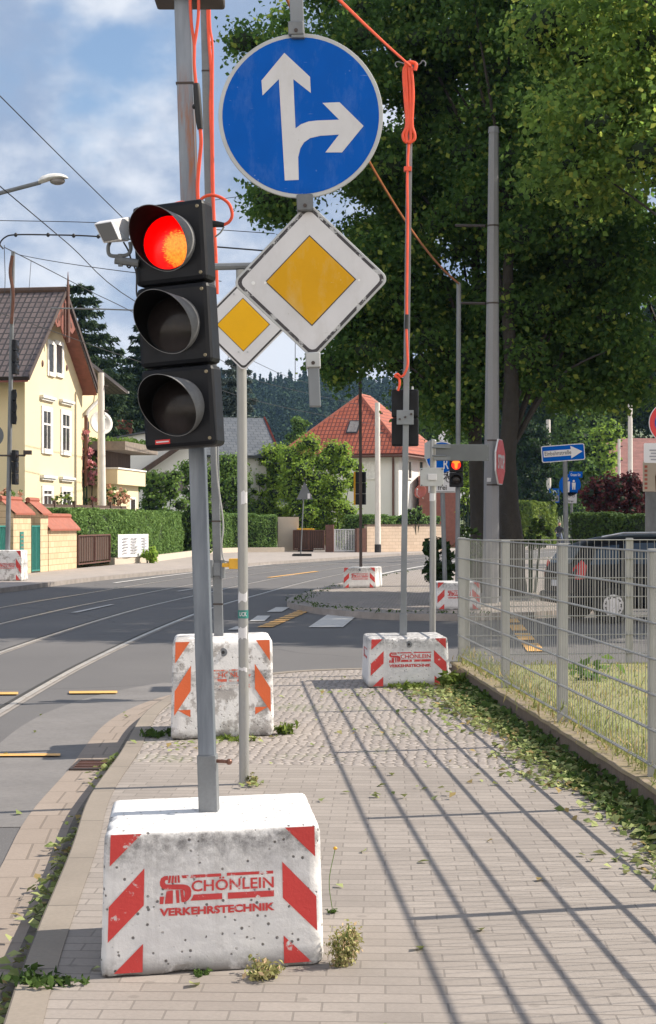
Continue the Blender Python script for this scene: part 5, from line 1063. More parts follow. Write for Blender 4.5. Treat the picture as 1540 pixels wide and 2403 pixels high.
mb = MB(); q = W(1012, 1175, 112); mb.box(q.x-0.9, q.x+1.6, 110.5, 112.5, 0, PZ(1118, 112)); mb.build('wooden_porch', M['red_wood'], rh)
dish('small red satellite dish beside the white house', W(987, 1154, 104), 0.42, 'dish_red', -30)
dish('white satellite dish half hidden left of the lime trunks', W(1090, 1162, 80), 0.28, 'dish_white', -20)
dish('white satellite dish high up under the lime leaves', W(1042, 1022, 108), 0.42, 'dish_white', -45)
# cream garden wall, gates and bins in front of it
def simple_wall(name, label, a, b, z1, m, cap=None, th=0.22):
    p = Plane(a, (b[0]-a[0], b[1]-a[1])); L_ = math.dist(a, b); t = thing(name, label, 'wall', (a[0], a[1], 0)); mb = MB(); mb.box(0, L_, 0, th, -0.15, z1, p.M()); mb.build('masonry', M[m], t)
    if cap: mb = MB(); mb.box(-0.04, L_+.04, -0.04, th+.04, z1, z1+0.08, p.M()); mb.build('coping', M[cap], t)
    return t
simple_wall('garden_wall', 'cream block garden wall with a thin coping in front of the red roofed house', (2.2, 92.2), (6.9, 96.5), 1.5, 'block_wall', 'brown_wood')
simple_wall('gate_pillar', 'short brown pillar between white gate and cream block wall', (1.62, 91.8), (2.15, 92.1), 1.35, 'brown_metal')
simple_wall('gate_pillar', 'dark brown pillar left of the white garden gate', (-0.15, 92.6), (0.3, 92.5), 1.55, 'brown_metal')
simple_wall('meter_box', 'cream coloured meter pillar at the right end of the clipped hedge', (-2.9, 95.0), (-1.7, 95.2), 2.0, 'cream_render')
bars_gate('garden_gate', 'white barred garden gate left of the cream block wall', (0.35, 92.5), (1.6, 92.1), 0.05, 1.3, 'sign_white', 13)
bars_gate('garden_fence', 'brown picket fence with dark wattle in front of the waste bins', (-2.0, 93.8), (-0.2, 92.9), 0.1, 1.25, 'brown_metal', 16, back='brown_wood')
bt = thing('waste_bin', 'dark waste bin with yellow lid behind the brown picket fence', 'waste bin', (-1.2, 94.6, 0))
mb = MB(); mb.box(-1.75, -0.85, 94.3, 95.1, 0, 1.22); mb.build('bin_body', M['sign_black'], bt, bevel=0.04); mb = MB(); mb.box(-1.8, -0.8, 94.22, 95.15, 1.22, 1.33); mb.build('lid', M['yellow_plastic'], bt, bevel=0.03)
# far house on the right
fh = thing('house', 'pale house with faded red roof far behind the dark red shrub', 'house', (28, 150, 0))
p = Plane((24.5, 148), (1, 0.05)); HM_ = p.M(); mb = MB(); mb.box(0, 14, 0, 9, -0.3, 5.6, HM_); mb.build('wall', M['cream_render'], fh)
roof_slab('roof', M['faded_tiles'], fh, HM_, (-0.5, -0.6, 5.4), (14.5, -0.6, 5.4), (14.5, 4.5, 9.6), (-0.5, 4.5, 9.6)); roof_slab('roof', M['faded_tiles'], fh, HM_, (-0.5, 9.6, 5.4), (14.5, 9.6, 5.4), (14.5, 4.51, 9.6), (-0.5, 4.51, 9.6))
mb = MB(); mb.prism([(0, 5.6), (9, 5.6), (4.5, 9.3)], 0, 0.2, HM_ @ Matrix.Rotation(R(90), 4, 'Z')); mb.build('gable', M['cream_render'], fh)
window(fh, p, 1470, 1118, 1480, 1135, 0.1, (0.5,), None)
# ------------------------------------------------------------------ masts, lamp, wires
def mast(label, px0, d, pxt, pyt, r0, r1, m='concrete_mast', base=True, name='utility_pole'):
    t = thing(name, label, 'mast', (PX(px0, d), d, 0)); mb = MB(); mb.cyl((PX(px0, d), d, -0.05), (PX(pxt, d), d, PZ(pyt, d)), r0, r1, 14); mb.build('shaft', M[m], t, smooth=True)
    if base: mb = MB(); mb.cyl((PX(px0, d), d, -0.05), (PX(px0, d), d, 0.45), r0+0.02, r0+0.02, 14); mb.build('base_collar', M['sign_black'], t)
    for f in (0.93, 0.8):
        mb = MB(); x = PX(px0+(pxt-px0)*f, d); z = PZ(pyt, d)*f; mb.cyl((x+r1, d, z), (x+r1+0.16, d, z), 0.05, 0.05, 6); mb.build('hook', M['iron'], t)
    return t
mast('pale concrete utility pole rising out of the left end of the clipped hedge', 240, 68.5, 237, 875, 0.20, 0.13, base=False)
mast('pale concrete mast with a black foot in front of the cream block wall', 887, 91.5, 886, 945, 0.17, 0.14)
al = mast('white concrete mast carrying a small blue advertising sign far down the side street', 1289, 150, 1287, 985, 0.24, 0.2)
ab = thing('advertising_sign', 'small square blue advertising sign on the far white mast', 'sign', W(1301, 1163, 149)); AM = Matrix.Translation(W(1301, 1163, 149.2))
mb = MB(); mb.prism(rrect(0.95, 1.3, 0.05), 0, 0.05, AM); pn = mb.build('panel', M['sign_blue'], ab); mb = MB(); mb.box(-0.42, 0.42, -0.01, -0.005, -0.55, 0.02, AM); mb.build('light_panel', M['curtain'], pn)
mb = MB(); mb.prism([(-0.28, 0.1), (-0.1, 0.48), (0.1, 0.48), (0.28, 0.1), (0.14, 0.1), (0.0, 0.36), (-0.14, 0.1)], -0.02, -0.012, AM); mb.box(-0.3, 0.08, -0.02, -0.012, -0.34, -0.24, AM); mb.prism([(0.08, -0.45), (0.34, -0.29), (0.08, -0.13)], -0.02, -0.012, AM); mb.build('white_symbol', M['sign_white'], pn)
mast('pair of grey masts beside the far red roof', 1454, 120, 1453, 1030, 0.12, 0.1, base=False); mast('tall white mast in front of the far red roof', 1480, 100, 1479, 850, 0.16, 0.13, base=False)
DL = 42.0
sl = thing('street_lamp', 'white street lamp head on a long grey arm reaching in from the left', 'street lamp', (PX(-110, DL), DL, 0))
mb = MB(); mb.cyl((PX(-110, DL), DL, -0.1), (PX(-110, DL), DL, PZ(470, DL)), 0.12, 0.08, 12); mb.build('mast', M['mast_grey'], sl, smooth=True)
mb = MB(); mb.tube([W(-110, 474, DL), W(-60, 468, DL), W(0, 453, DL), W(95, 428, DL)], 0.055, 8); mb.build('arm', M['galv_dull'], sl, smooth=True)
pa = [(92, 420), (105, 413), (125, 409), (143, 409), (155, 413), (160, 418), (154, 422), (135, 425), (115, 429), (95, 436)]
mb = MB(); n = 10
def lampring(k): pass
sec = [(92, 428, 8), (100, 424, 11), (115, 419, 11), (130, 416.5, 10), (145, 416, 8), (155, 417, 5), (160, 418, 1.5)]
vs = []; 
for x, y, h in sec:
    c = W(x, y, DL); hh = h*DL/FP
    vs += [c+Vector((0, 0.16*min(1, h/8)*math.cos(2*math.pi*i/n), hh*math.sin(2*math.pi*i/n)*(1 if i < n/2 else 0.5))) for i in range(n)]
fs = [(j*n+i, j*n+(i+1) % n, (j+1)*n+(i+1) % n, (j+1)*n+i) for j in range(len(sec)-1) for i in range(n)]+[tuple(range(n-1, -1, -1)), tuple(range(len(vs)-n, len(vs)))]
mb.add(vs, fs); mb.build('lamp_head', M['dish_white'], sl, smooth=True)
mb = MB(); mb.ball(W(135, 425, DL), 0.20, 0.13, 0.10, 12, 8); mb.build('lamp_glass', M['curtain'], sl, smooth=True)
def wire(label, pts, r=0.012, m='wire', k=6):
    mb = MB(); mb.tube(catmull([W(*p) for p in pts], k), r, 5); return setp(mb.build('overhead_wire', M[m], None, True), label, 'wire')
wire('dark wire falling steeply from the upper left edge to the top of the near signal', [(-40, 185, 36), (0, 225, 37), (140, 365, 40), (285, 508, 43), (420, 640, 46), (560, 770, 50)], 0.013)
wire('thin wire falling from under the lamp arm towards the middle lens of the near signal', [(-40, 402, 34), (0, 437, 36), (160, 572, 42), (325, 712, 50), (596, 848, 75), (690, 889, 92), (790, 915, 105)], 0.013)
wire('tram wire falling from the curved insulated span past the gable of the yellow house', [(10, 580, 46), (105, 628, 50), (215, 685, 56), (330, 742, 60), (582, 879, 80), (640, 903, 90), (842, 950, 110)], 0.014)
wire('lowest tram wire crossing in front of the brown tiled roof', [(-30, 722, 48), (0, 734, 49), (115, 774, 54), (291, 836, 60), (593, 938, 80), (783, 979, 98), (900, 1000, 108)], 0.014)
wire('long level wire across the sky just above the detector and behind the signal', [(-20, 517, 44), (220, 522, 44), (450, 535, 44), (645, 548, 44)], 0.011)
wire('thick black insulated span curving down at its left end', [(8, 584, 44), (0, 572, 44), (12, 557, 44), (35, 551, 44), (110, 551, 44), (230, 555, 44), (420, 572, 44), (640, 590, 44)], 0.022)
for px, py in ((37, 551), (113, 551), (173, 553), (231, 555)): 
    mb = MB(); mb.ball(W(px, py, 44), 0.05, 0.05, 0.06, 8, 6); setp(mb.build('span_insulator', M['black_rubber'], None, True), 'black insulator bead threaded on the thick insulated span', 'insulator', 'insulators on the thick span')
wire('slack thin wire from the tip of the left signal pole towards the near signal', [(31, 592, 46.2), (55, 600, 45), (150, 617, 42), (318, 640, 38), (520, 660, 38)], 0.010)
wire('grey horizontal support arm wire at the height of the middle lens', [(120, 723, 60), (230, 725, 60), (325, 728, 60), (520, 733, 60)], 0.028, 'galv_dull')
wire('hair thin wire rising to the right behind the loop of orange cable', [(470, 478, 44), (505, 469, 44), (600, 456, 44), (680, 446, 44)], 0.009)
wire('short hanger wire dropping from the left tip of the insulated span', [(10, 575, 46), (11, 610, 46), (12, 650, 46), (11, 690, 46)], 0.010)
wire('thin hanger wire between span and tram wire near the tree top', [(73, 612, 50), (71, 640, 50), (68, 683, 50)], 0.008)
wire('fine hanger wire under the small diamond sign', [(693, 795, 95), (693, 840, 95), (693, 888, 95)], 0.02)
# triangle warning sign seen from behind
D8 = 81
tw = thing('warning_sign', 'grey back of a triangular warning sign on a thin stand across the road', 'road sign', (PX(710, D8), D8, 0))
mb = MB(); mb.cyl((PX(706, D8), D8, 0.05), (PX(714, D8), D8, PZ(1140, D8)), 0.03, 0.03, 8); mb.build('post', M['galv_dull'], tw)
tp = [(W(715, 1130, D8)), W(735, 1172, D8), W(696, 1172, D8)]
mb = MB(); n = Vector((0, 0.03, 0)); mb.add([q-n*2 for q in tp]+[q-n for q in tp], [(0, 1, 2), (5, 4, 3), (0, 3, 4, 1), (1, 4, 5, 2), (2, 5, 3, 0)]); pn = mb.build('triangle_panel', M['sign_back'], tw)
mb = MB(); a, b = W(722, 1158, D8-0.08), W(728, 1170, D8-0.08); mb.box(a.x, b.x, D8-0.08, D8-0.075, b.z, a.z); mb.build('sticker', M['sign_white'], pn)
mb = MB(); c = G(711, 1304); mb.cbox((c.x, D8, 0.06), 0.9, 0.5, 0.12); mb.cbox((c.x-0.25, D8-0.3, 0.05), 0.5, 0.3, 0.1); mb.build('foot_plate', M['black_rubber'], tw)
# pedestrian sign group far down the side street
D9 = 66
ps = thing('footpath_sign', 'small round blue footpath sign with bicycle panel and street plate behind the one way sign', 'road sign', (PX(1341, D9), D9, ZR))
mb = MB(); mb.cyl((PX(1343, D9), D9, ZR), (PX(1341, D9), D9, PZ(1105, D9)), 0.05, 0.05, 8); mb.build('post', M['galv_dull'], ps)
TM = Matrix.Translation(W(1338, 1138, D9-0.1)); mb = MB(); mb.prism(disc((0, 0), 0.44, 0, 0, 28), 0, 0.03, TM); pn = mb.build('round_panel', M['sign_blue'], ps)
mb = MB()
for cx, s in ((-0.12, 1.0), (0.15, 0.65)): mb.prism([(cx-0.09*s, -0.3*s), (cx-0.03*s, -0.3*s), (cx, -0.08*s), (cx+0.03*s, -0.3*s), (cx+0.09*s, -0.3*s), (cx+0.12*s, 0.14*s), (cx-0.12*s, 0.14*s)], -0.02, -0.01, TM); mb.prism(disc((cx, 0.24*s), 0.07*s, 0, 0, 12), -0.02, -0.01, TM)
mb.build('white_symbol', M['sign_white'], pn)
mb = MB(); a, b = W(1325, 1155, D9), W(1353, 1181, D9); mb.box(a.x, b.x, D9-0.1, D9-0.07, b.z, a.z); p2 = mb.build('bicycle_panel', M['sign_white'], ps); mb = MB(); c = W(1340, 1164, D9); bike(mb, c.x, c.z, 0.16, D9-0.11); mb.build('bicycle_symbol', M['sign_black'], p2); mb = MB(); q = W(1333, 1179, D9); put_text(mb, 'frei', 0.2, 0.10, q.x, q.z, D9-0.11, I_, 0.01); mb.build('lettering', M['sign_black'], p2)
mb = MB(); a, b = W(1335, 1107, D9), W(1366, 1121, D9); mb.box(a.x, b.x, D9-0.14, D9-0.11, b.z, a.z); p2 = mb.build('street_plate', M['sign_blue'], ps); mb = MB(); q = W(1338, 1117.5, D9); put_text(mb, 'Grazer Str.', 0.42, 0.11, q.x, q.z, D9-0.146, I_, 0.01); mb.build('lettering', M['sign_white'], p2)
# no stopping sign at the right photo edge
D10 = 24.0
ns = thing('no_stopping_sign', 'red and blue no stopping sign with white text panel, cut by the right photo edge', 'road sign', (PX(1580, D10), D10, ZR))
mb = MB(); mb.cyl((PX(1580, D10), D10, ZR), (PX(1580, D10), D10, PZ(930, D10)), 0.038, 0.038, 10); mb.build('post', M['galv_dull'], ns, smooth=True)
TM = Matrix.Translation(W(1573, 992, D10-0.05)); mb = MB(); mb.prism(disc((0, 0), 0.31, 0, 0, 40), 0, 0.02, TM); pn = mb.build('round_panel', M['sign_white'], ns)
mb = MB(); mb.prism(disc((0, 0), 0.30, 0, 0, 40), -0.006, -0.002, TM); mb.build('red_ring', M['sign_red'], pn); mb = MB(); mb.prism(disc((0, 0), 0.225, 0, 0, 40), -0.012, -0.008, TM); mb.build('blue_face', M['sign_blue'], pn)
for aa in (45, -45): mb = MB(); mb.box(-0.23, 0.23, -0.018-(aa > 0)*.003, -0.014-(aa > 0)*.003, -0.035, 0.035, TM @ Matrix.Rotation(R(aa), 4, 'Y')); mb.build('red_bar', M['sign_red'], pn)
TM = Matrix.Translation(W(1563, 1063, D10-0.05)); mb = MB(); mb.prism(rrect(0.64, 0.29, 0.02), 0, 0.02, TM); pn = mb.build('text_panel', M['sign_white'], ns); mb = MB()
for i in range(4): mb = MB(); mb.box(-0.24+0.02*(i % 2), 0.24, -0.006, -0.003, 0.03-0.045*i, 0.05-0.045*i, TM); mb.build('text_line', M['banner_ink'], pn)
mb = MB(); mb.box(-0.1, 0.05, -0.006, -0.003, 0.075, 0.11, TM); mb.build('red_mark', M['sign_red'], pn)
D11 = 46
po = thing('poster_board', 'pale poster board with pink lettering and a dark haired figure behind the no stopping sign', 'poster', (PX(1560, D11), D11, 0)); TM = Matrix.Translation(W(1558, 1118, D11))
mb = MB(); mb.prism(rrect(1.16, 0.85, 0.02), 0, 0.05, TM); pn = mb.build('board', M['cream_render'], po); mb = MB(); mb.prism([(-0.22, -0.42), (-0.24, 0.0), (-0.17, 0.2), (-0.05, 0.3), (0.1, 0.3), (0.2, 0.1), (0.25, -0.42)], -0.01, -0.004, TM); mb.build('dark_figure', M['brown_wood'], pn); mb = MB(); mb.prism(disc((0.0, 0.12), 0.1, 0, 0, 20), -0.02, -0.012, TM); mb.build('pale_face', M['peach_petal'], pn)
mb = MB()
for i in range(6): mb.box(-0.54, -0.46, -0.01, -0.005, -0.36+0.12*i, -0.29+0.12*i, TM)
mb.build('pink_lettering', M['dish_red'], pn)
mb = MB(); mb.box(-0.5, 0.5, 0.06, 0.12, -2.0, -0.43, TM); mb.build('stand', M['galv_dull'], po)
# ------------------------------------------------------------------ vegetation
def vthing(name, label, cat, loc, group=None): return thing(name, label, cat, loc, group)
def hedge(label, path, width, h, leaf, size, per, z0=0.0, bumpy=0.12):
    t = thing('hedge', label, 'hedge', (*path[0], z0)); P, O = [], []; core = MB()
    for a, b in zip(path[:-1], path[1:]):
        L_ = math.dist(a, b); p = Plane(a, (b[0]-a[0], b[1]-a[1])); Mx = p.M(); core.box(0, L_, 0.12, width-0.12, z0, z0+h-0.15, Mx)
        for nm, ar in (('front', L_*h), ('top', L_*width), ('back', L_*h*0.25), ('end', 2*width*h)):
            k = int(ar*per); s = RNG.uniform(0, L_, k); z = RNG.uniform(z0+0.05, z0+h, k); y = RNG.uniform(0, width, k); nn = np.zeros((k, 3))
            if nm == 'front': y = np.abs(RNG.normal(0, bumpy, k))+0.10*np.sin(s*1.7+np.sin(z*3))*np.sin(z*2.3+s*0.6)+0.55*np.clip((z-z0-h*0.8)/(h*0.2), 0, 1)**3*0.4; nn[:, 1] = -1; nn[:, 2] = 0.4*RNG.random(k)
            elif nm == 'back': y = width-np.abs(RNG.normal(0, bumpy, k)); nn[:, 1] = 1
            elif nm == 'top': z = z0+h-RNG.exponential(bumpy*0.7, k)+0.06*np.sin(s*2.1)+0.05*np.sin(s*5.3+1); nn[:, 2] = 1
            else: e = RNG.random(k) < 0.5; s = np.where(e, np.abs(RNG.normal(0, bumpy, k)), L_-np.abs(RNG.normal(0, bumpy, k))); nn[:, 0] = np.where(e, -1, 1)
            q = np.stack([s, y+0.05*np.sin(s*3)*0.5, z], 1); R3 = np.array(Mx.to_3x3()); P.append(q@R3.T+np.array(Mx.translation)); O.append(nn@R3.T)
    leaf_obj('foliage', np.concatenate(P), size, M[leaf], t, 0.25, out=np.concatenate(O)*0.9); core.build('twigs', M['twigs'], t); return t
def bush(label, px, py, rx, ry, d, leaf, size=0.18, n=14, per=380, name='shrub', cat='shrub', dz=None, core=0.62, flowers=None, z0=0.0, group=None, stems=True):
    """a leafy shrub: measured outline (photo grid) at distance d"""
    k = d/FP; c = np.array(W(px, py, d)); rad = np.array([rx*k, (dz or rx*k), ry*k]); t = thing(name, label, cat, (c[0], d, z0), group)
    zb = z0 if name in ('garden_shrub', 'far_tree') else max(z0, c[2]-rad[2]); n = int(n*2.2); h = zb+(c[2]+rad[2]-zb)*RNG.uniform(0.08, 0.93, n); f = (h-c[2])/rad[2]
    wid = np.where(f > 0, np.sqrt(np.clip(1-f*f, 0.05, 1)), np.clip(1-0.22*f*f, 0.6, 1)); a = RNG.uniform(0, 2*math.pi, n); q = RNG.uniform(0.15, 1, n)**0.6*0.80*wid
    cs = np.stack([c[0]+np.cos(a)*q*rad[0], c[1]+np.sin(a)*q*rad[1], h], 1); rs = RNG.uniform(0.16, 0.40, n)*min(rad[0], rad[2])*1.1
    P, O = clump_points(cs, rs, per, 0.8); ok = P[:, 2] > z0; P, O = P[ok], O[ok]
    leaf_obj('foliage', P, size, M[leaf], t, 0.5, out=O*0.8)
    if flowers is not None:
        m_, nf, fs = flowers; fr = np.where(O[:, 1]+0.2*RNG.normal(size=len(O)) < -0.2)[0]; f = RNG.choice(fr, nf); q = P[f]+O[f]*0.08+np.array([0.05, -0.08, 0.02])
        q = np.repeat(q, 7, 0)+RNG.normal(0, fs*0.35, (nf*7, 3)); leaf_obj('blossom', q, fs, M[m_], t, 0.4, 0.9)
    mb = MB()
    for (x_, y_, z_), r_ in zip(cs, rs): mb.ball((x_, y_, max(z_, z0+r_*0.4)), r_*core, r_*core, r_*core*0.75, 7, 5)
    if stems:
        for a in range(4): mb.cyl((c[0]+0.1*math.cos(a*1.6), c[1]+0.1*math.sin(a*1.6), z0-0.05), (c[0]+rad[0]*0.4*math.cos(a*1.6), c[1]+rad[1]*0.4*math.sin(a*1.6), max(z0+0.3, c[2])), 0.04, 0.02, 6)
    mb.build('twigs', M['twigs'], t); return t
def limb_path(a, b, droop=0.0):
    a, b = Vector(a), Vector(b); mid = a.lerp(b, 0.5)+Vector((random.uniform(-.25, .25), random.uniform(-.25, .25), 0.5-droop)); return catmull([a, mid, b], 5)
def tree(name, label, px, d, r, ells, leaf, size, per, group=None, z0=0.0, trunk_top=0.62, top=None, clr=(0.75, 1.25), x=None, limbs=14, lean=0.0):
    """ells: (px, py, rx, ry, depth offset, depth radius, clumps) outlines of the crown, photo grid at distance d"""
    k = d/FP; x = PX(px, d) if x is None else x; t = thing(name, label, 'tree', (x, d, z0), group); C_, R_ = [], []
    for (ex, ey, rx, ry, dd, dr, n) in ells:
        c = np.array(W(ex, ey, d)); c[1] += dd; n = int(n*1.35); cs = ell_clumps(c, (rx*k*0.88, dr*0.88, ry*k*0.9), n, 0.3); C_.append(cs); R_.append(RNG.uniform(*clr, n)*0.66)
    C_ = np.concatenate(C_); R_ = np.concatenate(R_); P, O = clump_points(C_, R_, per, 0.7); hang = RNG.normal(0, 1, (len(P), 3)); hang[:, 2] -= 0.6
    leaf_obj('crown', P, size, M[leaf], t, 0.45, 0.72, out=O*0.6, long=hang*0.8)
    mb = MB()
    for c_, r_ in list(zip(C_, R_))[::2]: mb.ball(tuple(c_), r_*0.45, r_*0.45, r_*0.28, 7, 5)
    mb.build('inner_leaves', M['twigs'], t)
    zt = float(C_[:, 2].max())*trunk_top if top is None else top; mb = MB(); n = 9
    pts = [Vector((x+lean*zt*(i/n)**1.2+0.06*math.sin(i*1.7), d+0.06*math.cos(i*2.3), z0-0.1+(zt-z0)*i/n)) for i in range(n+1)]
    mb.tube(pts, r, 14, [r*(1.35 if i == 0 else 1.08 if i == 1 else 1-0.75*i/n) for i in range(n+1)]); mb.build('trunk', M['bark'], t, smooth=True)
    idx = RNG.choice(len(C_), min(limbs, len(C_)), replace=False); mb = MB()
    for i in idx:
        e = Vector(C_[i]); f = min(0.92, max(0.35, (e.z-1.6)/(zt+0.01)-0.18)); a = pts[int(f*n)]; pp = limb_path(a, e); q = r*0.22; mb.tube(pp, q, 6, [q*(1-0.8*j/(len(pp)-1)) for j in range(len(pp))])
    mb.build('branches', M['bark'], t, smooth=True); return t
def spruce(name, label, px, pyt, d, rmax, leaf, z0=0.0, whorls=22, dens=1.0, size=0.3, low=0.12, x=None, group=None, ex=0.8):
    x = PX(px, d) if x is None else x; zt = PZ(pyt, d); t = thing(name, label, 'tree', (x, d, z0), group); P, Lg = [], []; mb = MB(); H = zt-z0
    mb.cyl((x, d, z0-0.1), (x, d, zt-0.2), 0.028*H, 0.01, 8); mb.build('trunk', M['bark'], t); br = MB()
    for w in range(whorls):
        f = (w+0.4)/whorls; z = z0+H*(low+(1-low)*f); rr = rmax*(1-f)**ex+0.12; nb = 7 if f < 0.8 else 5; a0 = RNG.uniform(0, 6.28)
        for b in range(nb):
            a = a0+2*math.pi*b/nb+RNG.uniform(-.2, .2); l = rr*RNG.uniform(0.75, 1.1); n = int(75*dens*max(0.25, l/rmax)*1.3); s = RNG.random(n)**0.8
            droop = -0.30*s*l+0.22*s*s*l; side = RNG.normal(0, 1, n)*0.16*l*(1-s*0.7); hang = RNG.exponential(0.16*l*(1-s*0.75)+0.03, n)
            q = np.stack([x+math.cos(a)*l*s-math.sin(a)*side, d+math.sin(a)*l*s+math.cos(a)*side, z+droop-hang], 1); P.append(q)
            v = np.stack([math.cos(a)*0.8-np.sign(side)*math.sin(a)*0.5, math.sin(a)*0.8+np.sign(side)*math.cos(a)*0.5, -0.45+0*s], 1); Lg.append(v)
            br.cyl((x, d, z), (x+math.cos(a)*l*0.9, d+math.sin(a)*l*0.9, z-0.1*l), 0.03, 0.008, 4)
    P = np.concatenate(P); Lg = np.concatenate(Lg); ok = P[:, 2] > z0+0.1
    leaf_obj('crown', P[ok], size, M[leaf], t, 0.5, 0.3, long=Lg[ok]); br.build('limbs', M['bark'], t); return t
# the big lime trees on the right
G1 = None
tree('lime_tree', 'dense lime tree whose crown fills the middle of the picture behind the hanging signs', 1121, 38, 0.21,
     [(800, 175, 275, 330, 0, 3.2, 52), (905, 590, 135, 260, 0, 2.4, 30), (1010, 560, 190, 430, 1, 3.0, 46), (1000, -150, 330, 380, 1, 4, 40), (880, 800, 105, 90, 0.5, 1.6, 11), (790, 868, 28, 22, 0, 0.6, 3), (660, 470, 45, 40, 0, 1, 5), (1080, 930, 70, 75, 0.5, 1.6, 9)], 'lime_leaf', 0.125, 1000, 'lime trees along the side street')
tree('lime_tree', 'second lime tree with a thick dark trunk right behind the grey mast', 1196, 36.5, 0.27,
     [(1240, 420, 230, 330, 1, 3.2, 55), (1300, 800, 270, 150, 1.5, 3, 40), (1230, 0, 300, 300, 0.5, 3.6, 45), (1150, 760, 130, 150, 1.5, 2, 16), (1440, 820, 130, 150, 1.5, 2.5, 18), (1440, 620, 150, 150, 2.0, 2.6, 24), (1350, 560, 120, 120, 2.0, 2.0, 14)], 'lime_leaf', 0.125, 1000, 'lime trees along the side street')
tree('lime_tree', 'sunlit lime tree with paler leaves reaching in from the right edge above the street', 1900, 28.3, 0.25,
     [(1425, 330, 210, 170, 0, 2.6, 22), (1470, 60, 230, 250, 0.3, 3.0, 30), (1560, -230, 300, 200, 0, 3.0, 18)], 'lime_leaf_light', 0.115, 900, 'lime trees along the side street')
tree('lime_tree', 'lime tree standing out of the picture to the right, shading the dark car', 2450, 30, 0.25, [(2300, 200, 520, 420, -1.0, 4.0, 90)], 'lime_leaf_light', 0.24, 260, 'lime trees along the side street')
tree('lime_tree', 'tall lime tree out of the picture to the right whose shade crosses the road', 1980, 37.5, 0.25, [(1980, 180, 430, 500, 0, 3.8, 120), (1700, -420, 420, 320, 0, 3.6, 60)], 'lime_leaf', 0.25, 240, 'lime trees along the side street')
tree('lime_tree', 'lime tree beyond the right photo edge between the sunlit lime and the dark ones', 1990, 33.2, 0.25, [(1760, 150, 330, 420, 0, 2.8, 80)], 'lime_leaf', 0.2, 330, 'lime trees along the side street')
tree('lime_tree', 'lime tree farther back whose crown closes the gap right of the grey mast', 1570, 43.5, 0.25, [(1400, 480, 260, 330, 0, 3.4, 80), (1150, 250, 260, 300, 1.5, 3.2, 60)], 'lime_leaf', 0.17, 420, 'lime trees along the side street')
# garden greenery on the left
hedge('long clipped green hedge running along the far pavement behind the low kerb wall', [(-9.55, 60.2), (-8.35, 67.8), (-7.65, 78), (-7.0, 88.5), (-5.4, 92.6), (-2.9, 93.8)], 1.3, 2.12, 'hedge_leaf', 0.115, 560, bumpy=0.16)
spruce('spruce_tree', 'tall spruce with drooping branches just behind the yellow house', 188, 655, 112, 5.8, 'spruce_leaf', whorls=20, dens=4.0, size=0.5, ex=0.55, group='spruces across the road')
spruce('spruce_tree', 'dark spruce partly covered by the left side of the near signal', 345, 725, 122, 4.6, 'spruce_leaf', whorls=20, dens=3.4, size=0.5, ex=0.6, group='spruces across the road')
spruce('spruce_tree', 'bushy bluish spruce between the near signal and the round post', 552, 790, 118, 2.7, 'blue_spruce_leaf', whorls=20, dens=3.2, size=0.42, ex=0.6, group='spruces across the road')
bush('climbing rose bush with pink blossoms on the corner of the yellow house', 203, 1122, 36, 62, 70, 'bush_leaf', 0.14, 16, 520, flowers=('rose_petal', 70, 0.16), core=0.35)
bush('slender climbing rose with few pink blossoms higher on the yellow wall', 197, 1042, 20, 40, 69.6, 'bush_leaf', 0.13, 8, 420, flowers=('rose_petal', 22, 0.15), core=0.2, stems=True)
bush('low shrub with peach blossoms in front of the yellow annex', 268, 1163, 40, 26, 69.6, 'bush_leaf', 0.14, 12, 400, flowers=('peach_petal', 30, 0.13), core=0.4)
bush('small peach flowered shrub above the left sandstone pillar', 28, 1168, 38, 22, 58, 'bush_leaf', 0.13, 10, 400, flowers=('peach_petal', 26, 0.12), core=0.4)
bush('yellow green shrub below the windows of the yellow house', 150, 1178, 40, 20, 64, 'thuja_leaf', 0.13, 9, 420, core=0.4)
for lb, a in (('round green shrub left of the near signal pole', (378, 1150, 66, 54, 82, 'bush_leaf')), ('tall leafy shrub directly behind the near signal pole', (468, 1140, 60, 66, 84, 'bush_leaf')),
              ('broad leafy shrub between the signal pole and the round post', (545, 1138, 62, 76, 98, 'bush_leaf')), ('bushy green tree right of the round post', (632, 1132, 62, 92, 100, 'bright_leaf')),
              ('bright green young lime behind the triangular warning sign', (716, 1120, 66, 102, 98, 'bright_leaf')), ('bright leafy tree in front of the red roofed house', (792, 1132, 68, 100, 99, 'bright_leaf'))):
    bush(lb, *a, size=0.19, n=30, per=620, name='garden_shrub', group='shrubs and young trees in the gardens across the road')
bush('pale green conifer rising behind the shrubs left of the red roof', 700, 1030, 34, 50, 135, 'bush_leaf', 0.24, 16, 480)
hedge('low dark hedge on top of the cream block wall', [(0.9, 94.2), (2.4, 93.2), (6.7, 97.2)], 1.0, 2.05, 'hedge_leaf', 0.14, 330)
bush('rounded juniper at the right end of the block wall', 975, 1212, 30, 24, 95, 'hedge_leaf', 0.18, 9, 330, z0=0.9)
bush('big leaved plant growing at the foot of the hedge kerb', 352, 1300, 20, 22, 66.5, 'bright_leaf', 0.24, 7, 260, core=0.3, name='garden_plant', cat='plant')
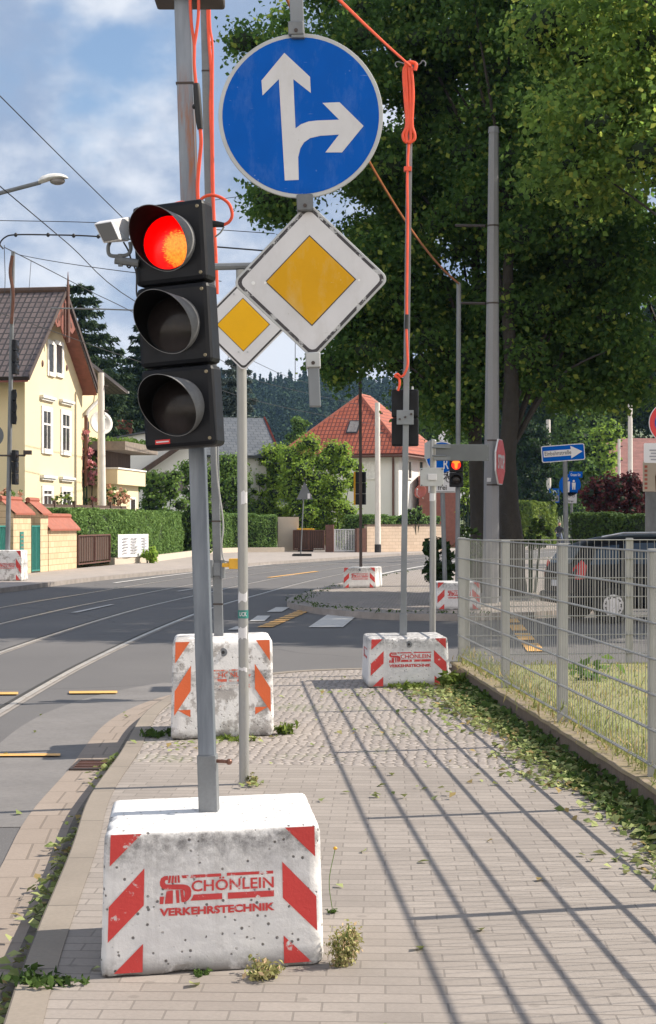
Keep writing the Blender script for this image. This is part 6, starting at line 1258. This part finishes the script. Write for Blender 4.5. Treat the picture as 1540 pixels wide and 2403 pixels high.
# greenery of the corner on the right
bush('dark ivy bush around the foot of the slim signal pole', 1030, 1330, 42, 74, 32.6, 'dark_leaf', 0.13, 26, 900, core=0.55, dz=0.5)
bush('ivy and saplings at the foot of the lime trunks', 1105, 1275, 48, 40, 35.5, 'ivy_leaf', 0.12, 14, 700, core=0.4, dz=0.5)
bush('low dark shrub right of the grey mast', 1245, 1255, 62, 38, 38, 'ivy_leaf', 0.13, 16, 600, core=0.5, dz=0.6)
bush('sunlit leafy shrub seen between pole and lime trunk', 1098, 1130, 32, 90, 74, 'bright_leaf', 0.16, 20, 700)
hedge('tall yellow green thuja hedge far along the side street', [(PX(1306, 150), 150), (PX(1300, 128), 128), (PX(1212, 122), 122)][::-1], 2.0, 3.25, 'thuja_leaf', 0.26, 130)
hedge('dark clipped hedge behind the dark car', [(PX(1338, 60), 60), (PX(1560, 58), 58)], 1.5, 1.95, 'ivy_leaf', 0.13, 380)
bush('dark red leaved shrub behind the hedge and the dark car', 1452, 1168, 105, 50, 64, 'red_leaf', 0.17, 40, 800, dz=1.6)
bush('dark evergreen behind the far white mast', 1250, 1090, 52, 108, 128, 'dark_leaf', 0.3, 30, 330)
bush('green tree beyond the one way sign', 1372, 1030, 74, 110, 135, 'bush_leaf', 0.32, 34, 300, name='far_tree', cat='tree')
bush('sunlit tree left of the far red roof', 1422, 1060, 42, 90, 125, 'bright_leaf', 0.3, 22, 320, name='far_tree', cat='tree')
for i, (px, py, rx, ry, d, lf, lb) in enumerate(((1040, 960, 90, 200, 165, 'bush_leaf', 'far green tree behind the white satellite dish'), (1180, 960, 110, 240, 175, 'dark_leaf', 'far dark tree behind the lime trunks'), (1320, 930, 110, 250, 180, 'bush_leaf', 'far green tree above the one way sign'),
        (1450, 900, 110, 150, 170, 'bush_leaf', 'far tree above the distant red roof'), (1580, 930, 110, 260, 165, 'dark_leaf', 'far dark tree at the right edge of the picture'))):
    bush(lb, px, py, rx, ry, d, lf, 0.42, 44, 200, name='far_tree', cat='tree', z0=0, group='far trees behind the side street')
# wooded hill
def hill_h(x, y):
    b = 58+2.5*math.sin(x*0.05)+2*math.sin(x*0.11+1)+5*math.exp(-((x+25)/30)**2)-0.035*x
    return b*max(0.0, min(1.0, (y-430)/330))**0.9-1
mb = MB(); nx, ny = 60, 16
vs = [(-480+960*i/nx, 420+420*j/ny, hill_h(-480+960*i/nx, 420+420*j/ny)) for j in range(ny+1) for i in range(nx+1)]
mb.add(vs, [(j*(nx+1)+i, j*(nx+1)+i+1, (j+1)*(nx+1)+i+1, (j+1)*(nx+1)+i) for j in range(ny) for i in range(nx)])
setp(mb.build('hill', M['ground_green'], None, True), kind='structure')
P, O, Lh = [], [], []
for i in range(3400):
    y = RNG.uniform(470, 790); x = RNG.uniform(-0.17, 0.10)*y; z = hill_h(x, y); con = RNG.random() < 0.35
    h = RNG.uniform(7, 12)*(1.25 if con else 1); r = RNG.uniform(2.2, 3.6)*(0.7 if con else 1.2); k = 120; d = rand_dirs(k, -0.3); f = RNG.random(k)
    if con: q = np.stack([d[:, 0]*r*(1-f), d[:, 1]*r*(1-f), f*h], 1)
    else: q = d*np.array([r, r, h*0.42])*(0.75+0.25*f)[:, None]; q[:, 2] += h*0.6
    P.append(q+np.array([x, y, z])); O.append(d)
fo = leaf_obj('forest', np.concatenate(P), 1.35, M['forest_leaf'], None, 0.6, 0.9, out=np.concatenate(O)*0.8); setp(fo, kind='stuff')
# ------------------------------------------------------------------ the air between the street and the hill
def haze():
    m = bpy.data.materials.new('haze_air'); m.use_nodes = True; nt = m.node_tree; nt.nodes.clear(); out = nt.nodes.new('ShaderNodeOutputMaterial'); v = nt.nodes.new('ShaderNodeVolumePrincipled')
    v.inputs['Color'].default_value = (0.38, 0.62, 1.0, 1); v.inputs['Density'].default_value = 0.00012; v.inputs['Anisotropy'].default_value = 0.2; nt.links.new(v.outputs[0], out.inputs['Volume'])
    mb = MB(); mb.box(-700, 700, -80, 1000, -1.4, 96); o = mb.build('haze', m); setp(o, kind='stuff')
haze()
# ------------------------------------------------------------------ litter, weeds and grass
def wx(y): return FX(y)-0.075
n = 6500; y = RNG.uniform(3.5, 16.6, n); wd = 0.16+0.20*np.clip((y-5)/10, 0, 1)+0.07*np.sin(y*1.9)+0.05*np.sin(y*5.1); o_ = np.abs(RNG.normal(0, 1, n))*wd*0.62; x = np.array([wx(a) for a in y])-o_
hgt = np.clip(0.06-0.12*o_, 0.008, 1)*RNG.random(n)**1.3; P = np.stack([x, y, hgt+0.004], 1)
setp(leaf_obj('leaf_litter', P, 0.052, M['litter_leaf'], None, 1.5, 0.66, 0.45), kind='stuff')
n = 1300; y = RNG.uniform(3.5, 16.6, n); o_ = RNG.random(n)**1.5*0.22; x = np.array([wx(a) for a in y])-o_; P = np.stack([x, y, 0.012+(0.085-0.3*o_)*RNG.random(n)], 1)
setp(leaf_obj('ivy_strip', P, 0.06, M['ivy_leaf'], None, 0.6, 0.75), kind='stuff')
P = []
for _ in range(75): yy = RNG.uniform(5, 17.5); P.append((RNG.uniform(-1.1, wx(yy)), yy, 0.008))
for cx, cy, s, k in ((0.45, 12.6, 0.5, 14), (0.95, 15.4, 0.3, 160), (0.2, 15.3, 0.3, 20), (1.15, 14.4, 0.25, 60), (-1.0, 11.7, 0.25, 25), (-0.55, 12.0, 0.2, 20), (0.4, 9.6, 0.5, 12), (-0.45, 9.95, 0.08, 12)):
    for _ in range(k): P.append((RNG.normal(cx, s*0.5), RNG.normal(cy, s*0.6), 0.006+0.02*RNG.random()))
setp(leaf_obj('scattered_leaves', np.array(P), 0.052, M['litter_leaf'], None, 2.2, 0.66), kind='stuff')
P = []
for i in range(260):
    yy = RNG.choice([RNG.uniform(4.6, 12.0), RNG.normal(5.9, 0.35), RNG.normal(8.3, 0.4), RNG.normal(11.3, 0.3), RNG.normal(7.3, 0.3)]); kx = np.interp(yy, [p[1] for p in KO], [p[0] for p in KO]); P.append((kx-0.015-abs(RNG.normal(0, 0.06)), yy, ZR+0.015+0.05*RNG.random()))
for i in range(16): yy = RNG.uniform(4, 15); kx = np.interp(yy, [p[1] for p in KO], [p[0] for p in KO]); P.append((kx-RNG.uniform(0.05, 1.4), yy, ZR+0.014))
setp(leaf_obj('gutter_leaves', np.array(P), 0.055, M['litter_leaf'], None, 1.6, 0.66), kind='stuff')
def tuft(label, c, r, h, n, m, size=0.05, name='weed', flower=None, core=True):
    t = thing(name, label, 'plant', c); P, O = [], []; sm = MB()
    for i in range(9):                                  # several leafy shoots of different length
        a = RNG.uniform(0, 6.28); q = r*RNG.random()**0.5*0.8; hh = h*RNG.uniform(0.45, 1.0); tip = np.array([c[0]+q*1.25*math.cos(a), c[1]+q*1.25*math.sin(a), c[2]+hh]); rt = np.array([c[0]+q*0.4*math.cos(a), c[1]+q*0.4*math.sin(a), c[2]])
        k = max(3, n//9); s = RNG.random(k)**0.7; d = RNG.normal(0, 1, (k, 3)); P.append(rt+(tip-rt)*s[:, None]+d*np.array([r, r, h*0.5])*0.22); O.append(d); sm.tube([rt, (rt+tip)/2+np.array([0, 0, hh*0.1]), tip], 0.0022, 4)
    P = np.concatenate(P); P[:, 2] = np.maximum(P[:, 2], c[2]+0.004); leaf_obj('leaves', P, size, M[m], t, 0.3, 0.5, 0.6, out=np.concatenate(O)*0.4); sm.build('stems', M['bush_leaf'], t)
    if flower: mb = MB(); mb.ball(flower, 0.009, 0.009, 0.007); mb.build('blossom', M['yellow_plastic'], t); mb = MB(); mb.tube(catmull([c, ((c[0]+flower[0])/2-0.02, c[1], flower[2]*0.5), flower], 5), 0.0016, 5); mb.build('flower_stalk', M['bush_leaf'], t)
    return t
tuft('pale yellowish sedum cushion at the right side of the nearest block', (0.05, 5.92, 0), 0.07, 0.14, 1300, 'sedum_leaf', 0.015, 'sedum_plant')
tuft('small dry weed tuft at the front foot of the nearest block', (-0.235, 5.76, 0), 0.065, 0.06, 420, 'sedum_leaf', 0.02)
tuft('little green weed under the middle of the nearest block', (-0.45, 5.80, 0), 0.04, 0.02, 50, 'ivy_leaf', 0.018)
tuft('thin stalk with one yellow blossom behind the right side of the nearest block', (0.02, 6.72, 0), 0.03, 0.02, 18, 'ivy_leaf', 0.02, 'wild_flower', (0.03, 6.75, 0.26))
tuft('reddish dry weed beside the foot of the round sign post', (-0.47, 10.0, 0), 0.04, 0.07, 60, 'sedum_leaf', 0.035)
tuft('green grass tuft on the shaded kerb left of the nearest block', (-0.98, 5.72, 0), 0.13, 0.03, 150, 'ivy_leaf', 0.035)
tuft('fresh green weed at the right foot of the peeling block', (-0.33, 12.45, 0), 0.09, 0.08, 110, 'green_blade', 0.045)
tuft('flat green weed in front of the peeling block', (-0.68, 12.14, 0), 0.2, 0.02, 110, 'green_blade', 0.045)
tuft('dark grass at the left foot of the peeling block', (-1.28, 12.35, 0), 0.15, 0.035, 120, 'ivy_leaf', 0.045)
tuft('leafy weed before the clean block at the fence corner', (0.75, 15.88, 0), 0.22, 0.05, 150, 'green_blade', 0.06)
tuft('dandelion like weed at the right foot of the clean block', (1.2, 15.9, 0), 0.14, 0.16, 120, 'green_blade', 0.10)
tuft('light green sapling on the lawn behind the mesh fence', (2.5, 15.4, 0.13), 0.28, 0.26, 36, 'bush_leaf', 0.12)
n = 16000; y = RNG.uniform(4, 17.2, n); x = np.array([FX(a) for a in y])+0.08+RNG.random(n)**1.5*4.0; P = np.stack([x, y, 0.13+RNG.random(n)*0.03], 1); lg = np.zeros((n, 3)); lg[:, 2] = 1
setp(leaf_obj('lawn_grass', P, 0.065, M['grass_blade'], None, 0.2, 0.14, 0.6, long=lg*1.2), kind='stuff')
n = 2600; y = RNG.uniform(4, 17.0, n); x = np.array([FX(a) for a in y])+RNG.normal(0.07, 0.06, n); P = np.stack([x, y, 0.17+RNG.random(n)**2*0.16], 1); lg = np.zeros((n, 3)); lg[:, 2] = 1
setp(leaf_obj('fence_weeds', P, 0.075, M['grass_blade'], None, 0.2, 0.13, 0.6, long=lg), kind='stuff')
n = 420; i = RNG.integers(0, 40, n); q = np.array(isl)[i]; P = np.stack([q[:, 0]+RNG.normal(0.1, 0.14, n), q[:, 1]+RNG.normal(0.1, 0.14, n), 0.01+0.03*RNG.random(n)], 1)
setp(leaf_obj('corner_grass', P, 0.08, M['ivy_leaf'], None, 0.6, 0.3), kind='stuff')
# ------------------------------------------------------------------ dark car in the side street
car = thing('parked_car', 'dark estate car with red tail lamp and silver wheel cover, shaded behind the fence', 'car', (5.55, 29.55, ZR))
mat('car_paint', (0.006, 0.0065, 0.009), 0.34, 0.0, 0.05, 2, spec=0.12); mat('car_glass', (0.02, 0.035, 0.055), 0.1, 0, 0.3, 1.2, spec=0.35); mat('rim_silver', (0.5, 0.5, 0.52), 0.35, 0.6); mat('tail_red', (0.4, 0.01, 0.01), 0.2); mat('tyre', (0.014, 0.014, 0.014), 0.8)
KM = Matrix.Translation((6.0, 29.3, ZR)) @ Matrix.Rotation(R(13), 4, 'Z')
ST = [(-1.98, .70, .45, .80, .86, .84, .60), (-1.93, .80, .30, .84, .97, 1.02, .60), (-1.75, .86, .26, .86, 1.0, 1.27, .58), (-1.45, .875, .24, .88, 1.0, 1.44, .58), (-0.9, .88, .22, .88, 1.0, 1.52, .60), (-0.2, .88, .22, .88, .99, 1.54, .61), (0.45, .88, .22, .88, .98, 1.48, .60), (0.95, .88, .22, .88, .97, 1.20, .64), (1.25, .875, .22, .87, .95, .99, .72), (1.7, .85, .24, .84, .86, .88, .62), (2.0, .72, .30, .70, .74, .76, .5), (2.08, .6, .36, .6, .64, .66, .4)]
def carsec(s):
    x, w, zb, zm, zbelt, zr, rw = s; half = [(0, zb), (w*.85, zb), (w*.98, zb+.12), (w, zm*.65), (w*.99, zm), (w*.95, zbelt), (rw*1.08, zbelt+(zr-zbelt)*.8), (rw*.9, zr-.01), (0, zr+.03)]
    return [(x, -a, b) for a, b in half]+[(x, a, b) for a, b in half[-2:0:-1]]
rows = [carsec(s) for s in ST]; k = len(rows[0]); mb = MB(); mb.add([p for r_ in rows for p in r_], [(j*k+i, j*k+(i+1) % k, (j+1)*k+(i+1) % k, (j+1)*k+i) for j in range(len(rows)-1) for i in range(k)]+[tuple(range(k)), tuple(range(len(rows)*k-1, (len(rows)-1)*k-1, -1))], KM); body = mb.build('body', M['car_paint'], car, smooth=True); md = body.modifiers.new('subd', 'SUBSURF'); md.levels = 2; md.render_levels = 2
def interp(x, c): return float(np.interp(x, [s[0] for s in ST], [s[c] for s in ST]))
def sidep(x, f, sgn=-1, out=0.012):
    w, zbelt, zr, rw = interp(x, 1), interp(x, 4), interp(x, 5), interp(x, 6); a = w*.95*(1-f)+rw*1.08*f; z = zbelt*(1-f)+(zbelt+(zr-zbelt)*.8)*f; return (x, sgn*(a+out), z)
for sgn in (-1, 1):
    for xa, xb, ta, tb in ((-1.72, -1.18, -1.52, -1.12), (-1.08, -0.28, -1.04, -0.3), (-0.2, 0.95, -0.22, 0.62)):
        n = 6; mb = MB(); vs = [sidep(xa+(xb-xa)*i/n, 0.06, sgn) for i in range(n+1)]+[sidep(ta+(tb-ta)*i/n, 0.92, sgn) for i in range(n+1)]; mb.add(vs, [(i, i+1, n+2+i, n+1+i) for i in range(n)], KM); mb.build('side_window', M['car_glass'], car)
    mb = MB(); x0 = -1.98; mb.add([(-1.985, sgn*.60, .78), (-1.95, sgn*.83, .76), (-1.84, sgn*.885, .78), (-1.80, sgn*.875, 1.0), (-1.87, sgn*.82, 1.1), (-1.965, sgn*.66, .96)], [(0, 1, 4, 5), (1, 2, 3, 4)], KM); mb.build('tail_lamp', M['tail_red'], car)
    for xw in (-1.32, 1.28):
        mb = MB(); mb.cyl((xw, sgn*.70, .31), (xw, sgn*.885, .31), .315, .315, 28, KM); wh_ = mb.build('wheel', M['tyre'], car, bevel=0.02)
        mb = MB(); mb.cyl((xw, sgn*.87, .31), (xw, sgn*.892, .31), .20, .19, 28, KM); rim = mb.build('wheel_cover', M['rim_silver'], wh_)
        mb = MB()
        for i in range(9):
            a = 2*math.pi*i/9
            for da in (-0.11, 0.11): cx_, cz_ = xw+.145*math.cos(a+da), .31+.145*math.sin(a+da); mb.cyl((cx_, sgn*.893, cz_), (cx_, sgn*.8955, cz_), .016, .016, 8, KM)
        mb.build('cover_slots', M['tyre'], rim)
mb = MB(); n = 4; mb.add([(-1.955, -.52, 1.03), (-1.955, .52, 1.03), (-1.72, .48, 1.36), (-1.72, -.48, 1.36)], [(0, 1, 2, 3)], KM); mb.build('rear_window', M['car_glass'], car)
mb = MB(); mb.box(-2.01, -1.99, -.27, .27, .62, .73, KM); mb.build('number_plate', M['sign_white'], car); mb = MB(); mb.box(-2.06, -1.8, -.8, .8, .32, .52, KM); mb.build('rear_bumper', M['car_paint'], car, bevel=0.05)
mb = MB(); mb.tube([KM @ Vector(p) for p in ((-1.4, -.56, 1.49), (-1.0, -.58, 1.56), (0.2, -.58, 1.57), (0.4, -.57, 1.52))], 0.018, 6); mb.build('roof_rail', M['rim_silver'], car)
for xh in (-0.95, 0.1): mb = MB(); mb.box(xh, xh+.18, -.90, -.87, .86, .89, KM); mb.build('door_handle', M['car_paint'], car)
mb = MB(); mb.box(0.75, 0.92, -1.02, -.86, .98, 1.1, KM); mb.build('wing_mirror', M['car_paint'], car, bevel=0.02)
# ------------------------------------------------------------------ distant cyclist
DC = 118.0; bx = PX(1313, DC); z0 = ZR
def skin(name, verts, edges, radii, m, parent):
    me = bpy.data.meshes.new(name); o0 = org(parent); me.from_pydata([tuple(Vector(v)-o0) for v in verts], edges, []); o = bpy.data.objects.new(name, me); COL.objects.link(o); ORG[o.name] = o0
    if parent: o.parent = parent
    else: o.location = o0
    me.materials.append(m); o.modifiers.new('skin', 'SKIN'); sv = me.skin_vertices[0].data
    for v, r in zip(sv, radii): v.radius = (r, r)
    sv[0].use_root = True; s = o.modifiers.new('subd', 'SUBSURF'); s.levels = 1; s.render_levels = 1; return o
cy = thing('person', 'cyclist in dark jacket and jeans riding towards the camera far down the side street', 'person', (bx, DC, z0))
mat('skin', (0.45, 0.25, 0.18), 0.6); mat('jacket', (0.02, 0.02, 0.028), 0.8); mat('jeans', (0.07, 0.09, 0.15), 0.8)
V = lambda x, y, z: (bx+x, DC+y, z0+z)
vv = [V(0, .15, .98), V(0, .08, 1.2), V(0, 0, 1.42), V(0, -.03, 1.52), V(0, -.06, 1.62), V(0, -.06, 1.74), V(-.2, 0, 1.42), V(-.32, -.15, 1.2), V(-.28, -.42, 1.08), V(.2, 0, 1.42), V(.32, -.15, 1.2), V(.28, -.42, 1.08), V(-.1, .1, .95), V(-.14, -.28, .82), V(-.12, -.08, .45), V(-.12, -.2, .40), V(.1, .1, .95), V(.13, -.22, .62), V(.12, .02, .26), V(.12, -.1, .2)]
ee = [(0, 1), (1, 2), (2, 3), (3, 4), (4, 5), (2, 6), (6, 7), (7, 8), (2, 9), (9, 10), (10, 11), (0, 12), (12, 13), (13, 14), (14, 15), (0, 16), (16, 17), (17, 18), (18, 19)]
rr = [.16, .17, .18, .07, .10, .09, .09, .07, .05, .09, .07, .05, .11, .09, .06, .05, .11, .09, .06, .05]
skin('body', vv, ee, rr, M['jacket'], cy)
mb = MB(); mb.ball(V(0, -.07, 1.68), .10, .11, .13, 12, 10); mb.ball(V(0, -.18, 1.66), .018, .02, .03, 6, 5); mb.build('face', M['skin'], cy, smooth=True)
mb = MB(); mb.ball(V(0, -.03, 1.74), .108, .115, .10, 12, 8); mb.build('hair', M['brown_wood'], cy, smooth=True)
for s in (-1, 1):
    mb = MB(); mb.tube([V(s*.1, .1, .95), V(s*.135, -.25, .82 if s < 0 else .62), V(s*.12, -.03, .45 if s < 0 else .26)], .1, 8, [.12, .10, .07]); mb.build('trouser_leg', M['jeans'], cy, smooth=True)
    mb = MB(); mb.ball(V(s*.28, -.44, 1.07), .045, .05, .04, 8, 6); mb.build('hand', M['skin'], cy, smooth=True)
bk = thing('bicycle', 'dark bicycle under the cyclist far down the side street', 'bicycle', (bx, DC, z0))
for y in (-.55, .5):
    mb = MB(); pts = [V(0, y+.33*math.cos(2*math.pi*i/24), .34+.33*math.sin(2*math.pi*i/24)) for i in range(25)]; mb.tube(pts, .022, 6); mb.build('wheel', M['tyre'], bk)
mb = MB(); mb.tube([V(0, .5, .34), V(0, .1, .88), V(0, -.1, .34), V(0, .5, .34)], .02, 6); mb.tube([V(0, .1, .86), V(0, -.42, .9), V(0, -.1, .34)], .02, 6); mb.tube([V(0, -.55, .34), V(0, -.42, 1.02)], .02, 6); mb.build('frame', M['galv_dull'], bk)
mb = MB(); mb.tube([V(-.3, -.42, 1.04), V(0, -.44, 1.06), V(.3, -.42, 1.04)], .018, 6); mb.build('handlebar', M['galv_dull'], bk); mb = MB(); mb.ball(V(0, .14, .92), .09, .14, .04, 8, 6); mb.build('saddle', M['tyre'], bk)
